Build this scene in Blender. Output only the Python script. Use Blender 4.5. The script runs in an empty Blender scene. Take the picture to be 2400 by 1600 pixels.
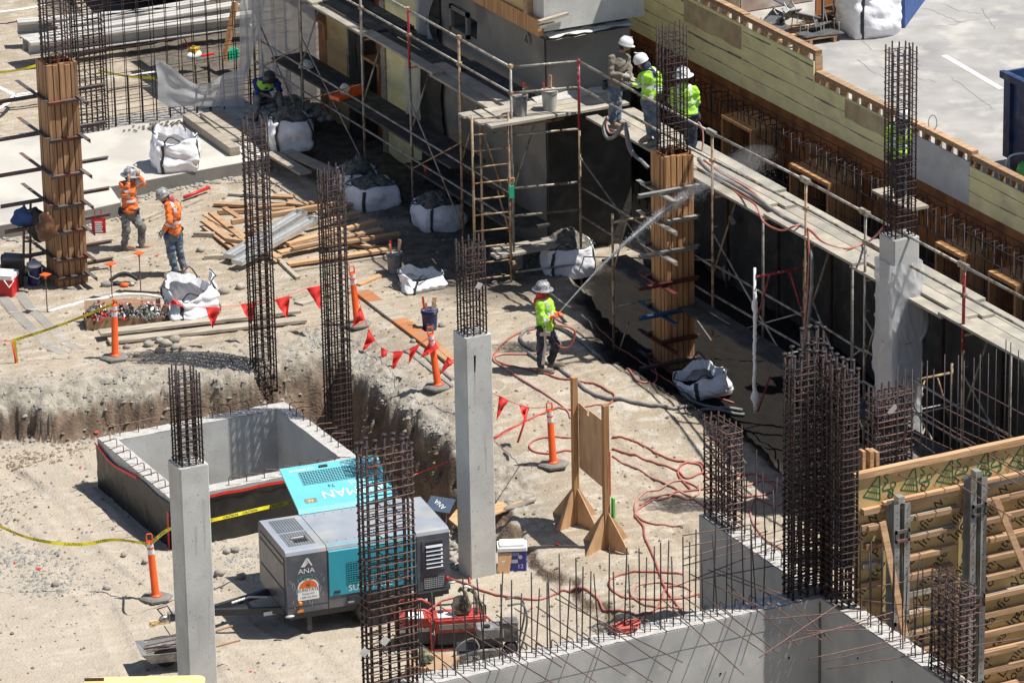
import bpy, math, random
import numpy as np
from mathutils import Vector, Matrix, noise
rnd = random.Random(7)
sc = bpy.context.scene
col = sc.collection
# ---------------------------------------------------------------- camera
FPX, TH, RO, PH = 11286.22, math.radians(20.27), math.radians(-1.076), math.radians(26.578)
DIST = FPX / 135.0
def _cam():
    c, s = math.cos(TH), math.sin(TH)
    f = np.array([0, c, -s]); r = np.array([1., 0, 0]); u = np.array([0, s, c])
    r2 = r*math.cos(RO)+u*math.sin(RO); u2 = -r*math.sin(RO)+u*math.cos(RO)
    M = np.array([[math.cos(PH), math.sin(PH), 0], [-math.sin(PH), math.cos(PH), 0], [0, 0, 1.]])
    return M@r2, M@u2, M@f
CR, CU, CF = _cam()
CC = -DIST*CF
cam = bpy.data.cameras.new('camera'); co = bpy.data.objects.new('camera', cam); col.objects.link(co)
cam.sensor_width = 36; cam.lens = 36*FPX/2400; cam.clip_start = 1; cam.clip_end = 6000
co.matrix_world = Matrix(((CR[0], CU[0], -CF[0], CC[0]), (CR[1], CU[1], -CF[1], CC[1]), (CR[2], CU[2], -CF[2], CC[2]), (0, 0, 0, 1)))
sc.camera = co
# ---------------------------------------------------------------- sky, sun, exposure
SUN = Vector((.44, -.26, 1.0)).normalized()
w = bpy.data.worlds.new('World'); sc.world = w; w.use_nodes = True
nt = w.node_tree; bg = nt.nodes['Background']
sk = nt.nodes.new('ShaderNodeTexSky'); sk.sky_type = 'NISHITA'; sk.sun_disc = False
sk.sun_elevation = math.asin(SUN.z); sk.sun_rotation = math.atan2(SUN.x, SUN.y)
nt.links.new(sk.outputs[0], bg.inputs[0]); bg.inputs[1].default_value = .07
sl = bpy.data.lights.new('sun', 'SUN'); sl.energy = 4.7; sl.angle = math.radians(.5); sl.color = (1, .965, .9)
so = bpy.data.objects.new('sun', sl); col.objects.link(so); so.rotation_euler = SUN.to_track_quat('Z', 'Y').to_euler(); so.location = (0, 0, 60)
sc.view_settings.view_transform = 'Standard'; sc.view_settings.look = 'None'; sc.view_settings.gamma = 1
sc.view_settings.exposure = .4
# ---------------------------------------------------------------- helpers
def ray(px, py): return CF+CR*(px-1200)/FPX-CU*(py-800)/FPX
def at(px, py, z=0.):
    d = ray(px, py); return CC+d*((z-CC[2])/d[2])
def atX(px, py, X):
    d = ray(px, py); return CC+d*((X-CC[0])/d[0])
def atY(px, py, Y):
    d = ray(px, py); return CC+d*((Y-CC[1])/d[1])
RD = np.array([math.cos(PH), -math.sin(PH), 0.])   # to the right of the view
AD = np.array([math.sin(PH), math.cos(PH), 0.])    # away from the view
def sst(a, b, x):
    t = np.clip((x-a)/(b-a), 0, 1); return t*t*(3-2*t)

class MB:
    def __init__(s): s.v = []; s.f = []; s.m = []; s.mi = 0
    def add(s, vs, fs):
        n = len(s.v); s.v.extend([tuple(map(float, p)) for p in vs])
        s.f.extend([tuple(i+n for i in f) for f in fs]); s.m.extend([s.mi]*len(fs)); return s
    def box(s, lo, hi, rz=0, c=None, rx=0, ry=0):
        x0, y0, z0 = lo; x1, y1, z1 = hi
        vs = [(x0,y0,z0),(x1,y0,z0),(x1,y1,z0),(x0,y1,z0),(x0,y0,z1),(x1,y0,z1),(x1,y1,z1),(x0,y1,z1)]
        if rz or rx or ry or c is not None:
            R = Matrix.Rotation(rz,3,'Z')@Matrix.Rotation(ry,3,'Y')@Matrix.Rotation(rx,3,'X'); c = Vector(c if c is not None else (0,0,0))
            vs = [R@Vector(v)+c for v in vs]
        return s.add(vs, [(0,3,2,1),(4,5,6,7),(0,1,5,4),(1,2,6,5),(2,3,7,6),(3,0,4,7)])
    def beam(s, a, b, w, h, up=(0,0,1), taper=1):
        a = Vector(a); b = Vector(b); d = (b-a).normalized(); up = Vector(up)
        if abs(d.dot(up)) > .98: up = Vector((1,0,0))
        r = d.cross(up).normalized()*w/2; u = r.cross(d).normalized()*h/2
        vs = [a-r-u, a+r-u, a+r+u, a-r+u, b-r*taper-u*taper, b+r*taper-u*taper, b+r*taper+u*taper, b-r*taper+u*taper]
        return s.add(vs, [(0,1,2,3),(7,6,5,4),(0,4,5,1),(1,5,6,2),(2,6,7,3),(3,7,4,0)])
    def tube(s, pts, r, n=6, closed=False, caps=True):
        P = [Vector(p) for p in pts]; N = len(P); vs = []; rr = r if isinstance(r, (list, tuple)) else [r]*N
        prev = None
        for i, p in enumerate(P):
            a = P[(i-1) % N] if (closed or i > 0) else p; b = P[(i+1) % N] if (closed or i < N-1) else p
            t = (b-a); t = t.normalized() if t.length > 1e-9 else Vector((0,0,1))
            if prev is None:
                q = Vector((0,0,1)) if abs(t.z) < .9 else Vector((1,0,0)); q = (q-t*q.dot(t)).normalized()
            else:
                q = prev-t*prev.dot(t); q = q.normalized() if q.length > 1e-6 else t.orthogonal().normalized()
            prev = q; o = t.cross(q)
            for k in range(n):
                an = 2*math.pi*k/n; vs.append(p+(q*math.cos(an)+o*math.sin(an))*rr[i])
        fs = []
        for i in range(N if closed else N-1):
            j = (i+1) % N
            for k in range(n):
                l = (k+1) % n; fs.append((i*n+k, i*n+l, j*n+l, j*n+k))
        if caps and not closed: fs += [tuple(range(n))[::-1], tuple((N-1)*n+k for k in range(n))]
        return s.add(vs, fs)
    def lathe(s, prof, n=16, c=(0,0,0), R=None):
        vs = []; c = Vector(c)
        for (r, z) in prof:
            for k in range(n):
                an = 2*math.pi*k/n; v = Vector((r*math.cos(an), r*math.sin(an), z)); vs.append((R@v if R else v)+c)
        fs = []
        for i in range(len(prof)-1):
            for k in range(n):
                l = (k+1) % n; fs.append((i*n+k, i*n+l, (i+1)*n+l, (i+1)*n+k))
        fs += [tuple(range(n))[::-1], tuple((len(prof)-1)*n+k for k in range(n))]
        return s.add(vs, fs)
    def ell(s, c, r, n=12, m=8, R=None):
        vs = []; c = Vector(c)
        for i in range(m+1):
            ph = math.pi*i/m
            for k in range(n):
                an = 2*math.pi*k/n; v = Vector((r[0]*math.sin(ph)*math.cos(an), r[1]*math.sin(ph)*math.sin(an), r[2]*math.cos(ph)))
                vs.append((R@v if R else v)+c)
        fs = [(i*n+k, (i+1)*n+k, (i+1)*n+(k+1) % n, i*n+(k+1) % n) for i in range(m) for k in range(n)]
        return s.add(vs, fs)
    def prism(s, pts, z0, z1):
        n = len(pts); vs = [(p[0], p[1], z0) for p in pts]+[(p[0], p[1], z1) for p in pts]
        return s.add(vs, [tuple(range(n))[::-1], tuple(range(n, 2*n))]+[(i, (i+1) % n, n+(i+1) % n, n+i) for i in range(n)])
    def grid(s, fn, nu, nv):
        vs = [fn(i/nu, j/nv) for j in range(nv+1) for i in range(nu+1)]
        return s.add(vs, [(j*(nu+1)+i, j*(nu+1)+i+1, (j+1)*(nu+1)+i+1, (j+1)*(nu+1)+i) for j in range(nv) for i in range(nu)])
    def xf(s, M):
        s.v = [tuple(M@Vector(p)) for p in s.v]; return s
    def mesh(s, name, mats, smooth=False, off=None):
        me = bpy.data.meshes.new(name)
        v = s.v if off is None else [(p[0]-off[0], p[1]-off[1], p[2]-off[2]) for p in s.v]
        me.from_pydata(v, [], s.f); mats = mats if isinstance(mats, (list, tuple)) else [mats]
        for m in mats: me.materials.append(m)
        if len(mats) > 1: me.polygons.foreach_set('material_index', s.m)
        if smooth: me.polygons.foreach_set('use_smooth', [True]*len(me.polygons))
        me.update(); return me
    def build(s, name, mats, parent=None, smooth=False, label=None, loc=None):
        o = bpy.data.objects.new(name, s.mesh(name, mats, smooth, org(parent))); col.objects.link(o)
        if parent: o.parent = parent
        if label: o['label'] = label
        if loc is not None: o.location = loc
        return o
ORG = {}
def org(p):
    while p is not None:
        if p.name in ORG: return ORG[p.name]
        p = p.parent
    return None
def thing(name, label, cat, loc=(0,0,0), rz=0, group=None, world=False):
    o = bpy.data.objects.new(name, None); col.objects.link(o); o.empty_display_size = .1
    o.location = Vector([float(q) for q in loc]); o.rotation_euler = (0, 0, rz); o['label'] = label; o['category'] = cat
    if group: o['group'] = group
    if world: ORG[o.name] = tuple(float(q) for q in loc)
    return o
def tag(o, label, cat, group=None):
    o['label'] = label; o['category'] = cat
    if group: o['group'] = group
    return o
def struct(o): o['kind'] = 'structure'; return o
def stuff(o): o['kind'] = 'stuff'; return o
def inst(name, me, parent, loc, rot=(0,0,0), scale=(1,1,1), label=None):
    o = bpy.data.objects.new(name, me); col.objects.link(o); o.parent = parent
    g = org(parent) or (0,0,0)
    o.location = (loc[0]-g[0], loc[1]-g[1], loc[2]-g[2]); o.rotation_euler = rot; o.scale = scale
    if label: o['label'] = label
    return o
def copy_tree(o, parent=None):
    c = o.copy(); col.objects.link(c)
    if parent: c.parent = parent
    for ch in list(o.children): copy_tree(ch, c)
    return c
# ---------------------------------------------------------------- materials
def pm(name, c, rough=.8, var=.18, scale=6., bump=.15, bscale=60., metal=0., c2=None, c2t=.55, c2s=3., stretch=(1,1,1), objrand=0., coords='Object', trans=0., alpha=1., spec=.5, detail=6, c3=None, c3t=.62, c3s=9., sheen=0.):
    m = bpy.data.materials.new(name); m.use_nodes = True; n = m.node_tree; N = n.nodes; L = n.links
    b = N['Principled BSDF']; b.inputs['Roughness'].default_value = rough; b.inputs['Metallic'].default_value = metal
    b.inputs['Specular IOR Level'].default_value = spec; b.inputs['Alpha'].default_value = alpha
    b.inputs['Transmission Weight'].default_value = trans
    tc = N.new('ShaderNodeTexCoord'); mp = N.new('ShaderNodeMapping'); mp.inputs['Scale'].default_value = stretch
    if coords == 'World':
        g = N.new('ShaderNodeNewGeometry'); L.new(g.outputs['Position'], mp.inputs[0])
    else: L.new(tc.outputs['Object'], mp.inputs[0])
    src = mp.outputs[0]
    if objrand:
        oi = N.new('ShaderNodeObjectInfo'); vm = N.new('ShaderNodeVectorMath'); vm.operation = 'ADD'
        sc_ = N.new('ShaderNodeVectorMath'); sc_.operation = 'SCALE'; sc_.inputs['Scale'].default_value = 37.
        cx = N.new('ShaderNodeCombineXYZ')
        for k in range(3): L.new(oi.outputs['Random'], cx.inputs[k])
        L.new(cx.outputs[0], sc_.inputs[0]); L.new(src, vm.inputs[0]); L.new(sc_.outputs[0], vm.inputs[1]); src = vm.outputs[0]
    def nz(s, d=detail):
        t = N.new('ShaderNodeTexNoise'); t.inputs['Scale'].default_value = s; t.inputs['Detail'].default_value = d; L.new(src, t.inputs[0]); return t
    t1 = nz(scale)
    mr = N.new('ShaderNodeMapRange'); mr.inputs[1].default_value = .3; mr.inputs[2].default_value = .7; mr.inputs[3].default_value = 1-var; mr.inputs[4].default_value = 1+var
    L.new(t1.outputs[0], mr.inputs[0]); fac = mr.outputs[0]
    if objrand:
        mm = N.new('ShaderNodeMapRange'); mm.inputs[3].default_value = 1-objrand; mm.inputs[4].default_value = 1+objrand; L.new(oi.outputs['Random'], mm.inputs[0])
        mu = N.new('ShaderNodeMath'); mu.operation = 'MULTIPLY'; L.new(fac, mu.inputs[0]); L.new(mm.outputs[0], mu.inputs[1]); fac = mu.outputs[0]
    base = None
    def mixc(prev, c2_, t_, s_):
        t2 = nz(s_, 8); r2 = N.new('ShaderNodeMapRange'); r2.inputs[1].default_value = t_-.06; r2.inputs[2].default_value = t_+.06; L.new(t2.outputs[0], r2.inputs[0])
        mx = N.new('ShaderNodeMix'); mx.data_type = 'RGBA'; L.new(r2.outputs[0], mx.inputs[0])
        if prev is None: mx.inputs[6].default_value = (*c, 1)
        else: L.new(prev, mx.inputs[6])
        mx.inputs[7].default_value = (*c2_, 1); return mx.outputs[2]
    if c2: base = mixc(None, c2, c2t, c2s)
    if c3: base = mixc(base, c3, c3t, c3s)
    hs = N.new('ShaderNodeVectorMath'); hs.operation = 'SCALE'; L.new(fac, hs.inputs['Scale'])
    if base is None: hs.inputs[0].default_value = c
    else: L.new(base, hs.inputs[0])
    L.new(hs.outputs[0], b.inputs['Base Color'])
    if bump:
        t3 = nz(bscale, 4); bp = N.new('ShaderNodeBump'); bp.inputs['Strength'].default_value = min(1, bump); bp.inputs['Distance'].default_value = .02*max(1, bump)
        L.new(t3.outputs[0], bp.inputs['Height']); L.new(bp.outputs[0], b.inputs['Normal'])
    return m
M = {}
M['rebar'] = pm('rebar_steel', (.032,.024,.026), .6, .35, 30, .4, 250, .35, c2=(.075,.036,.028), c2t=.56, c2s=7, objrand=.25)
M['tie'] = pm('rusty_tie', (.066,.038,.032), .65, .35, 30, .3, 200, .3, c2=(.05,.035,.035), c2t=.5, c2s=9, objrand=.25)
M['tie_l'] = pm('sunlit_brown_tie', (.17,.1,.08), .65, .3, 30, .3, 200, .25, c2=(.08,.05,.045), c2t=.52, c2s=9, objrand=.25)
M['bar_dark'] = pm('bare_steel_bar', (.055,.045,.048), .5, .3, 20, .3, 200, .5, objrand=.2)
M['bar_rust'] = pm('rusted_bar', (.17,.1,.08), .7, .3, 20, .3, 200, .2, objrand=.2)
M['conc'] = pm('cast_concrete', (.56,.555,.525), .85, .1, 2.2, .25, 90, c2=(.49,.485,.46), c2t=.56, c2s=1.3, c3=(.36,.355,.34), c3t=.67, c3s=22, coords='World')
M['conc_d'] = pm('grey_wall_concrete', (.42,.415,.395), .85, .12, 1.6, .25, 90, c2=(.34,.34,.335), c2t=.55, c2s=1.1, c3=(.48,.47,.44), c3t=.64, c3s=3, coords='World')
M['conc_top'] = pm('rough_concrete_top', (.5,.48,.45), .95, .2, 14, .9, 60, coords='World')
M['slab'] = pm('slab_concrete', (.52,.49,.44), .9, .1, 1.1, .3, 60, c2=(.44,.41,.37), c2t=.55, c2s=.8, coords='World')
M['slab_edge'] = pm('slab_edge_concrete', (.2,.19,.175), .9, .15, 2, .4, 60, coords='World')
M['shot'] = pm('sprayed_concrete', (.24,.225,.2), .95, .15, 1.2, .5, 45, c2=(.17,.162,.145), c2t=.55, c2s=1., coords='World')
M['shot_dark'] = pm('wet_shaded_sprayed_concrete', (.045,.043,.038), .9, .25, 2, .8, 30, c2=(.065,.062,.054), c2t=.55, c2s=3, coords='World')  # dark for wet spray, and for shade painted on block and recess
M['ply'] = pm('form_plywood', (.56,.4,.18), .6, .12, 2.5, .1, 60, c2=(.48,.32,.13), c2t=.58, c2s=1.5, stretch=(1,.6,2.5), coords='World')
M['ply_y'] = pm('yellow_form_panel', (.88,.8,.42), .65, .1, 2, .1, 60, c2=(.8,.66,.38), c2t=.6, c2s=1.3, c3=(.9,.85,.5), c3t=.6, c3s=2.5, stretch=(1,1,2.), coords='World')
M['ply_o'] = pm('orange_form_plywood', (.33,.125,.04), .7, .3, 3, .2, 60, c2=(.2,.075,.03), c2t=.55, c2s=2, coords='World')
M['ply_d'] = pm('shade_darkened_plywood', (.035,.022,.016), .8, .4, 3, .3, 40, c2=(.07,.035,.02), c2t=.56, c2s=2, coords='World')  # orange plywood darkened to carry the shade behind the mat
M['ply_g'] = pm('grey_form_panel', (.6,.59,.6), .6, .1, 3, .15, 50, c2=(.5,.49,.5), c2t=.6, c2s=2, coords='World')
def wood(name, c, c2, axis=0, objrand=.2, var=.22, rough=.75):
    st = [9., 9., 9.]; st[axis] = .7
    return pm(name, c, rough, var, 3., .25, 14, c2=c2, c2t=.56, c2s=1.6, stretch=tuple(st), objrand=objrand)
M['w_x'] = wood('fresh_lumber_lengthwise', (.50,.31,.17), (.42,.24,.12))
M['w_z'] = wood('form_lumber_upright', (.35,.195,.1), (.26,.135,.065), 2)
M['w_zo'] = wood('orange_form_lumber', (.44,.235,.1), (.33,.16,.065), 2)
M['w_red'] = wood('reddish_lumber', (.43,.275,.16), (.34,.2,.11), 0)
M['plank'] = wood('weathered_plank', (.4,.35,.28), (.3,.26,.2), 0, .12)
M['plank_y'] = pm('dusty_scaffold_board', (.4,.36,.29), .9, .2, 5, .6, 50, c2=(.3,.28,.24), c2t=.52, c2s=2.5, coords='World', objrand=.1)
M['plank_d'] = pm('wet_shaded_scaffold_board', (.05,.048,.045), .75, .3, 4, .9, 40, c2=(.1,.095,.085), c2t=.55, c2s=3, coords='World', objrand=.1)  # dark tone holds both wet timber and painted shade
M['steel'] = pm('galvanised_steel', (.42,.42,.4), .45, .2, 8, .15, 80, .5, c2=(.3,.27,.23), c2t=.6, c2s=4, objrand=.1)
M['pipe'] = pm('scaffold_pipe', (.36,.34,.31), .5, .25, 9, .3, 90, .35, c2=(.2,.14,.09), c2t=.56, c2s=6, objrand=.15)
M['pipe_r'] = pm('rusty_scaffold_pipe', (.42,.31,.19), .7, .3, 9, .3, 90, .1, c2=(.22,.12,.07), c2t=.55, c2s=7, objrand=.15)
M['pipe_red'] = pm('red_scaffold_pipe', (.32,.03,.035), .5, .3, 10, .3, 90, .1, c2=(.35,.3,.28), c2t=.62, c2s=12)
M['angle'] = pm('drilled_angle_iron', (.13,.115,.11), .6, .3, 8, .3, 80, .3, c2=(.2,.075,.055), c2t=.55, c2s=2, objrand=.3)
M['alu'] = pm('bright_aluminium', (.56,.57,.57), .38, .1, 8, .1, 80, .6)
M['asph'] = pm('worn_parking_paving', (.34,.325,.305), .95, .14, 1.6, .3, 120, c2=(.3,.29,.285), c2t=.52, c2s=.7, c3=(.43,.41,.37), c3t=.57, c3s=1.4, coords='World')
M['white'] = pm('white_marking', (.78,.78,.76), .8, .1, 10, .2, 60, coords='World')
M['chalk'] = pm('chalk_line', (.8,.79,.76), .95, .15, 8, .3, 60, coords='World')
M['black'] = pm('black_rubber', (.02,.02,.022), .6, .2, 10, .2, 80)
M['dark'] = pm('dark_paint', (.035,.037,.042), .45, .15, 6, .08, 60)
M['red'] = pm('red_plastic', (.55,.02,.018), .45, .1, 6, .05, 60)
M['orange'] = pm('orange_plastic', (.85,.12,.02), .5, .08, 6, .05, 60)
M['refl'] = pm('reflective_band', (.62,.66,.7), .35, .06, 20, .05, 90)
M['flag'] = pm('red_vinyl_flag', (.72,.035,.025), .5, .1, 12, .25, 40)
M['hose_r'] = pm('red_rubber_hose', (.42,.12,.09), .55, .15, 5, .1, 60, c2=(.5,.2,.16), c2t=.56, c2s=2)
M['hose_p'] = pm('faded_pink_hose', (.5,.26,.22), .6, .15, 5, .1, 60, c2=(.4,.17,.15), c2t=.56, c2s=2)
M['hose_g'] = pm('grey_rubber_hose', (.17,.175,.18), .6, .15, 4, .15, 60, c2=(.27,.26,.24), c2t=.55, c2s=3)
M['bagw'] = pm('white_woven_bag', (.82,.82,.84), .7, .05, 4, .5, 18)
M['strap'] = pm('dark_strap', (.04,.042,.05), .7, .2, 12, .2, 60)
M['rubble'] = pm('grey_rubble', (.17,.16,.135), .95, .4, 14, 1., 35, c2=(.1,.095,.085), c2t=.52, c2s=9, coords='World')
M['rock'] = pm('cobble_stone', (.33,.3,.26), .9, .2, 6, .5, 40, c2=(.25,.22,.18), c2t=.55, c2s=4, objrand=.25)
M['concrete_lump'] = pm('grey_lump', (.36,.345,.31), .95, .25, 9, .8, 40, objrand=.2)
M['brownlump'] = pm('clod', (.24,.18,.12), .95, .25, 9, .8, 40, objrand=.2)
# ================================================================ ground
def poly(px, z=0.): return np.array([at(a, b, z)[:2] for a, b in px])
def sdist(P, X, Y):
    """signed distance to polygon (negative inside), vectorised"""
    n = len(P); d = np.full(X.shape, 1e9); ins = np.zeros(X.shape, bool)
    for i in range(n):
        x0, y0 = P[i]; x1, y1 = P[(i+1) % n]; ex, ey = x1-x0, y1-y0
        t = np.clip(((X-x0)*ex+(Y-y0)*ey)/(ex*ex+ey*ey), 0, 1)
        d = np.minimum(d, (X-x0-t*ex)**2+(Y-y0-t*ey)**2)
        c = ((y0 > Y) != (y1 > Y)) & (X < (ex*(Y-y0)/(ey+1e-12)+x0)); ins ^= c
    d = np.sqrt(d); return np.where(ins, -d, d)
_T = {}
def _tab(k):
    if k not in _T: _T[k] = np.random.RandomState(k).rand(128, 128)
    return _T[k]
def vnoise(X, Y, s, seed=0, oct=4):
    out = np.zeros(X.shape); amp = 1.; tot = 0
    for o in range(oct):
        T = _tab(seed+o*13)
        x = X*s; y = Y*s; xi = np.floor(x).astype(int); yi = np.floor(y).astype(int)
        fx = x-xi; fy = y-yi; fx = fx*fx*(3-2*fx); fy = fy*fy*(3-2*fy)
        g = lambda a, b: T[a % 128, b % 128]
        v = g(xi,yi)*(1-fx)*(1-fy)+g(xi+1,yi)*fx*(1-fy)+g(xi,yi+1)*(1-fx)*fy+g(xi+1,yi+1)*fx*fy
        out += amp*(v*2-1); tot += amp; amp *= .5; s *= 2.03
    return out/tot
PIT = poly([(-500, 930), (0, 905), (120, 912), (250, 885), (400, 872), (560, 848), (735, 806), (815, 792), (848, 838), (893, 880), (968, 935), (1044, 985), (1120, 1040), (1175, 1075), (1200, 1112)])
PIT = np.vstack([PIT, [at(1235, 1260, -.8)[:2], at(1366, 1375, -.8)[:2], at(1500, 1480, -.8)[:2]], [[-2, -14], [-14, -34], [-60, -34], [-60, 20]]])
RUTS = [[tuple(at(a, b, -.9)[:2]) for a, b in L_] for L_ in ([(-60, 1120), (120, 1230), (330, 1420), (420, 1620)], [(80, 1080), (200, 1180), (300, 1300), (560, 1480), (760, 1640)], [(1560, 1420), (1500, 1250), (1440, 1130), (1250, 980)], [(1740, 1260), (1560, 1140), (1400, 1040)])]
def base_h(X, Y):
    n1 = vnoise(X, Y, .45, 3); n2 = vnoise(X, Y, 2.2, 5); n3 = vnoise(X, Y, 9, 9)
    dp = sdist(PIT, X, Y)
    jag = vnoise(X, Y, 1.9, 21)*.3+vnoise(X, Y, 6., 25)*.13
    right = -.72*sst(-2.0, -7.0, Y)*1.0
    h = np.where(X > -30, right, 0.)
    h = h*sst(-6.5, -4.5, X)                       # bench on the left stays high
    sf = .3-.22*sst(-7.2, -5.2, X); k = sf*sst(.3, -.2, dp+jag*.6)+(1-sf)*sst(-.16+.14*sst(-7.2, -5.2, X), -.36, dp+jag)
    slump = -.14*sst(.9, 0, dp)*(1-k)
    h = h*(1-k)+(-.9)*k+slump*sst(-.2, -.6, -.9-h+0*X+.5*0)*0+slump*(h > -.4)
    berm = .10*np.exp(-((dp-.28)/.16)**2)*(Y < -6.)*(Y > -12)*(X > -5)
    h = h-.55*sst(-.3, -.5, dp+jag)*sst(-1.35, -.95, dp)*sst(-5.3, -4.4, X)*sst(-6.6, -5.2, Y)*(Y < 4)
    # shallow drop towards the shaded foot of the long wall
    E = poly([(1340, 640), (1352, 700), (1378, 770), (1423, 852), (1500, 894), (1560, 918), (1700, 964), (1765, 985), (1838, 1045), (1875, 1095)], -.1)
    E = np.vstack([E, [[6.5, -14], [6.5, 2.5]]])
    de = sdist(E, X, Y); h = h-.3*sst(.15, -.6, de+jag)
    # basements either side of the foreground walls
    d1 = sdist(np.array([[-60, -13.9], [-1.95, -13.9], [-1.95, -60], [-60, -60]]), X, Y)
    d2 = sdist(np.array([[-1.95, -60], [-1.95, -12.4], [.2, -11.2], [3.2, -8.9], [6.4, -8.9], [6.4, -60]]), X, Y)
    h = np.where((d1 < 0) | (d2 < 0), -4.2, h)
    d3 = sdist(np.array([[-7.9, -3.6], [-4.75, -3.6], [-4.75, -.75], [-7.9, -.75]]), X, Y); h = np.where(d3 < 0, -4.2, h)
    # mud heap by the ladder, spoil and slope foot
    a = at(1265, 590)
    h = h+.28*np.exp(-(((X-a[0])/.55)**2+((Y-a[1])/.5)**2))
    a = at(640, 935, -.9)
    h = h+.25*np.exp(-(((X-a[0])/1.6)**2+((Y-a[1]-.9)/.35)**2))*k
    flat = np.clip(sst(.0, .5, np.abs(dp))+.0, 0, 1)
    rough = .035*n1+.02*n2+.007*n3
    edge = np.exp(-(dp/.55)**2)*sst(-1.2, -.4, h+.01)*(Y > -6.5)
    h = h+rough+edge*(.09*vnoise(X, Y, 3.2, 41)+.06*vnoise(X, Y, 9., 43))
    for RP in RUTS:
        for q in range(len(RP)-1):
            (x0, y0), (x1, y1) = RP[q], RP[q+1]; ex, ey = x1-x0, y1-y0; L2 = ex*ex+ey*ey; t = ((X-x0)*ex+(Y-y0)*ey)/L2; dd = ((X-x0)*ey-(Y-y0)*ex)/math.sqrt(L2)+.06*vnoise(X, Y, .8, 55, 2)
            inn = (t > 0)*(t < 1)
            for o_ in (-.55, .55):
                e_ = np.abs(dd-o_); h = h-inn*(.026*sst(.2, .08, e_)*(.75+.25*np.sin(t*math.sqrt(L2)*42+dd*20))-.014*np.exp(-((e_-.23)/.05)**2))
    fp = vnoise(X, Y, 4.2, 66, 2); h = h-.014*sst(.34, .5, fp)
    lump = sst(.35, .6, vnoise(X, Y, 1.6, 77))*(.02+.05*np.exp(-(dp/1.2)**2))*np.clip(vnoise(X, Y, 11, 78, 2)+.3, 0, 1)
    mud = np.maximum(sst(2.6, .6, np.hypot(X-1.2, (Y-4.4)*.62)), sst(.5, -.5, de+jag*2)*.95)
    mud = np.maximum(mud, sst(.2, 1.2, X)*sst(6.2, 7.2, Y)*(Y < 40))
    h = h+lump+mud*.05*vnoise(X, Y, 5, 91)
    masks = (k*(h < -.2), edge, mud, de)
    return h, masks, dp
def gh(x, y):
    h, m, d = base_h(np.array([float(x)]), np.array([float(y)])); return float(h[0])
def gat(px, py, it=4):
    """the point on the ground under a picture position"""
    z = -.3
    for _ in range(it+3):
        p = at(px, py, z); z = .5*z+.5*gh(p[0], p[1])
    return np.array([p[0], p[1], gh(p[0], p[1])])
def axisvals(lo, hi, a, b, fine, coarse=1.28):
    v = list(np.arange(a, b+1e-6, fine)); s = fine
    while v[-1] < hi: s *= coarse; v.append(min(v[-1]+s, hi))
    s = fine
    while v[0] > lo: s *= coarse; v.insert(0, max(v[0]-s, lo))
    return np.array(v)
gx = axisvals(-2500, 2500, -14.5, 6.2, .055); gy = axisvals(-2500, 2500, -17, 15.5, .06)
GX, GY = np.meshgrid(gx, gy)
H, (mp_, me_, mm_, de_), DP = base_h(GX, GY)
nx, ny = len(gx), len(gy)
def gh(x, y):
    i = min(max(int(np.searchsorted(gx, x))-1, 0), nx-2); j = min(max(int(np.searchsorted(gy, y))-1, 0), ny-2)
    u = (x-gx[i])/(gx[i+1]-gx[i]); v = (y-gy[j])/(gy[j+1]-gy[j])
    return float(H[j,i]*(1-u)*(1-v)+H[j,i+1]*u*(1-v)+H[j+1,i]*(1-u)*v+H[j+1,i+1]*u*v)
V = np.stack([GX.ravel(), GY.ravel(), H.ravel()], 1)
idx = np.arange(nx*ny).reshape(ny, nx)
F = np.stack([idx[:-1,:-1], idx[:-1,1:], idx[1:,1:], idx[1:,:-1]], -1).reshape(-1, 4)
me = bpy.data.meshes.new('ground'); me.vertices.add(len(V)); me.vertices.foreach_set('co', V.ravel())
me.loops.add(F.size); me.loops.foreach_set('vertex_index', F.ravel()); me.polygons.add(len(F))
me.polygons.foreach_set('loop_start', np.arange(0, F.size, 4)); me.polygons.foreach_set('loop_total', np.full(len(F), 4)); me.update(calc_edges=True)
for nm, arr in (('hgt', sst(-.44, -.32, H+.07*vnoise(GX, GY, 2.4, 88))), ('mud', mm_), ('edge', np.clip(me_, 0, 1)), ('wet_shade', sst(.3, -.3, de_+.3*vnoise(GX, GY, 1.6, 61)+.14*vnoise(GX, GY, 7, 62))), ('slope', np.clip(np.hypot(*np.gradient(H, gy, gx))*.9, 0, 1)*(de_ > .4)), ('low', sst(.2, -.5, DP))):  # the mask built from de_ and noise marks ground painted as shade
    a = me.attributes.new(nm, 'FLOAT', 'POINT'); a.data.foreach_set('value', arr.ravel().astype(np.float32))
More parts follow.
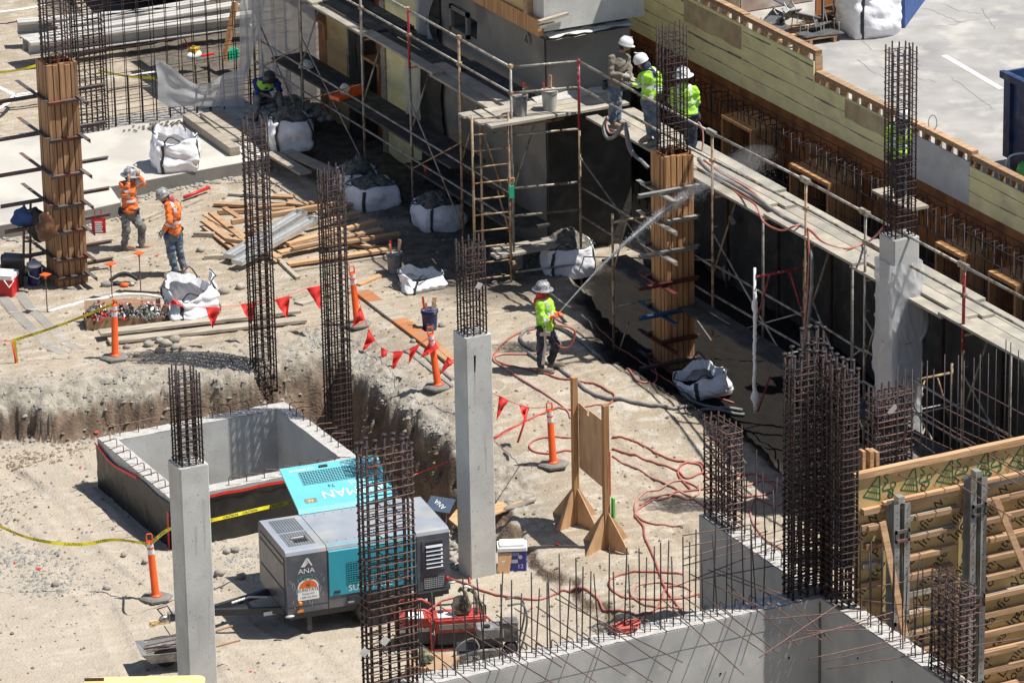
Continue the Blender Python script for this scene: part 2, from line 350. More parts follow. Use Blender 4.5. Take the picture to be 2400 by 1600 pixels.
def ground_mat():
    m = bpy.data.materials.new('site_dirt'); m.use_nodes = True; N = m.node_tree.nodes; L = m.node_tree.links; b = N['Principled BSDF']
    b.inputs['Roughness'].default_value = .95; b.inputs['Specular IOR Level'].default_value = .2
    g = N.new('ShaderNodeNewGeometry')
    def nz(s, d=6, st=None):
        t = N.new('ShaderNodeTexNoise'); t.inputs['Scale'].default_value = s; t.inputs['Detail'].default_value = d
        if st:
            mp = N.new('ShaderNodeMapping'); mp.inputs['Scale'].default_value = st; mp.inputs['Rotation'].default_value = (0,0,.5); L.new(g.outputs['Position'], mp.inputs[0]); L.new(mp.outputs[0], t.inputs[0])
        else: L.new(g.outputs['Position'], t.inputs[0])
        return t.outputs[0]
    def rng(x, a, b_, c=0, d=1):
        r = N.new('ShaderNodeMapRange'); r.inputs[1].default_value = a; r.inputs[2].default_value = b_; r.inputs[3].default_value = c; r.inputs[4].default_value = d; L.new(x, r.inputs[0]); return r.outputs[0]
    def mul(a, b_):
        t = N.new('ShaderNodeMath'); t.operation = 'MULTIPLY'; L.new(a, t.inputs[0])
        if isinstance(b_, float): t.inputs[1].default_value = b_
        else: L.new(b_, t.inputs[1])
        return t.outputs[0]
    def mix(f, a, b_):
        x = N.new('ShaderNodeMix'); x.data_type = 'RGBA'; L.new(f, x.inputs[0])
        if isinstance(a, tuple): x.inputs[6].default_value = (*a, 1)
        else: L.new(a, x.inputs[6])
        if isinstance(b_, tuple): x.inputs[7].default_value = (*b_, 1)
        else: L.new(b_, x.inputs[7])
        return x.outputs[2]
    def at_(n_):
        a = N.new('ShaderNodeAttribute'); a.attribute_name = n_; return a.outputs['Fac']
    c = mix(rng(nz(.55), .42, .62), (.395, .33, .25), (.33, .27, .198))
    c = mix(rng(nz(1.7, 8, (1, 3.2, 1)), .47, .66), c, (.47, .415, .34))
    c = mix(mul(rng(nz(.9, 7), .54, .66), .7), c, (.31, .255, .19))
    c = mix(mul(rng(nz(2.6, 9, (1, 5, 1)), .53, .63), .38), c, (.28, .235, .18))
    c = mix(mul(rng(nz(3.4, 9), .58, .66), .6), c, (.51, .47, .41))
    c = mix(mul(rng(nz(14, 5), .56, .66), .45), c, (.25, .2, .15))
    c = mix(mul(rng(nz(55, 3), .6, .7), .5), c, (.55, .51, .45))
    c = mix(mul(at_('low'), .5), c, (.47, .415, .34))
    c = mix(mul(rng(at_('edge'), .05, .6), .65), c, mix(rng(nz(7, 7), .42, .58), (.23, .21, .175), (.4, .37, .315)))
    c = mix(mul(rng(at_('slope'), .35, .8), .85), c, mix(mul(at_('hgt'), .9), mix(rng(nz(3, 6), .45, .6), (.1, .064, .042), (.18, .12, .078)), mix(rng(nz(6, 6), .42, .58), (.24, .215, .175), (.42, .385, .32))))
    c = mix(mul(rng(at_('mud'), .25, .85), .85), c, mix(rng(nz(4, 6), .42, .58), (.06, .052, .043), (.12, .105, .088)))
    c = mix(at_('wet_shade'), c, (.013, .0115, .01))  # near-black over damp soil stands in for shade along the long wall
    L.new(c, b.inputs['Base Color'])
    h1 = nz(22, 8); h2 = nz(90, 4)
    bp = N.new('ShaderNodeBump'); bp.inputs['Strength'].default_value = .8; bp.inputs['Distance'].default_value = .035; L.new(h1, bp.inputs['Height'])
    b2 = N.new('ShaderNodeBump'); b2.inputs['Strength'].default_value = .5; b2.inputs['Distance'].default_value = .01; L.new(h2, b2.inputs['Height']); L.new(bp.outputs[0], b2.inputs['Normal'])
    L.new(b2.outputs[0], b.inputs['Normal']); return m
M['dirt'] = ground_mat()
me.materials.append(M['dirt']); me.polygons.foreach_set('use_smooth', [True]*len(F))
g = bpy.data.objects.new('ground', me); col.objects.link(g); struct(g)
# pebbles and clods lying about
def pebbles(n, seed, smin, smax, region, name, mat, dens=None):
    R = np.random.RandomState(seed); mb = MB()
    base = [(0,0,1),(.9,0,.1),(.28,.85,.05),(-.73,.53,.12),(-.73,-.53,0),(.28,-.85,.08),(0,0,-.6)]
    fs = [(0,i,i % 5+1) for i in range(1,6)] and [(0,1,2),(0,2,3),(0,3,4),(0,4,5),(0,5,1),(6,2,1),(6,3,2),(6,4,3),(6,5,4),(6,1,5)]
    P = np.stack([R.uniform(region[0], region[1], n*3), R.uniform(region[2], region[3], n*3)], 1)
    d = vnoise(P[:,0], P[:,1], .7, seed+5)+.45
    h, (k, ed, mu, de), dp = base_h(P[:,0], P[:,1])
    keep = (de > .05) & (R.rand(n*3) < np.clip(d*1.1+.9*np.exp(-(dp/.7)**2), 0.03, 1)) & (h > -2)
    P = P[keep][:n]; h = h[keep][:n]
    for (x, y), z in zip(P, h):
        s = smin*(smax/smin)**(R.rand()**2.2); a = R.uniform(0, 6.28); sq = R.uniform(.45, .85); el = R.uniform(.7, 1.3)
        vs = [((q[0]*math.cos(a)*el-q[1]*math.sin(a))*s+x, (q[0]*math.sin(a)*el+q[1]*math.cos(a))*s+y, q[2]*s*sq+z+s*.15) for q in [tuple(t*R.uniform(.75, 1.2) for t in b) for b in base]]
        mb.add(vs, fs)
    return stuff(tag(mb.build(name, mat, smooth=False), {'pebbles': 'small pale pebbles scattered over the dirt of the site', 'clods': 'brown dirt clods scattered over the excavated ground'}[name], 'gravel'))
pebbles(5500, 3, .006, .042, (-12.5, 5, -11.5, 12), 'pebbles', M['concrete_lump'])
pebbles(3800, 8, .008, .045, (-12.5, 5, -11.5, 10), 'clods', M['brownlump'])

# ================================================================ concrete slab on the left with its step
S = .27
def slab_poly(px, z): return [tuple(at(a, b, z)[:2]) for a, b in px]
mb = MB(); pts = slab_poly([(-700, 640), (0, 528), (120, 507), (200, 493), (283, 474), (258, 437), (330, 425), (450, 402), (565, 381), (640, 366)], S)
pts += [(pts[-1][0]+.02, 12.2), (1.35, 12.2), (1.35, 14.6), (-4., 14.6), (-4., 40), (-60, 40)]
mb.prism(pts[::-1] if False else pts, -.35, S); o = struct(mb.build('concrete_slab', [M['slab']]))
mb = MB(); e = [at(a, b, S) for a, b in ((-300, 578), (0, 528), (200, 493), (283, 474))]
e2 = [at(a, b, S) for a, b in ((258, 437), (330, 425), (450, 402), (565, 381), (640, 366))]
for L_ in (e, e2):
    for a, b in zip(L_[:-1], L_[1:]):
        d = (b-a)/np.linalg.norm(b-a); nrm = np.array([d[1], -d[0], 0])
        A = a+nrm*.004; B = b+nrm*.004; mb.add([A-[0,0,.55], B-[0,0,.55], B-[0,0,.012], A-[0,0,.012]], [(0,1,2,3)])
struct(mb.build('slab_edge', [M['slab_edge']]))
# pale rubble apron along the slab edge
mb = MB(); R_ = np.random.RandomState(4)
for L_ in (e, e2):
    for a, b in zip(L_[:-1], L_[1:]):
        n = int(np.linalg.norm(b-a)*26)
        for i in range(n):
            t = R_.rand(); p = a+(b-a)*t; d = (b-a)/np.linalg.norm(b-a); off = abs(R_.normal(0, .16))+.03
            p = p+np.array([d[1], -d[0], 0])*off; s = R_.uniform(.02, .06)*(1-.5*min(off, 1))
            mb.ell((p[0], p[1], gh(p[0], p[1])+.01), (s*1.4, s, s*.6), 6, 4, Matrix.Rotation(R_.rand()*6, 3, 'Z'))
stuff(tag(mb.build('spilled_concrete', M['concrete_lump'], smooth=True), 'crumbled grey concrete spilled along the foot of the slab edge', 'rubble'))

# ================================================================ parking area behind the long wall
PZ = 3.25
mb = MB(); mb.prism([(6.75, -60), (400, -60), (400, 60), (6.75, 60)], -1.5, PZ); struct(mb.build('parking_lot', M['asph']))
mb = MB(); a = at(2213, 130, PZ+.004); b = at(2347, 208, PZ+.004)
d = (b-a)/np.linalg.norm(b-a); nrm = np.array([-d[1], d[0], 0])*.055
mb.add([a-nrm, b-nrm, b+nrm, a+nrm], [(0,1,2,3)]); struct(mb.build('parking_line', M['white']))
M['asph_c'] = pm('crack_filler', (.16,.15,.14), .9, .2, 5, 0)
# cracks in the paving
mb = MB(); R_ = np.random.RandomState(12)
for (px, py, ax, ay, n) in ((2020, 95, 1, .75, 14), (2160, 20, .8, .65, 12), (2060, 155, 1, .4, 12), (2180, 60, 1, -.15, 12), (1930, 250-60, 1, .3, 8), (2010, 140, 1, .9, 9), (2210, 10, 1, .4, 9), (2080, 230, 1, .1, 8), (2300, 20, .3, .9, 12), (1990, 205, .9, .35, 14), (2120, 300, 1, -.2, 9), (2230, 180, .7, .8, 12)):
    pts = []
    for i in range(n): pts.append((px, py)); px += 11*ax+R_.uniform(-5, 5); py += 7*ay+R_.uniform(-5, 5)
    W_ = [at(a, b, PZ+.003) for a, b in pts]
    for a, b in zip(W_[:-1], W_[1:]):
        d = (b-a)/np.linalg.norm(b-a); q = np.array([-d[1], d[0], 0])*R_.uniform(.003, .006); mb.add([a-q, b-q, b+q, a+q], [(0,1,2,3)])
struct(mb.build('paving_cracks', M['asph_c']))

# chalk lines on the ground top left
mb = MB()
for L_ in ([(-60, 36), (60, 20), (110, 11)], [(-20, 196), (35, 222), (18, 242), (-30, 270)], [(35, 222), (100, 213), (190, 205)], [(33, 228), (110, 218)], [(245, 185), (300, 176), (365, 168)], [(-10, 238), (33, 232)]):
    W_ = [at(a, b, S+.005) for a, b in L_]
    for a, b in zip(W_[:-1], W_[1:]):
        d = (b-a)/np.linalg.norm(b-a); q = np.array([-d[1], d[0], 0])*.045; mb.add([a-q, b-q, b+q, a+q], [(0,1,2,3)])
stuff(tag(mb.build('chalk_lines', M['chalk']), 'white chalk lines sprayed on the ground at top left', 'marking'))
# planks laid over an opening beside the slab

# patches of broken rubble on the pit floor
def patch(pts, n, rad, label, smin=.012, smax=.06, seed=1, mat='concrete_lump'):
    mb = MB(); R3 = np.random.RandomState(seed)
    for i in range(n):
        a, b, w_ = pts[R3.randint(len(pts))]; p = gat(a, b); x = p[0]+R3.normal(0, rad*w_); y = p[1]+R3.normal(0, rad*w_); s = smin*(smax/smin)**(R3.rand()**2)
        vs = [(x+math.cos(t+i)*s*R3.uniform(.7, 1.3), y+math.sin(t+i)*s*R3.uniform(.6, 1.1), gh(x, y)-.005) for t in (0, 1.25, 2.5, 3.8, 5)]+[(x+s*.2*R3.normal(), y+s*.2*R3.normal(), gh(x, y)+s*R3.uniform(.4, .8))]
        mb.add(vs, [(0,1,5),(1,2,5),(2,3,5),(3,4,5),(4,0,5)])
    return stuff(tag(mb.build('rubble', M[mat]), label, 'rubble'))
patch([(20,1310,1), (75,1330,1), (110,1360,1), (60,1300,1), (100,1375,.8)], 900, .35, 'broken grey rubble spread at the lower left edge', .01, .07, 3)
patch([(545,1290,1), (570,1320,1), (520,1345,1), (590,1300,.8)], 700, .3, 'loose spoil and stones left of the generator', .01, .06, 4)
patch([(20,1200,1), (10,1170,1)], 250, .3, 'brown clods at the left edge below the bank', .01, .05, 5, 'brownlump')
patch([(330,1310,1), (250,1350,1), (170,1380,1)], 500, .5, 'scattered pebbles around the delineator that holds the tape', .008, .035, 6)
patch([(740,790,.6), (780,820,.6), (850,850,.6), (900,905,.6), (960,950,.6), (1020,1000,.6)], 900, .25, 'crumbled grey soil along the top of the trench bank', .01, .06, 7)
patch([(100,920,1), (250,900,1), (400,890,1), (520,880,1), (620,870,1)], 1300, .5, 'crumbled grey soil along the top of the long bank at left', .01, .06, 8)
patch([(1190,620,.5), (1240,600,.4), (1265,590,.4), (1290,640,.4), (1230,640,.6)], 900, .5, 'spilled dark mortar around the foot of the ladder', .01, .05, 9, 'rubble')
patch([(900,520,.8), (950,560,.8), (1000,590,.8), (870,500,.6)], 700, .5, 'dark crumbs of mortar on the ground between the rubble bags', .008, .035, 10, 'rubble')
patch([(40,1082,.5), (100,1070,.5), (170,1050,.5), (260,1025,.5)], 500, .35, 'brown clods fallen along the foot of the left bank', .012, .06, 21, 'brownlump')
patch([(870,960,.4), (910,1010,.4), (950,1060,.4), (1010,1110,.4), (640,925,.5), (700,910,.5)], 600, .3, 'brown clods fallen along the trench foot', .012, .07, 22, 'brownlump')
# ================================================================ concrete lift pit (box) on the left
bx0, bx1, by0, by1 = -8.02, -4.62, -3.72, -.62; bz = -.04; T = .27
pb = thing('concrete_pit_wall', 'low square cast concrete pit with black sheeting on its outer faces', 'concrete pit', ((bx0+bx1)/2, (by0+by1)/2, -.95), world=True)
mb = MB(); zb = -1.3
mb.box((bx0, by0, zb), (bx0+T, by1, bz)); mb.box((bx1-T, by0, zb), (bx1, by1, bz)); mb.box((bx0+T, by1-T, zb), (bx1-T, by1, bz-.0)); mb.box((bx0+T, by0, zb), (bx1-T, by0+T, bz))
mb.build('wall', M['conc'], pb)
mb = MB(); z = bz+.004
R_ = np.random.RandomState(3)
def capstrip(mb, x0, y0, x1, y1, z, seg=.12, j=.012):
    # rough trowelled top, uneven along its edges
    L_ = x1-x0 >= y1-y0; n = int(max(x1-x0, y1-y0)/seg)
    def fn(u, v):
        x = x0+(x1-x0)*u; y = y0+(y1-y0)*v
        return (x, y, z+.012*noise.noise((x*7, y*7, 3))+.006)
    mb.grid(fn, n if L_ else 4, 4 if L_ else n)
for a in ((bx0, by0, bx0+T, by1), (bx1-T, by0, bx1, by1), (bx0+T, by1-T, bx1-T, by1), (bx0+T, by0, bx1-T, by0+T)): capstrip(mb, *a, z)
mb.build('rough_top', M['conc_top'], pb, smooth=True)
mb = MB(); mb.box((bx0+T, by0+T, -3.3), (bx1-T, by1-T, -3.2)); mb.build('pit_floor', M['conc'], pb)
mb = MB()
for a in ((bx0+T, by1-T-.003, -3.3, bx1-T, by1-T, -1.3), (bx1-T-.003, by0+T, -3.3, bx1-T, by1-T, -1.3)):
    mb.box((a[0], a[1], a[2]), (a[3], a[4], a[5]))
mb.build('wall', M['conc'], pb)
M['sheet'] = pm('black_waterproofing', (.016,.015,.015), .42, .3, 3, .8, 5, c2=(.028,.026,.025), c2t=.55, c2s=2, coords='World')
def drape(x0, y0, x1, y1, z0, z1, out, dips, name='waterproof_sheet'):
    mb = MB(); L_ = math.hypot(x1-x0, y1-y0); n = int(L_/.05)
    def fn(u, v):
        zt = z1-dips(u); z = z0+(zt-z0)*v; w_ = .014*noise.noise((u*L_*3, z*2.4, 5))+.008*noise.noise((u*L_*9, z*7, 1))
        return (x0+(x1-x0)*u+out[0]*(.03+w_), y0+(y1-y0)*u+out[1]*(.03+w_), z)
    mb.grid(fn, n, 16); return mb.build(name, M['sheet'], pb, smooth=True)
dipL = lambda u: .05+.13*math.exp(-((u-.73)/.16)**2)+.03*math.sin(u*9)**2
drape(bx0, by0, bx0, by1, -1.15, bz-.01, (-1, 0), lambda u: dipL(u))
drape(bx0, by0, bx1, by0, -1.15, bz-.01, (0, -1), lambda u: .05+.012*math.sin(u*21))
def redtape(pts, h, out):
    mb = MB(); P = [Vector(p) for p in pts]; n = len(P); vs = []; o = Vector(out)
    for p in P: vs += [p+o, p+o-Vector((0,0,h))]
    mb.add(vs, [(2*i, 2*i+2, 2*i+3, 2*i+1) for i in range(n-1)]); return mb
pts = [(bx0-.045, by0+(by1-by0)*u, bz-.01-dipL(u)+.03) for u in np.linspace(.42, 1, 24)]
redtape(pts, .05, (-.012,0,0)).build('red_edge_tape', M['flag'], pb)
pts = [(bx0+(bx1-bx0)*u, by0-.045, bz-.02+.008*math.sin(u*30)) for u in np.linspace(0, 1, 40)]
redtape(pts, .05, (0,-.012,0)).build('red_edge_tape', M['flag'], pb)
redtape([(bx0-.045, by0+.0, -.25), (bx0-.045, by0+.07, -.25)], .85, (-.012,0,0)).build('red_edge_tape', M['flag'], pb)
redtape([(bx0, by0-.045, -.25), (bx0+.02, by0-.045, -.25)], .85, (0,-.012,0)).build('red_edge_tape', M['flag'], pb)
# bent starter bars standing out of the wall tops
def hookmesh(h=.15, L_=.27, drop=.0, r=.0085):
    p = [(0,0,-.05), (0,0,h-.04), (0,.012,h-.012), (0,.04,h)]+[(0, .04+(L_-.04)*k/3, h-.01*k) for k in (1,2,3)]
    return MB().tube(p, r, 6).mesh('hook', M['bar_rust'], True)
hk = hookmesh(); R_ = np.random.RandomState(11)
def hooks(n, a, b, rz):
    for i in range(n):
        t = (i+.5)/n; x = a[0]+(b[0]-a[0])*t; y = a[1]+(b[1]-a[1])*t
        inst('starter_bar', hk, pb, (x, y, bz), (0, 0, rz+R_.uniform(-.1, .1)), (1, R_.uniform(.85, 1.1), R_.uniform(.85, 1.15)))
hooks(10, (bx0+.13, by0+.1), (bx0+.13, by1-.1), math.pi/2)
hooks(9, (bx0+.2, by1-.1), (bx1-.2, by1-.1), .25)
hooks(7, (bx0+.9, by0+.1), (bx1-.3, by0+.1), -1.9)
hooks(8, (bx1-.1, by1-.3), (bx1-.1, by0+.6), -math.pi/2)
mb = MB(); mb.tube([(bx0+.1, by1-.02, bz+.17), (bx0+.9, by1+.0, bz+.165), (bx1-.6, by1-.02, bz+.16)], .008, 5); mb.build('tie_bar', M['bar_rust'], pb)

# ================================================================ foreground concrete walls
WZ = .95
wa = thing('concrete_wall', 'grey cast concrete retaining wall with rebar dowels running across the bottom right foreground', 'concrete wall', (-1.95, -14, -4), world=True)
mb = MB(); mb.box((-14, -14.17, -6), (-2.12, -13.77, WZ)); mb.box((-2.12, -26, -6), (-1.8, -10.52, WZ+.0)); mb.build('wall', M['conc_d'], wa)
mb = MB(); capstrip(mb, -14, -14.17, -2.12, -13.77, WZ+.004, .08); capstrip(mb, -2.12, -26, -1.8, -10.52, WZ+.004, .08); mb.build('rough_top', M['conc_top'], wa, smooth=True)
M['seam'] = pm('wall_joint', (.12,.12,.115), .9, .2, 10, .2, 60)
mb = MB()
mb.box((-2.15, -14.2, -6), (-2.12, -14.17, WZ-.08)); mb.build('corner_joint', M['seam'], wa)
mb = MB()   # paler band under the top with a slight ledge, plus tie holes
mb.box((-14, -14.176, WZ-.33), (-2.15, -14.17, WZ-.005)); mb.box((-2.126, -26, WZ-.33), (-2.12, -10.52, WZ-.005)); mb.build('top_band', M['conc_d'], wa)
mb = MB()
for x in np.arange(-13, -2.3, 1.15):
    for z in (.1, -.85): mb.lathe([(.018, 0), (.018, .008)], 8, (x, -14.17, z), Matrix.Rotation(math.pi/2, 3, 'X'))
for y in np.arange(-20, -10.6, .95):
    for z in (.4, -.5): mb.lathe([(.018, 0), (.018, .008)], 8, (-2.128, y, z), Matrix.Rotation(math.pi/2, 3, 'Y'))
stuff(mb.build('tie_holes', M['black'], wa))
# upright dowels
R_ = np.random.RandomState(5)
dow = MB().tube([(0,0,-.1), (.0,0,.55), (.004,.003,1.22)], .0105, 6).mesh('dowel', M['bar_dark'], True)
loop = MB().tube([(0,-.09,-.05), (0,-.09,.12), (0,-.07,.15), (0,.07,.15), (0,.09,.12), (0,.09,-.05)], .008, 6).mesh('dowel_loop', M['bar_dark'], True)
for x in np.arange(-8.5, -2.9, .25):
    for y in (-14.06, -13.87):
        inst('dowel', dow, wa, (x+R_.uniform(-.05,.05), y, WZ), (R_.uniform(-.04,.04), R_.uniform(-.03,.07), R_.rand()*6), (1, 1, R_.uniform(.85, 1.2)))
    inst('dowel_loop', loop, wa, (x+.1, -13.97, WZ), (0, 0, R_.uniform(-.1,.1)))
for y in list(np.arange(-13.3, -11.5, .3))+list(np.arange(-17.0, -15.1, .3)):
    for x in (-2.04, -1.88):
        inst('dowel', dow, wa, (x, y+R_.uniform(-.05,.05), WZ), (R_.uniform(-.05,.05), R_.uniform(-.05,.05), 0), (1, 1, R_.uniform(.8, 1.25)))
    inst('dowel_loop', loop, wa, (-1.96, y+.1, WZ), (0, 0, math.pi/2))
def bentbar(a, b, parent, r=.0095, hook=0, sag=.0, mat='bar_rust', name='cross_bar'):
    a = Vector(a); b = Vector(b); d = (b-a).normalized(); n = 8; P = []
    for i in range(n+1):
        t = i/n; p = a+(b-a)*t; p.z += -sag*4*t*(1-t); P.append(p)
    if hook: P = [P[0]+Vector((0,0,-.12)), P[0]+Vector((0,0,-.03))]+P[1:]
    return MB().tube(P, r, 6).build(name, M[mat], parent, smooth=True)
z8 = lambda x, y: (800+x/2.614, 1000+y/2.614); z9 = lambda x, y: (1600+x/2.614, 1000+y/2.614)
zc = WZ+.3
for a, b in ((z8(430,1285), z8(800,1570)), (z8(605,1100), z8(1100,1400)), (z8(700,1210), z8(1300,1570)), (z8(820,1120), z8(1350,1470)), (z8(950,1150), z8(1560,1560)), (z8(1060,1110), z8(1740,1520)),
             (z8(1195,1100), z8(1905,1560)), (z8(1280,990), z8(2030,1500)), (z8(1310,1050), z8(2090,1440)), (z9(-130,1050), z9(375,1515)), (z9(-10,1030), z9(520,1395)), (z9(140,1040), z9(580,1380)), (z9(270,960), z9(715,1340)),
             (z9(510,1060), z9(850,1305)), (z9(650,1060), z9(915,1310))):
    bentbar(at(*a, zc), at(*b, zc+.02), wa)
for a, b in ((z9(0,665), z9(470,590)), (z9(0,735), z9(520,640)), (z9(0,810), z9(640,620)), (z9(0,850), z9(620,690)), (z9(-40,975), z9(640,700)), (z9(60,940), z9(560,850)), (z9(155,875), z9(640,1060)), (z9(190,865), z9(600,1020)), (z9(45,900), z9(470,1100)),
             (z9(490,1180), z9(1130,1120)), (z9(725,1250), z9(1140,1240)), (z9(620,1325), z9(1300,1130)), (z9(770,1420), z9(1740,1210)), (z9(840,1440), z9(1960,1185)), (z9(885,1480), z9(2091,1290)), (z9(745,1272), z9(1500,1130)), (z9(470,1410), z9(960,1080)), (z9(1050,1000), z9(1640,900)), (z9(1100,1060), z9(1830,1140)), (z9(1050,720), z9(1160,698)), (z9(1045,800), z9(1230,765))):
    bentbar(at(*a, zc+.05), at(*b, zc+.05), wa)

# ================================================================ plywood wall form on the right with its strongbacks
FY = -14.5; FZ = 2.9; FX0, FX1 = -1.74, 4.4
wf = thing('wall_form', 'tall plywood wall form with lumber walers and steel strongbacks at right edge', 'formwork', (FX0, FY, -3), world=True)
for i, (x0, x1) in enumerate(((FX0, .2), (.203, 2.1), (2.103, FX1))):
    MB().box((x0, FY, 1.82), (x1, FY+.02, FZ)).build('panel', M['ply'], wf)
    MB().box((x0, FY, -.5), (x1, FY+.02, 1.816)).build('panel', M['ply'], wf)
    MB().box((x0, FY, -4), (x1, FY+.02, -.504)).build('panel', M['ply'], wf)
MB().box((FX0-.04, FY-.045, FZ), (.2, FY+.06, FZ+.045)).build('top_plate', M['w_x'], wf); MB().box((.205, FY-.045, FZ+.004), (FX1, FY+.06, FZ+.05)).build('top_plate', M['w_x'], wf)
MB().box((FX0, FY-.05, FZ-.045), (FX1, FY-.003, FZ-.004)).build('top_plate', M['w_x'], wf)
R_ = np.random.RandomState(15); SB = (float(atY(2110, 1180, FY-.3)[0]), float(atY(2290, 1140, FY-.3)[0]), 2.2)
zz = FZ-.5; row = 0
wz_list = []
while zz > -3.5:
    wz_list.append(zz)
    if row == 0:
        MB().box((FX0+.1, FY-.09, zz-.11), (.05, FY-.003, zz-.02)).build('waler', M['w_red'], wf); MB().box((FX0+.42, FY-.13, zz), (1.5, FY-.045, zz+.05)).build('waler', M['w_x'], wf)
        MB().box((.06, FY-.088, zz-.10), (FX1, FY-.003, zz-.01)).build('waler', M['plank'], wf)
    else:
        cuts = [FX0+.05+R_.uniform(0, .1), SB[0]-.16, SB[0]+.16, SB[0]+.5+R_.uniform(.1, .35), SB[1]-.15, SB[1]+.15, 1.3+R_.uniform(-.15, .2), SB[2]-.15, SB[2]+.15, FX1]
        for a, b in ((0, 1), (2, 4), (5, 7), (8, 9)):
            x0 = cuts[a]; x1 = cuts[b]-R_.uniform(0, .12)
            MB().box((x0, FY-.088, zz-.04), (x1, FY-.003, zz+.045)).build('waler', M['w_red' if R_.rand() < .6 else 'plank'], wf)
            if R_.rand() < .75:
                w0 = x0+R_.uniform(0, .3); MB().box((w0, FY-.135, zz-.035), (min(x1, w0+R_.uniform(.5, 1.2)), FY-.09, zz+.035)).build('waler', M['w_red'], wf)
    zz -= .305+R_.uniform(-.01, .01); row += 1
def strongback(x, z1, z0):
    p = MB()
    for s in (-1, 1):
        q = MB(); xc = x+s*.085
        q.box((xc-.055*(1), FY-.36, z0), (xc+.055, FY-.352, z1)); q.box((xc-.055, FY-.36, z0), (xc-.047, FY-.15, z1)) if s > 0 else q.box((xc+.047, FY-.36, z0), (xc+.055, FY-.15, z1))
        q.box((xc-.055, FY-.158, z0), (xc+.055, FY-.15, z1)); sb = q.build('strongback', M['steel'], wf)
        h = MB()
        for zq in np.arange(z1-.12, z0, -.1): h.lathe([(.009, 0), (.009, .003)], 6, (xc, FY-.36, zq), Matrix.Rotation(math.pi/2, 3, 'X'))
        stuff(h.build('bolt_holes', M['black'], sb))
    for zq in (z1-.45, z1-1.9, z1-3.3):
        MB().box((x-.12, FY-.385, zq), (x+.12, FY-.362, zq+.05)).box((x-.12, FY-.385, zq-.14), (x+.12, FY-.362, zq-.1)).box((x-.12, FY-.385, zq-.14), (x-.09, FY-.362, zq+.05)).box((x+.09, FY-.385, zq-.14), (x+.12, FY-.362, zq+.05)).build('clamp_bracket', M['angle'], wf)
    a = [(x+.07*math.cos(t), FY-.30, z1+.02+.1*math.sin(t)) for t in np.linspace(-math.pi, 0, 9)]
    MB().tube(a, .012, 6).build('lifting_shackle', M['steel'], wf, smooth=True); MB().box((x-.05, FY-.34, z1), (x+.05, FY-.2, z1+.1)).build('head_box', M['steel'], wf)
for x, z1 in ((SB[0], FZ-.42), (SB[1], FZ-.28), (SB[2], FZ-.4)): strongback(x, z1, -3.5)
def board(a, b, w_, t_, name, mat, parent, up=(0,0,1), label=None): return MB().beam(a, b, w_, t_, up).build(name, M[mat], parent, label=label)
board(atY(2068, 1222, FY-.45), atY(2122, 1492, FY-.75), .035, .1, 'diagonal_brace', 'w_x', wf, (1,0,.2)); board(atY(2336, 1172, FY-.42), atY(2412, 1352, FY-.7), .035, .1, 'diagonal_brace', 'w_x', wf, (1,0,.2))
# little end studs behind the left edge
for k, (px, w_) in enumerate(((2008, .05), (2026, .06), (2040, .05))):
    p = atY(px, 1058, FY+.25); MB().box((p[0], FY+.08, 2.2), (p[0]+w_, FY+.2+.04*k, 3.22-.03*k)).build('end_stud', M['w_x'], wf)
# printed lettering and marks on the plywood
M['ink'] = pm('black_ink', (.03,.028,.025), .8, .1, 5, 0); M['ink_g'] = pm('green_ink', (.02,.14,.05), .8, .1, 5, 0)
def text(body, size, mat, parent, loc, rot, name='printed_text', ext=0., align='CENTER', sx=1.):
    cu = bpy.data.curves.new('t', 'FONT'); cu.body = body; cu.size = size; cu.align_x = align; cu.align_y = 'CENTER'; cu.resolution_u = 2; cu.extrude = ext
    t = bpy.data.objects.new('t', cu); col.objects.link(t); dg = bpy.context.evaluated_depsgraph_get(); me = bpy.data.meshes.new_from_object(t.evaluated_get(dg)); bpy.data.objects.remove(t); bpy.data.curves.remove(cu)
    me.materials.clear(); me.materials.append(M[mat]); me.name = name
    return inst(name, me, parent, loc, rot, (sx, 1, 1))
def ptext(b, x, z, size, ang, mat='ink', sx=1.): return text(b, size, mat, wf, (x, FY-.0035, z), (math.pi/2, 0, 0), 'printed_text') if ang == 0 else _pt(b, x, z, size, ang, mat)
def _pt(b, x, z, size, ang, mat):
    o = text(b, size, mat, wf, (x, FY-.0035, z), (0,0,0)); o.rotation_euler = (Matrix.Rotation(-ang, 4, 'Y')@Matrix.Rotation(math.pi/2, 4, 'X')).to_euler(); return o
k = 0
for x in np.arange(FX0+.2, 4, .56):
    for z in (2.06, 1.3, .5, -.3, -1.1, -1.9):
        _pt(('Pacific Wood', 'Laminates, Inc.')[k % 2], x+.12*(k % 3), z, .235, .85, 'ink'); k += 1
def tri(x, z, s, flip=1, ang=0.):
    """green tower-shaped triangle outline with bars"""
    P = [(-.5, -.5), (.5, -.5), (.0, .75)]; mb = MB()
    R2 = Matrix.Rotation(ang, 2); T_ = lambda p: (x+(R2@Vector((p[0]*s*flip, p[1]*s)))[0], FY-.0036, z+(R2@Vector((p[0]*s*flip, p[1]*s)))[1])
    def ln(a, b, w_=.03):
        a = Vector(T_(a)); b = Vector(T_(b)); d = (b-a).normalized(); q = Vector((-d.z, 0, d.x))*w_*s*1.3; mb.add([a-q, b-q, b+q, a+q], [(0,1,2,3)])
    ln(P[0], P[1]); ln(P[1], P[2]); ln(P[2], P[0])
    for t in (.25, .5): ln((-.5+.5*t, -.5+1.25*t), (.5-.5*t, -.5+1.25*t), .02)
    for t in (-.25, -.12, 0, .12, .25): ln((t, -.45), (t*.5, .05), .014)
    return mb.build('printed_mark', M['ink_g'], wf)
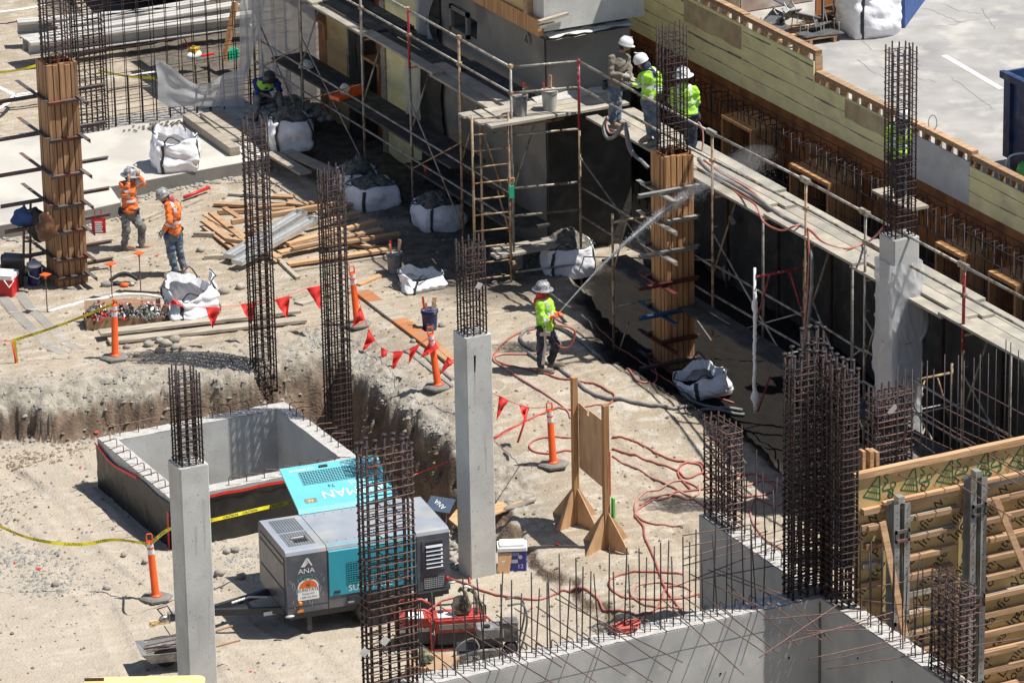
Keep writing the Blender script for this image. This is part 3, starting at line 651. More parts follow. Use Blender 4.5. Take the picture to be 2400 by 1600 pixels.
for i, x in enumerate(np.arange(FX0+.3, 4, .62)):
    tri(x+.03, FZ-.26, .3, 1, -.35+.1*(i % 2)); text('S', .32, 'ink_g', wf, (x+.26, FY-.0036, FZ-.33), (math.pi/2, 0, 0)).rotation_euler = (Matrix.Rotation(-.9, 4, 'Y')@Matrix.Rotation(math.pi/2, 4, 'X')).to_euler()
    text('o', .22, 'ink_g', wf, (x+.34, FY-.0036, FZ-.24), (math.pi/2, 0, 0)); text('S', .22, 'ink_g', wf, (x+.22, FY-.0036, FZ-.15), (math.pi/2, 0, 0))
    if i % 2: _pt('www.', x+.44, FZ-.2, .06, .85, 'ink'); _pt('219-5200', x+.5, FZ-.32, .07, .85, 'ink')
# rebar standing behind the form (seen over its top)
rm = thing('rebar_wall_mat', 'bare rebar mat of bars rising behind the plywood form at right', 'rebar mat', (1, FY+.6, -2), world=True)
bar = MB().tube([(0,0,0), (0,0,3.2)], .0095, 6).mesh('upright_bar', M['bar_dark'], True); R_ = np.random.RandomState(3)
for x in np.arange(-.75, 3.4, .26):
    for y in (FY+.28, FY+.62): inst('upright_bar', bar, rm, (x+R_.uniform(-.03,.03)+(.1 if y > FY+.4 else 0), y, 1.15+R_.uniform(0,.35)), (0,0,0), (1,1,.9))
for a, b in ((z6_ if 0 else (1400+1790/2.352, 500+1095/2.352), (1400+2352/2.352, 500+1285/2.352)),):
    pass
z6 = lambda x, y: (1400+x/2.352, 500+y/2.352)
c4 = lambda x, y: (2000+x/5.88, 1000+y/5.88)
for a, b in ((c4(600,650), c4(960,780)), (c4(1040,545), c4(2210,1265)), (c4(1285,480), c4(1870,850)), (c4(1590,425), c4(2300,800)), (c4(1820,370), c4(2500,760)), (c4(2050,315), c4(2600,640)), (c4(2290,250), c4(2700,480))):
    A = at(*a, FZ-.12); B = at(*b, FZ-.12); bentbar(A, B, rm, name='cross_bar')
for a, b in ((c4(830,70), c4(1360,310)), (c4(820,150), c4(1120,360)), (c4(1150,0), c4(1620,255)), (c4(1400,10), c4(1860,210)), (c4(1970,0), c4(2180,125)), (z6(1790,1095), z6(2350,1430)), (z6(1910,1070), z6(2352,1290)), (z6(2070,960), z6(2352,1110))):
    bentbar(at(*a, FZ-.05), at(*b, FZ-.05), rm, name='cross_bar')

# ================================================================ long wall: back form, yellow panels, rebar mat, block-outs
lw = thing('long_wall_form', 'long plywood back form with yellow upper panels running along the parking lot', 'formwork', (6.0, -5, -1.5), world=True)
for y in np.arange(-30, 7.4, 2.44):
    for z0, z1 in ((-1.6, 1.9), (1.904, 3.2)): MB().box((6.0, y, z0), (6.03, y+2.436, z1)).build('back_panel', M['ply_o' if z0 > 0 else 'ply_d'], lw)  # lower panels take the darkened plywood, shade put into the colour
yp = [(-20.9, -15.7, 3.78, 'ply_y'), (-15.7, -10.5, 3.72, 'ply_y'), (-10.5, -5.27, 3.72, 'ply_y'), (-5.27, -2.9, 3.78, 'ply_g'), (-2.9, -.12, 3.81, 'ply_y'), (-.12, 2.43, 4.18, 'ply_y'), (2.43, 5.2, 4.2, 'ply_y'), (5.2, 8.2, 6.2, 'ply_y')]  # last panel's extra height is added above the view to shade the recess
for a, b, zt, mt in yp: MB().box((5.965, a+.004, 3.02), (5.995, b-.004, zt)).build('upper_panel', M[mt], lw)
R_ = np.random.RandomState(9)
for i, (a, b, zt, mt) in enumerate(yp[:-1]):
    for j in range(2): MB().box((6.005, a+.006, zt+.10+.046*j), (6.14, b-.006-.3*j*(i == 3), zt+.143+.046*j)).build('top_plate', M['w_red'], lw)
    for y in np.arange(a+.05, b-.05, .36):
        MB().box((6.01, y, 3.1), (6.13, y+.05+.05*(R_.rand() < .25), zt+.098)).build('stud', M['w_red'], lw)
MB().box((6.005, -.118, 3.3), (6.15, -.07, 4.27)).build('end_stud', M['w_red'], lw)
for px, py in ((1882, 100), (1953, 186)):
    p = atX(px, py, 6.5); MB().prism([(p[0]-.06, p[1]-.12), (p[0]+.06, p[1]-.12), (p[0]+.06, p[1]+.12), (p[0]-.06, p[1]+.12)], 3.2, p[2]).build('brace_end', M['w_red'], lw)
# dark joint lines and stains on the yellow panels
M['stain'] = pm('mauve_stain', (.27,.2,.16), .7, .25, 6, .1, 60, coords='World')
mb = MB(); R_ = np.random.RandomState(2)
for a, b, zt, mt in yp:
    if mt == 'ply_g': continue
    for z in np.arange(3.28, zt-.08, .27):
        for s in np.arange(a+.02, b-.2, .25):
            if R_.rand() < .93:
                h = .006+.014*max(0, noise.noise((s*1.3, z*3, 7)))*2.2; zz = z+.008*math.sin(s*3+z*9)
                mb.add([(5.9635, s, zz-h), (5.9635, s+.25, zz-h), (5.9635, s+.25, zz+h), (5.9635, s, zz+h)], [(0,1,2,3)])
stuff(mb.build('board_marks', M['stain'], lw))
# two brown blotches on the upper panels
BRN = pm('brown_panel_stain', (.5,.37,.22), .6, .2, 3, .1, 60, c2=(.58,.48,.28), c2t=.5, c2s=2, coords='World')
for (y0, y1, z0, z1) in ((-2.85, -1.2, 3.45, 3.79), (.1+2.35, 4.6, 3.72, 4.15)):
    mb = MB()
    def fn(u, v, y0=y0, y1=y1, z0=z0, z1=z1):
        y = y0+(y1-y0)*u; z = z0+(z1-z0)*v+(1-v)*.03*noise.noise((y*2, 1, 2)); return (5.9632, y, z)
    mb.grid(fn, 16, 3); mb.build('brown_stain', BRN, lw)
# mat of rebar hung in front of the form
lm = thing('long_rebar_mat', 'long dark double mat of rebar standing against the back form', 'rebar mat', (5.6, -5, -1), world=True)
vb = MB().tube([(0,0,0), (0,0,4.0)], .009, 5).mesh('upright_bar', M['bar_dark'], True)
R_ = np.random.RandomState(6)
for y in np.arange(-13.2, 6.9, .3):
    inst('upright_bar', vb, lm, (5.42, y+R_.uniform(-.04,.04), -1), (R_.uniform(-.01,.01), 0, 0)); 
    if int(y*10) % 2 == 0: inst('upright_bar', vb, lm, (5.72, y+.12+R_.uniform(-.04,.04), -1))
hb = MB().tube([(0,-10.2,0), (0,0,0), (0,10.2,0)], .009, 5).mesh('level_bar', M['bar_dark'], True)
for z in np.arange(-.4, 3.0, .3):
    inst('level_bar', hb, lm, (5.405, -3.2, z)); inst('level_bar', hb, lm, (5.735, -3.2, z+.1))
hl = MB().tube([(-.16,0,-.35), (-.16,0,-.03), (-.13,0,.0), (.13,0,0), (.16,0,-.03), (.16,0,-.35)], .009, 5).mesh('hoop', M['rebar'], True)
for y in np.arange(-13.2, 6.9, .2): inst('hoop', hl, lm, (5.57, y+R_.uniform(-.04,.04), 2.93+R_.uniform(-.04,.03)), (0, R_.uniform(-.05,.05), R_.uniform(-.25,.25)))
for i in range(14):
    y = -12.5+i*1.35+R_.uniform(-.3,.3); MB().tube([(5.4, y, 2.2+R_.uniform(-.5,.3)), (5.42, y+R_.uniform(.5,1.)*R_.choice([-1,1]), 1.2)], .008, 5).build('diagonal_bar', M['bar_dark'], lm)
# timber box-outs in the mat
def boxout(px0, py0, w_, h_, label):
    p = atX(px0, py0, 5.3); t = thing('window_blockout', label, 'box-out', (p[0], p[1], p[2]-h_), group='timber block-outs in the long wall', world=True)
    y1, z1 = p[1], p[2]; y0 = y1-w_; z0 = z1-h_
    MB().box((5.28, y0, z1-.06), (5.95, y1, z1)).build('head', M['w_zo'], t); MB().box((5.28, y0, z0), (5.95, y0+.06, z1-.062)).build('jamb', M['w_zo'], t)
    MB().box((5.28, y1-.06, z0), (5.95, y1, z1-.062)).build('jamb', M['w_zo'], t); MB().box((5.3, y0+.062, z0), (5.95, y1-.062, z0+.05)).build('sill', M['w_zo'], t)
boxout(1692, 268, 1.1, .8, 'orange timber block-out just right of the rebar column beside the workers'); boxout(1852, 382, 1.35, 1.6, 'tallest orange timber block-out, in the middle of the long wall')
boxout(2194, 566, .85, .8, 'orange timber block-out right of the plastic wrapped column'); boxout(2318, 634, .85, .9, 'orange timber block-out at the right edge of the photo')

# sprayed lower part of the wall under the long deck
sw = thing('sprayed_wall', 'dark damp sprayed concrete wall in shade underneath the long deck', 'concrete wall', (5.2, -5, -1), world=True)
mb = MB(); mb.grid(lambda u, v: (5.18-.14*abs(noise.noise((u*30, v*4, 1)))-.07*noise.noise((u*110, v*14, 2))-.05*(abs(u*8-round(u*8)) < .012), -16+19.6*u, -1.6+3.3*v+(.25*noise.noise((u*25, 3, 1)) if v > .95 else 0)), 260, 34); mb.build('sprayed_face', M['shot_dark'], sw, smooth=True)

R_ = np.random.RandomState(12)
for k in range(9):
    y = -14+R_.uniform(0, 16); z = R_.uniform(-.4, 1.2); h = R_.uniform(.15, .7); w_ = R_.uniform(.1, .45); mb = MB(); mb.grid(lambda u, v: (5.0+.02*noise.noise((u*5, v*5, k)), y+w_*(u-.5)*(.4+.6*math.sin(3.1*v)+.4*noise.noise((v*5, k, 1))), z+h*v), 6, 10); mb.build('mud_splash', M['shot'], sw, smooth=True)
for y in np.arange(-13.4, 3, 1.83): MB().box((4.97, y, -1.2), (5.03, y+.06, 1.7)).build('batten', M['ply_d'], sw); MB().box((4.98, -5.3, .1), (5.08, -5.2, .3)).build('tag', M['white'], sw)

# ================================================================ wall block behind the first scaffold
cb = thing('corner_wall_block', 'dark grey sprayed concrete corner block rising behind the scaffold bucket platform', 'concrete wall', (3.3, 5, -.5), world=True)
MB().box((2.65, 3.72, -.6), (4.35, 6.45, 4.2)).box((2.65, 6.45, -.6), (4.35, 6.8, 3.36)).box((2.65, 7.5, -.6), (4.35, 8.0, 4.2)).box((2.65, 6.45, 3.72), (4.35, 7.5, 4.2)).box((2.65, 6.8, -.6), (4.35, 7.5, 3.36)).build('wall', M['shot'], cb)
def rough_face(x, y0, y1, z0, z1, mat, amp=.05, nrm=(-1,0), name='sprayed_face'):
    mb = MB()
    def fn(u, v):
        y = y0+(y1-y0)*u; z = z0+(z1-z0)*v; d = .02+amp*abs(noise.noise((y*1.1, z*1.1, 4)))+.3*amp*noise.noise((y*5, z*5, 8))
        return (x+nrm[0]*d, y, z) if nrm[0] else (y, x+nrm[1]*d, z)
    mb.grid(fn, max(4, int(abs(y1-y0)*12)), max(4, int((z1-z0)*12))); return mb.build(name, M[mat], cb, smooth=True)
rough_face(2.65, 3.72, 6.45, -.6, 4.1, 'shot', .03); rough_face(3.72, 2.65, 4.35, 2.9, 4.15, 'shot', .02, (0,-1)); rough_face(3.716, 2.65, 4.35, -.6, 2.9, 'shot_dark', .025, (0,-1))  # lower front face darker: shade below the deck put into its colour
MB().box((2.56, 3.6, 4.28), (4.6, 8.4, 5.6)).build('upper_wall', M['conc'], cb)
MB().box((4.25, 2.1, 5.7), (6.4, 3.7, 5.9)).build('added_shade_deck', M['ply'], cb)  # unseen deck added above the view to cast a diagonal shadow on the block
MB().box((2.45, 3.62, 4.2), (2.555, 8.4, 4.5)).build('soffit_beam', M['w_zo'], cb); MB().box((2.50, 4.2, 4.5), (2.555, 8.4, 5.6)).build('upper_form', M['ply'], cb); MB().box((2.44, 4.02, 4.5), (2.555, 4.18, 5.6)).build('corner_stud', M['w_red'], cb)
mb = MB(); mb.grid(lambda u, v: (2.62+1.72*u, 3.74-.32*v*(.75+.25*noise.noise((u*6, v*2, 1))), 4.2+.05*noise.noise((u*7, v*3, 3))-.02*v), 22, 5); mb.grid(lambda u, v: (2.62+1.72*u, 3.42+.3*v, 4.16-.1*v+.02*noise.noise((u*9, v*3, 9))), 22, 3); mb.build('mortar_ledge', M['conc'], cb, smooth=True)
MB().box((2.59, 6.78, 3.3), (2.66, 6.86, 3.8)).box((2.59, 7.46, 3.3), (2.66, 7.54, 3.8)).box((2.59, 6.78, 3.72), (2.66, 7.54, 3.8)).box((2.59, 6.78, 3.3), (2.66, 7.54, 3.38)).build('window_frame', M['shot'], cb)
MB().box((3.6, 6.8, 3.36), (3.7, 7.5, 3.72)).build('window_back', M['black'], cb)
p = atX(1236, 92, 2.6); MB().tube([(2.6, p[1]+.1*math.cos(t), p[2]+.1*math.sin(t)) for t in np.linspace(0, 6.283, 14)[:-1]], .016, 6, closed=True).build('pipe_sleeve', M['pipe'], cb)
# recess behind the workers
mb = MB(); mb.box((4.35, 7.2, -1.5), (6.4, 7.6, 6.5)); mb.box((4.2, 3.9, -1.5), (4.36, 7.2, 3.0)); mb.build('recess_wall', M['shot_dark'], cb)
# panelled run of wall further left
pw = thing('panelled_wall', 'run of wall with yellow plywood, orange recesses and dark sprayed strips behind the far scaffold', 'formwork wall', (2.7, 11, -.5), world=True)
for i, (a, b, mt, dx) in enumerate(((13.3, 14.1, 'ply_o', .18), (12.25, 13.3, 'ply', 0), (11.45, 12.25, 'shot_dark', -.05), (10.75, 11.45, 'ply_o', .2), (10.55, 10.75, 'plank', -.03), (8.9, 10.55, 'ply_y', 0), (8.0, 8.9, 'shot_dark', -.08))):
    MB().box((2.68+dx, a+.003, -.6), (3.2, b-.003, 5.3)).build('panel', M[mt], pw)
for (y, z) in ((13.3, 1.9), (13.3, 3.6), (10.8, 1.7), (10.8, 3.5), (12.25, 3.4)):
    MB().box((2.6, y-.02, z), (2.9, y+.75, z+.06)).build('recess_shelf', M['w_zo'], pw); MB().box((2.62, y-.02, z-.3), (2.68, y+.06, z)).build('recess_shelf', M['w_zo'], pw)
mb = MB(); mb.grid(lambda u, v: (2.62-.06*abs(noise.noise((u*3, v*9, 2))), 11.95+.42*(u-.5)*(1+.6*noise.noise((1, v*8, 3)))+.15*noise.noise((3, v*4, 1)), -.5+5.6*v), 6, 60); mb.build('sprayed_strip', M['shot_dark'], pw, smooth=True)
mb = MB(); mb.grid(lambda u, v: (2.58-.1*abs(noise.noise((u*3, v*9, 6))), 8.35+.9*(u-.5)*(1+.35*noise.noise((1, v*6, 3))), -.5+3.9*v), 10, 60); mb.build('sprayed_strip', M['shot_dark'], pw, smooth=True)
# boards lying on the mortar ledge
for (a, b, lb) in (((1263, 52), (1330, 32), 'upper of two short boards resting on the mortar ledge'), ((1262, 64), (1300, 55), 'lower shorter board resting on the mortar ledge')):
    A = atY(*a, 3.5); B = atY(*b, 3.5); tag(MB().beam(A, B, .1, .05).build('board', M['plank']), lb, 'board', 'boards on the mortar ledge')
# deck of dark sprayed concrete on ground under first scaffold
# ================================================================ scaffold decks (each board its own thing)
R_ = np.random.RandomState(21)
def scaff_board(a, b, z, along, off, w_, mat, lb, gp):
    """one plank; along = 'x' or 'y'"""
    if along == 'y': lo, hi = (off, a, z), (off+w_, b, z+.045)
    else: lo, hi = (a, off, z), (b, off+w_, z+.045)
    mb = MB(); mb.box(lo, hi)
    o = mb.build('scaffold_plank', M[mat]); o.rotation_euler = (0, 0, 0); return tag(o, lb, 'plank', gp)
GP1 = 'boards of the deck beside the corner block'; GP2 = 'boards of the long sunlit deck'; GP3 = 'boards of the bucket platform'
ROW = ('outer', 'second', 'third', 'inner'); ORD = ('first', 'second', 'third', 'fourth', 'fifth', 'sixth', 'seventh', 'eighth', 'ninth')
k = 0
for c in range(4):
    y = 3.55+R_.uniform(-.05, .05); i_ = 0
    while y < 15:
        L_ = R_.uniform(2.3, 3.2); z = 2.93+.05*(k % 2)+.004*c
        mt = 'plank_y' if c == 0 or (c == 1 and y < 5.5) else 'plank_d'  # inner boards dark for wet timber and the block's shade together
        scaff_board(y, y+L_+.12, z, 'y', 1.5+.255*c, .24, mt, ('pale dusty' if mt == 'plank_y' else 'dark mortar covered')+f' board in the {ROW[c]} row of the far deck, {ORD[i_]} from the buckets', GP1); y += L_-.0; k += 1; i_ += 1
k = 0
for c in range(4):
    y = -16+R_.uniform(0, .4); i_ = 0
    while y < 2.0:
        L_ = min(R_.uniform(2.6, 3.3), 2.45-y); z = 2.93+.05*(k % 2)+.004*c
        scaff_board(y, y+L_+(.1 if y+L_ < 2 else 0), z, 'y', 2.78+.245*c, .235, 'plank_y', f'sunlit board in the {ROW[c]} row of the long deck, {ORD[i_]} from its right end', GP2); y += L_; k += 1; i_ += 1
for c in range(4): scaff_board(.95-.04*c+R_.uniform(-.05,.05), 3.75, 2.985+.003*c, 'x', 2.62+.245*c, .235, 'plank_y', f'dusty board in the {ROW[c]} row of the short platform carrying two mortar buckets', GP3)
mb = MB(); mb.grid(lambda u, v: (2.3+1.5*u, 3.35+.28*v, 3.03+.09*v*(.6+.6*noise.noise((u*5, v*3, 4)))), 26, 8); stuff(tag(mb.build('mortar_debris', M['conc_top'], smooth=True), 'grey mortar debris piled against the block at the back of the bucket platform', 'mortar'))
# lower decks
for c in range(3): scaff_board(5.6, 13.6, 1.28+.003*c, 'y', 1.6+.25*c, .24, 'plank_d', f'dark damp board in the {ROW[c]} row of the lower far shelf below the walkway', 'boards of the lower far shelf')
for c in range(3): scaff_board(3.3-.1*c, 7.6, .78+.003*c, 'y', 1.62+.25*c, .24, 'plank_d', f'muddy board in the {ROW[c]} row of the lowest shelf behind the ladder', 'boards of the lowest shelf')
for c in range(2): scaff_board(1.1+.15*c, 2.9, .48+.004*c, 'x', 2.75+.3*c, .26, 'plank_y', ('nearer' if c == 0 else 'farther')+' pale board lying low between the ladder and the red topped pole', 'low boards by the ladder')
for c in range(2): scaff_board(-14, .9, .8+.003*c, 'y', 2.25+.25*c, .24, 'plank_d', ('outer' if c == 0 else 'inner')+' dark shaded board of the lower shelf under the long sunlit deck', 'boards under the long deck')  # board colour carries the shade under the long deck

# ================================================================ scaffolding
def pipe(a, b, r=.024, mat='pipe', parent=None, name='pipe', n=7, sag=0., label=None):
    a = Vector(a); b = Vector(b); P = [a, b] if not sag else [a+(b-a)*t-Vector((0,0,sag*4*t*(1-t))) for t in (0, .25, .5, .75, 1)]
    return MB().tube(P, r, n).build(name, M[mat], parent, smooth=True, label=label)
def coupler(p, parent, s=.038): return MB().box((-s,-s,-s*.8), (s,s,s*.8), c=p, rz=.4).box((-s*1.3,-.012,-.012), (s*1.3,.012,.012), c=p, rz=1.2).build('clamp', M['pipe_r'], parent)
sf = thing('scaffold', 'steel pipe scaffold with ladder frame standing in front of the grey corner block', 'scaffold', (1.56, 5, 0), world=True)
X1 = 1.5
poles1 = [(1.5, 2.85), (X1, 4.92), (X1, 7.02), (X1, 9.1), (X1, 11.9), (X1, 14.2)]
zt1 = [4.02, 4.02, 4.02, 5.2, 5.4, 5.4]
for i, ((x, y), zt) in enumerate(zip(poles1, zt1)):
    g0 = gh(x, y)
    if i == 2: pipe((x, y, g0), (x, y, 2.9), .024, 'pipe', sf, 'upright'); pipe((x, y, 2.85), (x, y, zt), .027, 'pipe_red', sf, 'upright', label='red painted guard post')
    else: pipe((x, y, g0), (x, y, zt), .025, 'pipe' if i != 1 else 'pipe_r', sf, 'upright')
    pipe((x+.0, y+.02, g0), (x+.9, y+.02, g0), .02, 'pipe', sf, 'ledger') if 0 else None
    pipe((x, y, 2.86), (2.55, y, 2.86), .022, 'pipe_r', sf, 'transom'); pipe((x+.02, y, 1.7), (x+.45, y, 2.84), .018, 'pipe', sf, 'frame_brace')
    if i > 0: pipe((2.5, y, gh(2.5, y)), (2.5, y, 2.9), .024, 'pipe', sf, 'upright')
    for z in (3.5, 4.0) if i < 3 else (3.5,): coupler((x, y, z), sf)
for i in range(5):
    (xa, ya), (xb, yb) = poles1[i], poles1[i+1]
    pipe((xa, ya, 3.98), (xb, yb, 3.98), .024, 'pipe', sf, 'guard_rail', sag=.0); pipe((xa, ya, 3.5), (xb, yb, 3.5), .022, 'pipe', sf, 'mid_rail')
    for z in (1.62, 1.12): pipe((xa-.02, ya, z), (xb-.02, yb, z), .02, 'pipe', sf, 'ledger')
    if i in (1, 3, 4): pipe((xa, ya, .35), (xb, yb, 2.2), .015, 'pipe', sf, 'cross_brace'); pipe((xa, ya, 2.0), (xb, yb, .9), .015, 'pipe_r', sf, 'cross_brace')
# post with red top at the corner of the second deck
XP, YP = 2.71, 2.57
pipe((XP, YP, gh(XP, YP)), (XP, YP, 2.9), .024, 'pipe_r', sf, 'upright'); pipe((XP, YP, 2.7), (XP, YP, 4.02), .028, 'pipe_red', sf, 'upright', label='bright red upper post')
for z, dz in ((3.98, -.0), (3.5, 0), (2.72, .0), (1.72, 0), (1.2, 0)): pipe((1.5, 2.85, z), (XP, YP, z), .023, 'pipe', sf, 'guard_rail')
pipe((1.5, 2.8, .15), (XP, 2.5, .2), .022, 'pipe', sf, 'ledger')
# ladder frame
def frame_ladder(parent, a, b, z0, z1, n, mat='pipe_r'):
    a = Vector(a); b = Vector(b)
    pipe((a.x, a.y, z0), (a.x, a.y, z1), .023, mat, parent, 'ladder_rail'); pipe((b.x, b.y, z0), (b.x, b.y, z1), .023, mat, parent, 'ladder_rail')
    for i in range(n):
        z = z0+.14+(z1-z0-.2)*i/(n-1); pipe((a.x, a.y, z), (b.x, b.y, z), .015, mat, parent, 'ladder_rung')
frame_ladder(sf, (.72, 2.86), (1.38, 2.74), gh(1, 2.8), 3.2, 11)
pipe((1.08, 3.25, gh(1.08, 3.2)), (1.08, 3.25, 2.95), .024, 'pipe_r', sf, 'upright'); pipe((1.08, 3.25, 2.9), (1.5, 3.2, 1.5), .016, 'pipe_r', sf, 'frame_brace')
for z in (1.9, .35): coupler((1.45, 2.82, z), sf, .05)
MB().box((1.36, 2.7, 1.6), (1.45, 2.73, 1.82)).build('tag', pm('green_tag', (.02,.42,.25), .5, .1, 5, 0), sf)
# second scaffold
sf2 = thing('scaffold', 'long steel pipe scaffold carrying the sunlit deck in front of the bare rebar wall', 'scaffold', (2.8, -5, -.3), world=True)
poles2 = [(2.73, -2.26, 'pipe_r', 4.0), (2.82, -5.25, 'pipe_r', 4.0), (2.82, -7.15, 'pipe', 4.0), (2.83, -10.12, 'pipe_red', 4.02), (2.85, -13.1, 'pipe', 4.0)]
prev = (XP, YP, '', 4)
for i, (x, y, mt, zt) in enumerate(poles2):
    g0 = gh(x, y) if y > -8 else -1.5
    pipe((x, y, g0), (x, y, 2.95 if mt == 'pipe_red' else zt), .024, 'pipe_r' if mt != 'pipe' else 'pipe', sf2, 'upright')
    if mt == 'pipe_red': pipe((x, y, 2.6), (x, y, zt), .028, 'pipe_red', sf2, 'upright', label='post with a red painted top')
    pipe((3.72, y, -.4), (3.72, y, 2.9), .024, 'pipe', sf2, 'upright'); pipe((x-.0, y-.02, 2.84), (3.75, y-.02, 2.84), .022, 'pipe_r', sf2, 'transom')
    pipe((x+.02, y, 1.5), (x+.5, y, 2.8), .018, 'pipe_r', sf2, 'frame_brace'); pipe((x, y, 2.3), (x+.1, y, 2.3), .014, 'pipe', sf2, 'peg')
    px_, py_, _, _ = prev
    for z in (3.98, 3.5): pipe((px_, py_, z), (x, y, z), .024, 'pipe', sf2, 'guard_rail')
    for z in (1.65, 1.1): pipe((px_-.02, py_, z), (x-.02, y, z-.04), .02, 'pipe', sf2, 'ledger')
    pipe((px_, py_, 2.2), (x, y, .2), .016, 'pipe', sf2, 'cross_brace'); pipe((px_+.03, py_, .3), (x+.03, y, 1.7), .014, 'pipe', sf2, 'cross_brace')
    for z in (3.5, 3.98): coupler((x, y, z), sf2)
    MB().box((x-.03, y-.12, 3.94), (x+.03, y+.16, 4.03)).build('rail_joint', M['pipe'], sf2)
    prev = (x, y, mt, zt)
def small_frame(px, pyt, pyb, zb, pxr, lb, mat, wrap=False, wd=None):
    b = at(px, pyb, zb); t = atX(px, pyt, b[0]); f = thing('walk_through_scaffold', lb, 'scaffold', (b[0], b[1], b[2]), group='short walk-through frames in front of the long scaffold', world=True)
    w_ = wd or .95; x0, y0, z1 = b[0], b[1], t[2]
    pipe((x0, y0, zb), (x0, y0, z1), .024, 'pipe_r' if not wrap else 'bagw', f, 'upright'); pipe((x0+w_, y0, zb), (x0+w_, y0, z1), .024, 'pipe_r', f, 'upright')
    pipe((x0, y0, z1-.16), (x0+w_, y0, z1-.16), .023, mat, f, 'head_bar'); pipe((x0, y0, zb+.95), (x0+w_, y0, zb+.95), .015, 'pipe', f, 'rung')
    pipe((x0+.02, y0, z1-1.0), (x0+.28, y0, z1-.18), .017, mat, f, 'knee_brace'); pipe((x0+w_-.02, y0, z1-1.0), (x0+w_-.28, y0, z1-.18), .017, mat, f, 'knee_brace')
    for z in np.arange(zb+.5, z1-.3, .42): pipe((x0, y0-.01, z), (x0+.07, y0-.01, z), .01, 'pipe', f, 'peg')
    pipe((x0+.06, y0, zb+.02), (x0+.3, y0, zb+.62), .014, mat, f, 'toe_brace')
    if wrap:
        mb = MB(); R3 = np.random.RandomState(4); P = [(x0+R3.uniform(-.012,.012), y0+R3.uniform(-.012,.012), z) for z in np.arange(zb+.05, z1-.35, .06)]
        mb.tube(P, [.03+.016*abs(noise.noise((0, p[2]*7, 2)))+(.035 if abs(p[2]-zb-.28) < .1 else .018 if abs(p[2]-zb-1.9) < .1 else 0) for p in P], 9); mb.build('plastic_wrap', M['bagw'], f, smooth=True)
    return f
small_frame(1439, 503, 840, -.25, 0, 'rusty scaffold frame nearest the water jet', 'pipe_r'); small_frame(1769, 628, 968, -.22, 0, 'scaffold frame with a red head bar and one plastic wrapped leg', 'pipe_red', True)
small_frame(2131, 870, 1090, -.6, 0, 'pale scaffold frame right of the plastic wrapped column', 'pipe_r', wd=.8)
for px, py in ((1358, 500),):
    pass
# ================================================================ rebar cages
_bm = {}
def bar_mesh(L_, r, name='upright_bar', mat='rebar'):
    k = (round(L_, 2), r, mat)
    if k not in _bm: _bm[k] = MB().tube([(0,0,0), (0,0,L_)], r, 7).mesh(name, M[mat], True)
    return _bm[k]
def cage(label, cx, cy, z0, z1, sx, sy, nx, ny, dz, rb=.014, rt=.007, heads=False, zh=0., group=None, seed=1, cross=True, hook=True, mt='tie', dbl=False, gapz=None, cat='rebar cage', parent=None, jit=.012):
    R_ = np.random.RandomState(seed)
    t = parent or thing('rebar_cage', label, cat, (cx, cy, z0), group=group, world=True)
    pos = []
    for i in range(nx):
        for j in range(ny):
            if i in (0, nx-1) or j in (0, ny-1): pos.append((cx-sx/2+sx*i/(nx-1), cy-sy/2+sy*j/(ny-1)))
    for (x, y) in pos:
        e = R_.uniform(0, .12)*(.2 if seed in (21, 22, 26) else 1)+zh; inst('upright_bar', bar_mesh(z1-z0, rb), t, (x, y, z0), (R_.uniform(-.004,.004), R_.uniform(-.004,.004), 0), (1,1,(z1-z0+e)/(z1-z0)))
        if heads: inst('bar_head', HEAD, t, (x, y, z1+e))
    a, b = sx/2+rb+rt, sy/2+rb+rt; c = .03
    ring = [(-a+c,-b,0),(a-c,-b,0),(a,-b+c,0),(a,b-c,0),(a-c,b,0),(-a+c,b,0),(-a,b-c,0),(-a,-b+c,0)]
    rm_ = MB().tube(ring, rt, 5, closed=True).mesh('tie_ring', M[mt], True)
    kx = MB().tube([(-a, -b*.0, 0), (a, 0, 0)], rt*.9, 5).mesh('cross_tie', M[mt], True); ky = MB().tube([(0, -b, 0), (0, b, 0)], rt*.9, 5).mesh('cross_tie', M[mt], True)
    z = z0+dz*.5; i = 0
    while z < z1-(.04 if heads else .01):
        rot = (R_.normal(0, .014), R_.normal(0, .02), R_.normal(0, .01))
        inst('tie_ring', rm_, t, (cx+R_.normal(0, jit*.4), cy+R_.normal(0, jit*.4), z), rot)
        if cross:
            inst('cross_tie', kx, t, (cx, cy+sy*(-.17 if i % 2 else .17), z+.015), (0, R_.normal(0,.03), R_.normal(0,.05))); inst('cross_tie', ky, t, (cx+sx*(.17 if i % 2 else -.17), cy, z+.02), (R_.normal(0,.03), 0, R_.normal(0,.05)))
        z += dz*(1+R_.normal(0, .09)); i += 1
    return t
HEAD = MB().lathe([(.018, -.03), (.022, -.03), (.038, -.012), (.042, .0), (.038, .008)], 12).mesh('bar_head', M['bar_dark'], True)
GC = 'tall rebar column cages'
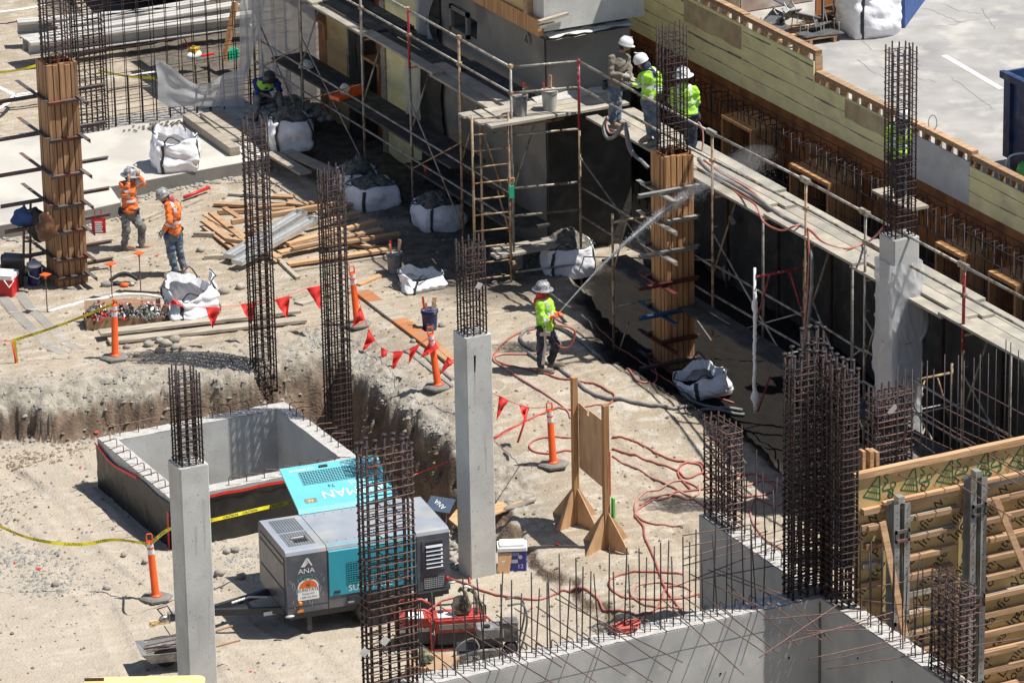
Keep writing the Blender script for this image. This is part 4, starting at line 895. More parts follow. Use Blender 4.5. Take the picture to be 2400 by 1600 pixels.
# concrete columns
RB_ = np.random.RandomState(77)
def ccol(label, fx, fy, z0, z1, s=.455, mat='conc'):
    t = thing('concrete_column', label, 'concrete column', (fx+s/2, fy+s/2, z0), group='square grey concrete columns', world=True); c = .018
    mb = MB(); P = [(fx+c, fy), (fx+s-c, fy), (fx+s, fy+c), (fx+s, fy+s-c), (fx+s-c, fy+s), (fx+c, fy+s), (fx, fy+s-c), (fx, fy+c)]
    z = z0; zs = [z0, z0+(z1-z0)*.42, z1]
    for a, b in ((zs[0], zs[1]-.003), (zs[1], zs[2])): mb = MB(); mb.prism(P, a, b); mb.build('shaft', M[mat], t)
    mb = MB(); mb.prism([(p[0]+(fx+s/2-p[0])*.012, p[1]+(fy+s/2-p[1])*.012) for p in P], zs[1]-.004, zs[1]); mb.build('pour_joint', M['seam'], t)
    mb = MB(); mb.grid(lambda u, v: (fx+.01+(s-.02)*u, fy+.01+(s-.02)*v, z1+.004+.012*noise.noise((u*5, v*5, fx))), 8, 8); mb.build('rough_top', M['conc_top'], t, smooth=True)
    mb = MB()
    for k in range(26):
        q, z = RB_.uniform(.04, s-.04), RB_.uniform(z0+.3, z1-.1); r_ = RB_.uniform(.003, .009)
        if k % 2: mb.lathe([(r_, 0), (r_, .003)], 7, (fx+q, fy, z), Matrix.Rotation(math.pi/2, 3, 'X'))
        else: mb.lathe([(r_, 0), (r_, .003)], 7, (fx-.002, fy+q, z), Matrix.Rotation(math.pi/2, 3, 'Y'))
    stuff(mb.build('air_holes', M['seam'], t)); mb = MB()
    for k in range(4):
        q, z, w_, l_ = RB_.uniform(.05, s-.1), RB_.uniform(z0+1, z1), RB_.uniform(.02, .05), RB_.uniform(.3, .9); mb.add([(fx+q, fy-.0015, z-l_), (fx+q+w_*.4, fy-.0015, z-l_*.9), (fx+q+w_, fy-.0015, z), (fx+q, fy-.0015, z)], [(0,1,2,3)])
    stuff(mb.build('drip_stains', M['drip'], t))
    return t
M['drip'] = pm('drip_stain', (.47,.465,.44), .85, .1, 5, .1, 60)
f = at(1104, 1360, -.9); CX, CY = f[0], f[1]
ccol('middle grey concrete column standing right of the teal generator', CX, CY, -.95, 3.16)
cage('short dark rebar cage on top of the middle concrete column, with a paper tag', CX+.23, CY+.23, 3.16, 4.62, .33, .33, 4, 4, .105, group=GC, seed=3)
o = MB().box((-.05,-.002,-.05), (.05,.002,.05)).build('paper_tag', M['white']); o.location = (CX+.24, CY-.02, 4.0); o.rotation_euler = (.2, .5, .1); tag(o, 'small white paper tag hanging in the cage above the middle column', 'paper tag')
ccol('leftmost grey concrete column standing in front of the black sheeted pit', -10.44, -10.05, -.95, 3.16)
cage('mortar spattered short rebar cage on top of the leftmost concrete column', -10.21, -9.82, 3.16, 4.55, .33, .33, 4, 4, .095, group=GC, seed=4)
f = at(2096, 566, 3.95); RX, RY = f[0], f[1]
wc = ccol('grey concrete column wrapped in clear plastic in front of the long deck', RX, RY, -.6, 3.95, .47)
def filmmat(name, a, bump=.6):
    m = pm(name, (.82,.83,.85), .25, .05, 3, bump, 7, coords='World'); N = m.node_tree.nodes; L = m.node_tree.links; b = N['Principled BSDF']; out = [n for n in N if n.type == 'OUTPUT_MATERIAL'][0]
    tl_ = N.new('ShaderNodeBsdfTranslucent'); tl_.inputs[0].default_value = (.85,.86,.88,1); mx = N.new('ShaderNodeMixShader'); mx.inputs[0].default_value = .5; L.new(b.outputs[0], mx.inputs[1]); L.new(tl_.outputs[0], mx.inputs[2])
    tr_ = N.new('ShaderNodeBsdfTransparent'); m2 = N.new('ShaderNodeMixShader'); m2.inputs[0].default_value = a; L.new(tr_.outputs[0], m2.inputs[1]); L.new(mx.outputs[0], m2.inputs[2]); L.new(m2.outputs[0], out.inputs[0]); return m
M['film'] = filmmat('clear_plastic_film', .66, .9); M['film2'] = filmmat('milky_plastic_film', .62)
def wrap(parent, x, y, s, z0, z1, seed, mat='film', bulge=.03):
    mb = MB(); n = 48
    def fn(u, v):
        an = u*8; e = int(an//2) % 4; t = (an % 2)/2; h = s/2+.03
        P = [(-h,-h), (h,-h), (h,h), (-h,h)]; p0 = P[e]; p1 = P[(e+1) % 4]; px_ = p0[0]+(p1[0]-p0[0])*t; py_ = p0[1]+(p1[1]-p0[1])*t
        z = z0+(z1-z0)*v; k = 1+bulge*4*abs(noise.noise((px_*5+seed, py_*5, z*1.1)))+.13*abs(noise.noise((px_*4+z*1.0, py_*4-z*.9, z*.8+seed)))+.1*(1-abs(noise.noise((px_*6+z*1.9, py_*6+z*1.9, z*.6+seed))))**10
        k += .02*math.sin(u*70+z*3+4*noise.noise((u*5, z*1.2, 2))); k = max(k, 1.0)
        return (x+px_*k, y+py_*k, z)
    mb.grid(fn, n*2, 130); return mb.build('plastic_wrap', M[mat], parent, smooth=True)
wrap(wc, RX+.235, RY+.235, .47, .2, 3.55, 2, 'film', .02)
mb = MB(); mb.grid(lambda u, v: (RX+.46+.2*u*math.sin(3.1*v), RY+.02-.05*u+.05*math.sin(v*7+u*4), 2.3+.7*v-.1*u), 10, 16); mb.build('loose_plastic', M['film'], wc, smooth=True)
MB().tube([(RX+.235+.29*math.cos(t), RY+.235+.29*math.sin(t), 2.2) for t in np.linspace(0, 6.283, 25)[:-1]], .004, 4, closed=True).build('tie_wire', M['black'], wc)
cage('tall spattered rebar cage on top of the plastic wrapped column', RX+.24, RY+.24, 3.95, 7.0, .36, .36, 4, 4, .115, group=GC, seed=6)
# free standing cages of the two middle columns
cage('tall rebar cage rising from the back corner of the concrete pit', -4.14+.05, 1.43, -.9, 4.24, .34, .34, 4, 4, .1, group=GC, seed=7)
cage('tall rebar cage standing behind the raised teal generator door', -4.07, -1.6, -.9, 4.22, .34, .34, 4, 4, .1, group=GC, seed=8)
# boarded column forms
def form_column(label, fx, fy, z0, z1, s, mat, seed):
    t = thing('column_form', label, 'column form', (fx+s/2, fy+s/2, z0), group='timber column forms held by steel angles', world=True); R_ = np.random.RandomState(seed)
    P_ = .055
    MB().box((fx+P_, fy+P_, z0), (fx+s-P_, fy+P_+.02, z1)).build('form_panel', M['ply_o'], t); MB().box((fx+P_, fy+P_, z0), (fx+P_+.02, fy+s-P_, z1)).build('form_panel', M['ply_o'], t)
    MB().box((fx+s-P_-.02, fy+P_, z0), (fx+s-P_, fy+s-P_, z1)).build('form_panel', M['ply_o'], t); MB().box((fx+P_, fy+s-P_-.02, z0), (fx+s-P_, fy+s-P_, z1)).build('form_panel', M['ply_o'], t)
    n = 5
    for side in range(4):
        for i in range(n):
            a = (s-.012)*i/n+.008; b = (s-.012)*(i+1)/n-.012; d = P_-.004+R_.uniform(-.012, .004); zt = z1+R_.uniform(-.05, .02)
            if side == 0: lo, hi = (fx+a, fy+P_-d, z0), (fx+b, fy+P_-.002, zt)
            elif side == 1: lo, hi = (fx+P_-d, fy+a, z0), (fx+P_-.002, fy+b, zt)
            elif side == 2: lo, hi = (fx+a, fy+s-P_+.002, z0), (fx+b, fy+s-P_+d, zt)
            else: lo, hi = (fx+s-P_+.002, fy+a, z0), (fx+s-P_+d, fy+b, zt)
            MB().box(lo, hi).build('form_board', M[mat], t)
    return t
def angle_bar(a, b, parent, name='column_clamp', mat='angle', w_=.075, down=True, label=None):
    a = Vector(a); b = Vector(b); d = (b-a).normalized(); n = d.cross(Vector((0,0,1))).normalized(); t_ = .007; mb = MB()
    mb.beam(a+Vector((0,0,-w_/2)), b+Vector((0,0,-w_/2)), t_, w_); mb.beam(a+n*(w_/2)*(1), b+n*(w_/2), w_, t_)
    o = mb.build(name, M[mat], parent, label=label)
    L_ = (b-a).length; h = MB()
    for q in np.arange(.05, min(L_, 9), .07):
        p = a+d*q; h.box((-.008,-.0012,-.008), (.008,.0012,.008), c=p-n*.0048+Vector((0,0,-w_/2)), rz=math.atan2(d.y, d.x))
    stuff(h.build('bolt_holes', M['black'], o)); return o
FXL, FYL, SL = -5.84, 6.51, .58
lf = form_column('dark timber column form with projecting steel angles at left, clothes and bags hung on it', FXL, FYL, 0, 4.16, SL, 'w_z', 3)
cage('rebar cage standing out of the left timber column form', FXL+SL/2, FYL+SL/2, .1, 6.6, .4, .4, 4, 4, .1, group=GC, seed=9)
for i, z in enumerate((3.42, 2.72, 2.05, 1.47, .98, .46, .12)):
    z += .08; o = .01
    mts = ['angle']*4
    angle_bar((FXL-.95+.05*i, FYL+SL+o, z-.01), (FXL+SL+.72, FYL+SL+o, z-.01), lf); angle_bar((FXL-o, FYL+SL+.85, z+.03), (FXL-o, FYL-.03, z+.03), lf)
    angle_bar((FXL-.03, FYL-o, z), (FXL+SL+.03, FYL-o, z), lf); angle_bar((FXL+SL+o, FYL+SL+.05, z+.03), (FXL+SL+o, FYL-.42, z+.03), lf)
FXR, FYR, SR = 2.0, -1.95, .56
rf = form_column('orange timber column form with white and blue steel angles beside the water jet', FXR, FYR, -.5, 3.57, SR, 'w_zo', 5)
cage('rebar cage standing out of the orange timber column form beside the three workers', FXR+SR/2, FYR+SR/2, 3.2, 5.75, .38, .38, 4, 4, .14, rb=.013, group=GC, seed=10)
M['blue_steel'] = pm('blue_painted_angle', (.02,.06,.14), .5, .2, 8, .2, 60); M['red_steel'] = pm('rust_red_angle', (.1,.022,.018), .6, .2, 8, .2, 60)
for z, mt, ext in ((3.02, 'steel', .55), (2.47, 'steel', .0), (1.93, 'steel', .55), (1.36, 'red_steel', .55), (.82, 'blue_steel', .55), (.3, 'red_steel', .12), (-.1, 'angle', .55)):
    angle_bar((FXR-ext, FYR-.012, z), (FXR+SR+.05, FYR-.012, z), rf, mat=mt, w_=.085, label={'blue_steel': 'blue painted clamp', 'red_steel': 'rust red clamp', 'steel': 'pale galvanised clamp'}.get(mt))
    angle_bar((FXR-.012, FYR+SR+.35, z+.0-.09), (FXR-.012, FYR-.42, z-.09), rf, mat=mt if mt != 'angle' else 'angle', w_=.085)
    angle_bar((FXR-.1, FYR+SR+.01, z-.03), (FXR+SR+.1, FYR+SR+.01, z-.03), rf, w_=.08)
# cage M with the left wall mat
cage('dense rebar boundary cage behind the left timber column form', -2.05, 14.1, .27, 6, .56, .3, 6, 3, .115, rb=.015, rt=.008, seed=12, group='dense wall boundary cages')
wm = thing('rebar_wall_mat', 'open rebar wall mat between the left cage and the plastic sheet at top left', 'rebar mat', (0, 14.15, .27), world=True); R_ = np.random.RandomState(14)
vb2 = MB().tube([(0,0,0), (0,0,4.2)], .009, 6).mesh('upright_bar', M['tie'], True); hb2 = MB().tube([(-1.7,0,0), (0,0,0), (1.8,0,0)], .0065, 5).mesh('level_bar', M['tie'], True)
for x in np.arange(-1.6, 2.2, .29):
    for y in (14.04, 14.26): inst('upright_bar', vb2, wm, (x+R_.uniform(-.03,.03)+(.07 if y > 14.1 else 0), y, .27), (R_.uniform(-.008,.008), R_.uniform(-.006,.006), 0))
    inst('upright_bar', MB().tube([(0,0,0), (0,0,1.0)], .014, 6).mesh('upright_bar', M['rebar'], True) if x < -1.5 else lap, wm, (x+.03, 14.06, .27)); lap = wm.children[-1].data
for z in np.arange(.42, 4.3, .29):
    for y in (14.02, 14.28): inst('level_bar', hb2, wm, (.0+R_.uniform(-.1,.1), y, z+R_.uniform(-.02,.02)), (0, R_.uniform(-.012,.012), 0), (1.25, 1, 1))
for z in np.arange(.35, .9, .13): inst('level_bar', hb2, wm, (0, 14.0, z), (0, R_.uniform(-.012,.012), 0), (1.2, 1, 1))
# foreground cages with headed bars
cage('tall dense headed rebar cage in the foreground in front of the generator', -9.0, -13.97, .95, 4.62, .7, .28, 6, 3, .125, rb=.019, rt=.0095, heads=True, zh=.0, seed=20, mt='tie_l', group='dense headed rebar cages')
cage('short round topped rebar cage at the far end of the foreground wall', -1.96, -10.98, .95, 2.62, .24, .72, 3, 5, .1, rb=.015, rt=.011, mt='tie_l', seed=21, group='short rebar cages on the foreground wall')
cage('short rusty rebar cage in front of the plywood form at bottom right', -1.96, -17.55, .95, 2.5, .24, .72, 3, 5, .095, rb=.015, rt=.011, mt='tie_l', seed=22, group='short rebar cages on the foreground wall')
L = thing('rebar_cage', 'tallest dark L shaped headed rebar cage on the corner of the foreground walls', 'rebar cage', (-2.1, -14.0, .95), group='dense headed rebar cages', world=True)
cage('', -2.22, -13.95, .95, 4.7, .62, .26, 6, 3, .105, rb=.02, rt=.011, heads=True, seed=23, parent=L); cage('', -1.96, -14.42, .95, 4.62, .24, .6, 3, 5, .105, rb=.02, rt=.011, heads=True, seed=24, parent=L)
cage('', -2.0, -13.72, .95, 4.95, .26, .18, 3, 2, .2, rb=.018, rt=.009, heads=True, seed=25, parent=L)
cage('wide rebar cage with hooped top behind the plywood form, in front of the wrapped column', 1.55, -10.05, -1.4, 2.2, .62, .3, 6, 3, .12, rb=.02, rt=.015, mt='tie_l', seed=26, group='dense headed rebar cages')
# ================================================================ loose things on the site
z1 = lambda x, y: (x/2.904, y/2.904); z2 = lambda x, y: (700+x/2.904, y/2.904); z3 = lambda x, y: (1400+x/2.352, y/2.352)
z4 = lambda x, y: (x/2.904, 400+y/2.904); z5 = lambda x, y: (700+x/2.904, 500+y/2.904); z7 = lambda x, y: (x/2.613, 1000+y/2.613)
def spline(P, n=6):
    P = [np.array(p, float) for p in P]; Q = [2*P[0]-P[1]]+P+[2*P[-1]-P[-2]]; out = []
    for i in range(1, len(Q)-2):
        for k in range(n):
            t = k/n; a, b, c, d = Q[i-1:i+3]; out.append(.5*((2*b)+(c-a)*t+(2*a-5*b+4*c-d)*t*t+(3*b-a-3*c+d)*t**3))
    out.append(P[-1]); return out
def ghose(px, r, name, mat, label, cat='hose', group=None, lift=0.):
    pts = spline([gat(*p) for p in px], 7); pts = [(p[0], p[1], gh(p[0], p[1])+r+lift+.004) for p in pts]
    return tag(MB().tube(pts, r, 8).build(name, M[mat], smooth=True), label, cat, group)
HG = 'red and pink air hoses snaking over the dirt'
ghose([z5(1620,790), z5(1480,830), z5(1390,900), z5(1330,985), z5(1420,1040), z5(1640,1085), z5(1800,1135), z5(1990,1160), z5(2110,1215), z5(2150,1250), z5(2100,1305), z5(1930,1330), z5(1740,1335), z5(1560,1410), z5(1320,1540)], .016, 'air_hose', 'hose_r', 'red hose looping right of the middle column past the hose worker', group=HG)
ghose([z5(1700,960), z5(1500,965), z5(1370,970), z5(1330,1010), z5(1480,1110), z5(1620,1200), z5(1760,1290), z5(1830,1350), z5(1850,1400)], .017, 'air_hose', 'hose_p', 'pale pink hose running diagonally from the hose worker to the plywood stand', group=HG)
ghose([z8(1410,70), z8(1250,70), z8(1160,105), z8(1170,150), z8(1280,168), z8(1420,150)], .016, 'air_hose', 'hose_r', 'loop of pink hose around the foot of the rightmost orange delineator', group=HG)
ghose([z8(1660,70), z8(1800,95), z8(1960,180), z8(2091,215), z9(100,235), z9(140,300), (1680,1125), (1760,1112), (1800,1128), (1815,1150), (1760,1165), (1700,1150)], .017, 'air_hose', 'hose_r', 'topmost of the three pink hoses running right from the plywood stand', group=HG)
ghose([z8(1660,140), z8(1800,175), z8(1960,235), z8(2060,275), (1610,1122), (1650,1105), (1640,1085), (1600,1090), (1590,1115), (1620,1150)], .017, 'air_hose', 'hose_r', 'middle of the three pink hoses running right from the plywood stand', group=HG)
ghose([z8(1660,185), z8(1800,255), z8(1950,335), z8(2060,390), z9(60,440), z9(140,490), (1690,1200)], .017, 'air_hose', 'hose_p', 'lowest of the three pink hoses running right from the plywood stand', group=HG)
ghose([z8(2300,380), z8(2091,400), z8(1950,450), z8(1830,500), z8(1800,545), z8(1850,610), z8(1860,680), z8(1910,790), z8(1950,900), z8(1990,1000), z8(2060,1100), z8(2100,1150)], .016, 'air_hose', 'hose_r', 'red hose bending down past the right foot of the plywood stand', group=HG)
ghose([z8(2091,905), z8(1900,890), z8(1720,905), z8(1640,950), z8(1680,1020), z8(1850,1055), z8(2091,1050), (1660,1385)], .016, 'air_hose', 'hose_r', 'broad pink hose loop behind the dowels of the foreground wall', group=HG)
ghose([z8(660,930), z8(760,962), z8(860,1005), z8(1000,1040), z8(1200,1060), z8(1330,1020), z8(1440,990), z8(1520,1015), z8(1590,1090), z8(1660,1130), z8(1830,1155), z8(1940,1110), z8(1990,990), z8(2091,970)], .017, 'air_hose', 'hose_r', 'long dusky pink hose running from the generator past the middle column base', group=HG)
ghose([z8(668,792), z8(720,820), z8(770,870), z8(790,960)], .017, 'air_hose', 'hose_r', 'short pink hose curving down beside the generator corner', group=HG)
ghose([(1520,845), (1540,880), (1525,905), (1490,893), (1465,872)], .016, 'air_hose', 'hose_r', 'small red hose loop at the edge of the shaded ground', group=HG)
ghose([(1395,762), (1440,810), (1500,850), (1580,905), (1640,925), (1720,945)], .014, 'air_hose', 'hose_r', 'thin red hose lying in the shade along the bench edge', group=HG)
ghose([z5(1740,780), z5(1850,830), z5(1950,905), z5(2020,970), z5(2080,1030)], .03, 'grout_hose', 'hose_g', 'fat grey hose running right from behind the hose worker', group='fat grey grout hoses')
ghose([z5(1600,940), z5(1530,900), z5(1510,850), z5(1560,800), z5(1640,780)], .028, 'grout_hose', 'hose_g', 'short curl of fat grey hose left of the hose worker', group='fat grey grout hoses')
ghose([z5(1560,960), z5(1640,1010), z5(1760,1060), z5(1850,1130), z5(1950,1210), z5(2100,1270), z5(2323,1300), (1590,960), (1660,962), (1745,975)], .03, 'grout_hose', 'hose_g', 'long fat grey hose lying across the bench behind the plywood stand', group='fat grey grout hoses')
ghose([(1590,905), (1610,935), (1650,955), (1740,965)], .03, 'grout_hose', 'hose_g', 'grey hose end beside the white bag in the shade', group='fat grey grout hoses')
ghose([(1500,1185), (1560,1160), (1610,1172), (1640,1150), (1600,1128), (1560,1140), (1500,1165), (1490,1205), (1530,1228), (1600,1232)], .016, 'air_hose', 'hose_p', 'looped faded pink hose between the plywood stand and the short cage', group=HG)
ghose([(1745,1140), (1790,1128), (1830,1135), (1850,1165), (1820,1185), (1770,1170), (1760,1210), (1790,1260), (1835,1290)], .016, 'air_hose', 'hose_p', 'faded pink hose looping between the two foreground cages', group=HG)
ghose([(1620,1385), (1560,1365), (1500,1370), (1480,1395), (1520,1420), (1600,1425)], .015, 'air_hose', 'hose_p', 'small pink loop left of the tall block face', group=HG)
# hoses on the long deck, sagging over its edge
def fhose(P, r, name, mat, label, group=None): return tag(MB().tube(spline(P, 7), r, 8).build(name, M[mat], smooth=True), label, 'hose', group)
HD = 'hoses hanging along the long deck'
D = lambda px, py, z, X=None: at(px, py, z) if X is None else atX(px, py, X)
c1 = lambda x, y: (1380+x/4.9, 60+y/4.9)
fhose([D(*c1(400,1130), 3.05, 2.66), D(*c1(360,1200), 0, 2.6), D(*c1(300,1270), 0, 2.56), D(*c1(230,1300), 0, 2.55), D(*c1(180,1240), 0, 2.55), D(*c1(175,1150), 0, 2.6), D(*c1(215,1060), 0, 2.66)], .034, 'deck_hose', 'hose_g', 'thick grey hose hanging in a loop below the first worker on the deck', HD)
fhose([D(*c1(210,1040), 0, 2.66), D(*c1(205,1150), 0, 2.62), D(*c1(240,1230), 0, 2.6), D(*c1(310,1220), 0, 2.6), D(*c1(400,1120), 0, 2.66)], .017, 'deck_hose', 'hose_p', 'thin pink hose looped inside the grey hose below the first worker', HD)
fhose([D(*c1(420,1120), 0, 2.66), D(*c1(440,1230), 0, 2.62), D(*c1(470,1370), 0, 2.6), D(*c1(530,1490), 0, 2.6), D(*c1(610,1560), 0, 2.58), D(1518,392, 0, 2.5)], .034, 'deck_hose', 'hose_g', 'thick grey hose drooping from the deck towards the orange column form', HD)
fhose([D(*c1(412,1120), 0, 2.64), D(*c1(420,1250), 0, 2.6), D(*c1(450,1400), 0, 2.58), D(*c1(500,1500), 0, 2.58)], .015, 'deck_hose', 'hose_p', 'thin pink hose beside the drooping grey hose', HD)
fhose([at(1638,372,3.05), at(1665,402,3.04), at(1720,432,3.04), at(1775,465,3.04), at(1830,505,3.04), at(1880,530,3.04), at(1895,550,2.95), atX(1903,600,2.7), atX(1902,680,2.7), atX(1893,760,2.7), atX(1880,830,2.65)], .034, 'deck_hose', 'hose_g', 'thick black grey hose lying on the long deck and dropping behind a pole', HD)
fhose([at(1636,385,3.02), at(1680,412,3.02), at(1730,455,2.98), atX(1770,480,2.74), atX(1790,520,2.7), atX(1830,540,2.7), atX(1862,530,2.75), at(1880,525,3.03)], .017, 'deck_hose', 'hose_r', 'red hose sagging below the long deck edge right of the orange form', HD)
fhose([at(1650,375,3.04), at(1690,405,3.04), at(1750,440,3.04), at(1800,480,3.04), at(1860,520,3.04), at(1900,540,3.04), at(1930,568,3.03), at(1980,583,3.02), at(2025,572,3.03), atX(2050,555,2.9), atX(2072,530,2.8)], .017, 'deck_hose', 'hose_r', 'pinkish red hose running along the long deck to the wrapped column', HD)
fhose([atX(1893,535,2.72), atX(1896,600,2.68), atX(1893,680,2.66), atX(1885,780,2.66)], .017, 'deck_hose', 'hose_r', 'red hose dropping vertically beside a deck pole', HD)
fhose([atX(1610,275,3.5), atX(1640,290,3.55), atX(1648,320,3.55), atX(1645,360,3.5)], .015, 'deck_hose', 'hose_p', 'thin pink hose hanging behind the third worker', HD)

# ---------------------------------------------------------------- delineator posts
M['white_b'] = pm('white_reflective_band', (.75,.78,.82), .4, .06, 20, .1, 90); M['rub_g'] = pm('dusty_black_rubber', (.2,.19,.17), .9, .2, 6, .5, 50)
def delineator(label, px, py, zf=None, tilt=(0,0), knob=False, h=1.02):
    p = gat(px, py) if zf is None else at(px, py, zf)
    t = thing('delineator_post', label, 'delineator post', p, PH*-1+.2, group='orange delineator posts')
    mb = MB(); P = [(.27*math.cos(a+.15), .23*math.sin(a+.15)) for a in np.linspace(0, 2*math.pi, 7)[:-1]]; P2 = [(a*.8, b*.8) for a, b in P]
    mb.prism(P, 0, .035); n = 6; mb.add([(*p_, .035) for p_ in P]+[(*p_, .06) for p_ in P2], [(i, (i+1) % n, n+(i+1) % n, n+i) for i in range(n)]+[tuple(range(n, 2*n))]); mb.build('rubber_base', M['rub_g'], t)
    mb = MB(); mb.lathe([(.1, .06), (.1, .075), (.075, .08), (.062, .1), (.055, h*.72), (.05, h*.73), (.05, h*.955), (.04, h*.96)], 20)
    if knob: mb.lathe([(.05, h*.95), (.045, h*.97), (.02, h*.975), (.02, h*1.01), (.032, h*1.02), (.034, h*1.05), (.012, h*1.07)], 14)
    post = mb.build('post', M['orange'], t, smooth=True)
    if not knob: MB().tube([(-.045,0,h*.96), (-.045,0,h*1.06), (-.035,0,h*1.085), (.035,0,h*1.085), (.045,0,h*1.06), (.045,0,h*.96)], .012, 6).box((-.05,-.015,h*.94), (.05,.015,h*.98)).build('handle', M['orange'], post)
    for z in ((.76, .84), (.875, .935)): MB().lathe([(.053, h*z[0]), (.053, h*z[1])], 20).build('reflective_band', M['white_b'], post, smooth=False)
    mb = MB(); mb.lathe([(.056, h*.855), (.057, h*.862), (.056, h*.868)], 16); mb.build('ridge', M['orange'], post)
    for o in (post,): o.rotation_euler = (tilt[0], tilt[1], 0)
    return t, p
dl1, P1 = delineator('orange delineator standing before the rubble filled cardboard boxes, with a round knob top', 270, 840, tilt=(0, .03), knob=True)
dl2, P2 = delineator('farthest orange delineator, standing behind the rebar cages at the trench corner', 838, 762, tilt=(0, -.07))
dl3, P3 = delineator('orange delineator on the trench edge left of the middle concrete column', 1027, 908, tilt=(0, -.11))
dl4, P4 = delineator('rightmost orange delineator, left of the plywood stand', 1297, 1090, tilt=(0, -.05))
dl5, P5 = delineator('orange delineator holding yellow caution tape, left of the leftmost concrete column', 366, 1402, tilt=(0, -.06))
def atP(px, py, ref):
    d = ray(px, py); return CC+d*(np.dot(np.array(ref)-CC, CF)/np.dot(d, CF))
def top_of(p, tiltx, h=1.0): return np.array([p[0]+RD[0]*tiltx*h, p[1]+RD[1]*tiltx*h, p[2]+h])
# ---------------------------------------------------------------- flag line
def flagline(name, pts, label, flags, sag=.0):
    t = thing(name, label, 'flag bunting', pts[0], world=True)
    line = spline(pts, 6); MB().tube(line, .005, 4).build('line', M['flag'], t)
    n = len(line); R3 = np.random.RandomState(len(pts))
    for f_ in flags:
        i = int(f_[0]*(n-2)); a = np.array(line[i]); d = np.array(line[min(n-1, i+1)])-a; d /= max(1e-6, np.linalg.norm(d)); w_, hh, lean = f_[1], f_[2], f_[3]
        b = a+d*w_; tip = (a+b)/2+np.array([0, 0, -hh])+RD*lean
        mb = MB()
        def fn(u, v, a=a, b=b, tip=tip): 
            p = (a+(b-a)*u)*(1-v)+tip*v; k = .03*math.sin(u*5+v*4)*(1-abs(2*v-1)); return p+AD*k
        mb.grid(fn, 5, 6); mb.build('flag', M['flag'], t)
    return t
T1 = top_of(P1, .03, 1.0); c8 = lambda x, y: (180+x/6.19, 640+y/6.19)
def lerp(a, b, t, dz=0): return a+(b-a)*t+np.array([0,0,dz])
T3 = top_of(P3, -.1, .98); T2 = top_of(P2, -.05, .95); T4 = top_of(P4, -.05, .98)
def flagrun(label, A, B, line, flags):
    """line and flags are read off the photograph; each point is set at the true distance between the two posts"""
    x0 = line[0][0]; x1 = line[-1][0]
    def W(q, t=None): t = min(1, max(0, (q[0]-x0)/(x1-x0))) if t is None else t; return atP(q[0], q[1], lerp(np.array(A), np.array(B), t))
    t = thing('flag_bunting', label, 'flag bunting', A, world=True); MB().tube(spline([W(q) for q in line], 5), .006, 4).build('line', M['flag'], t)
    for f_ in flags:
        tt_ = min(1, max(0, (f_[0][0]-x0)/(x1-x0))); a, b, c = [W(q, tt_) for q in f_]; mb = MB()
        def fn(u, v): p = (a+(b-a)*u)*(1-v)+c*v; return p+AD*(.045*math.sin(u*5+v*4+f_[0][0])*(1-abs(2*v-1))+.02*math.sin(v*13+u*3))
        mb.grid(fn, 6, 8); mb.build('flag', M['flag'], t, smooth=True)
    return t
flagrun('red triangular flags strung from the knobbed delineator past both rebar cages', T1, T2, [z4(800,885), z4(1150,915), z4(1400,928), z4(1640,915), z4(1870,878), z4(2090,800), z5(150,490), z5(320,430)],
  [(z4(1150,905), z4(1265,925), z4(1185,870)), (z4(1398,930), z4(1502,932), z4(1447,1075)), (z4(1635,908), z4(1742,900), z4(1712,1055)), (z4(1868,880), z4(1975,852), z4(1955,1005)), (z4(2083,802), z4(2185,785), z4(2182,945))])
flagrun('red triangular flags sagging between the two delineators on the trench corner', T2, T3, [z5(370,440), z5(400,560), z5(430,660), z5(470,770), z5(530,880), z5(600,935), z5(700,940), z5(800,900), z5(880,850)],
  [(z5(418,636), z5(447,722), z5(360,778)), (z5(476,788), z5(522,860), z5(432,940)), (z5(560,910), z5(608,937), z5(562,1065)), (z5(645,940), z5(716,938), z5(630,1085)), (z5(755,925), z5(828,886), z5(748,1030)), (z5(900,850), z5(962,912), z5(825,987))])
flagrun('red triangular flags running behind the middle concrete column to the rightmost delineator', T3, T4, [z5(880,850), z5(960,930), z5(1040,1005), z5(1180,1130), z5(1320,1220), z5(1430,1275), z5(1570,1320), z5(1700,1318)],
  [(z5(1015,975), z5(1057,1012), z5(950,1115)), (z5(1365,1240), z5(1430,1272), z5(1345,1410)), (z5(1498,1300), z5(1570,1322), z5(1540,1420))])
mb = MB(); a = atP(*z5(1555,1330), lerp(T3, T4, .85)); b = atP(*z5(1530,1440), lerp(T3, T4, .85)); c_ = atP(*z5(1490,1560), lerp(T3, T4, .85)); mb.tube([a, b, c_], .02, 4); tag(mb.build('torn_flag', M['flag'], smooth=True), 'torn twisted red flag tail dangling left of the rightmost delineator', 'flag')
o = MB().tube(spline([atX(*z5(1320,1545), -3.7), atX(*z5(1480,1450), -3.0), atX(*z5(1640,1370), -2.5), T4], 5), .008, 5).build('marker_rope', M['flag'], smooth=True); tag(o, 'twisted pinkish red rope stretched from the middle column to the rightmost delineator', 'rope', 'red marker ropes')
o = MB().tube([atX(*z8(430,300), -5.2), atX(*z8(700,192), CX)], .009, 5).build('marker_rope', M['flag']); tag(o, 'taut red rope running left from the middle column over the trench', 'rope', 'red marker ropes')
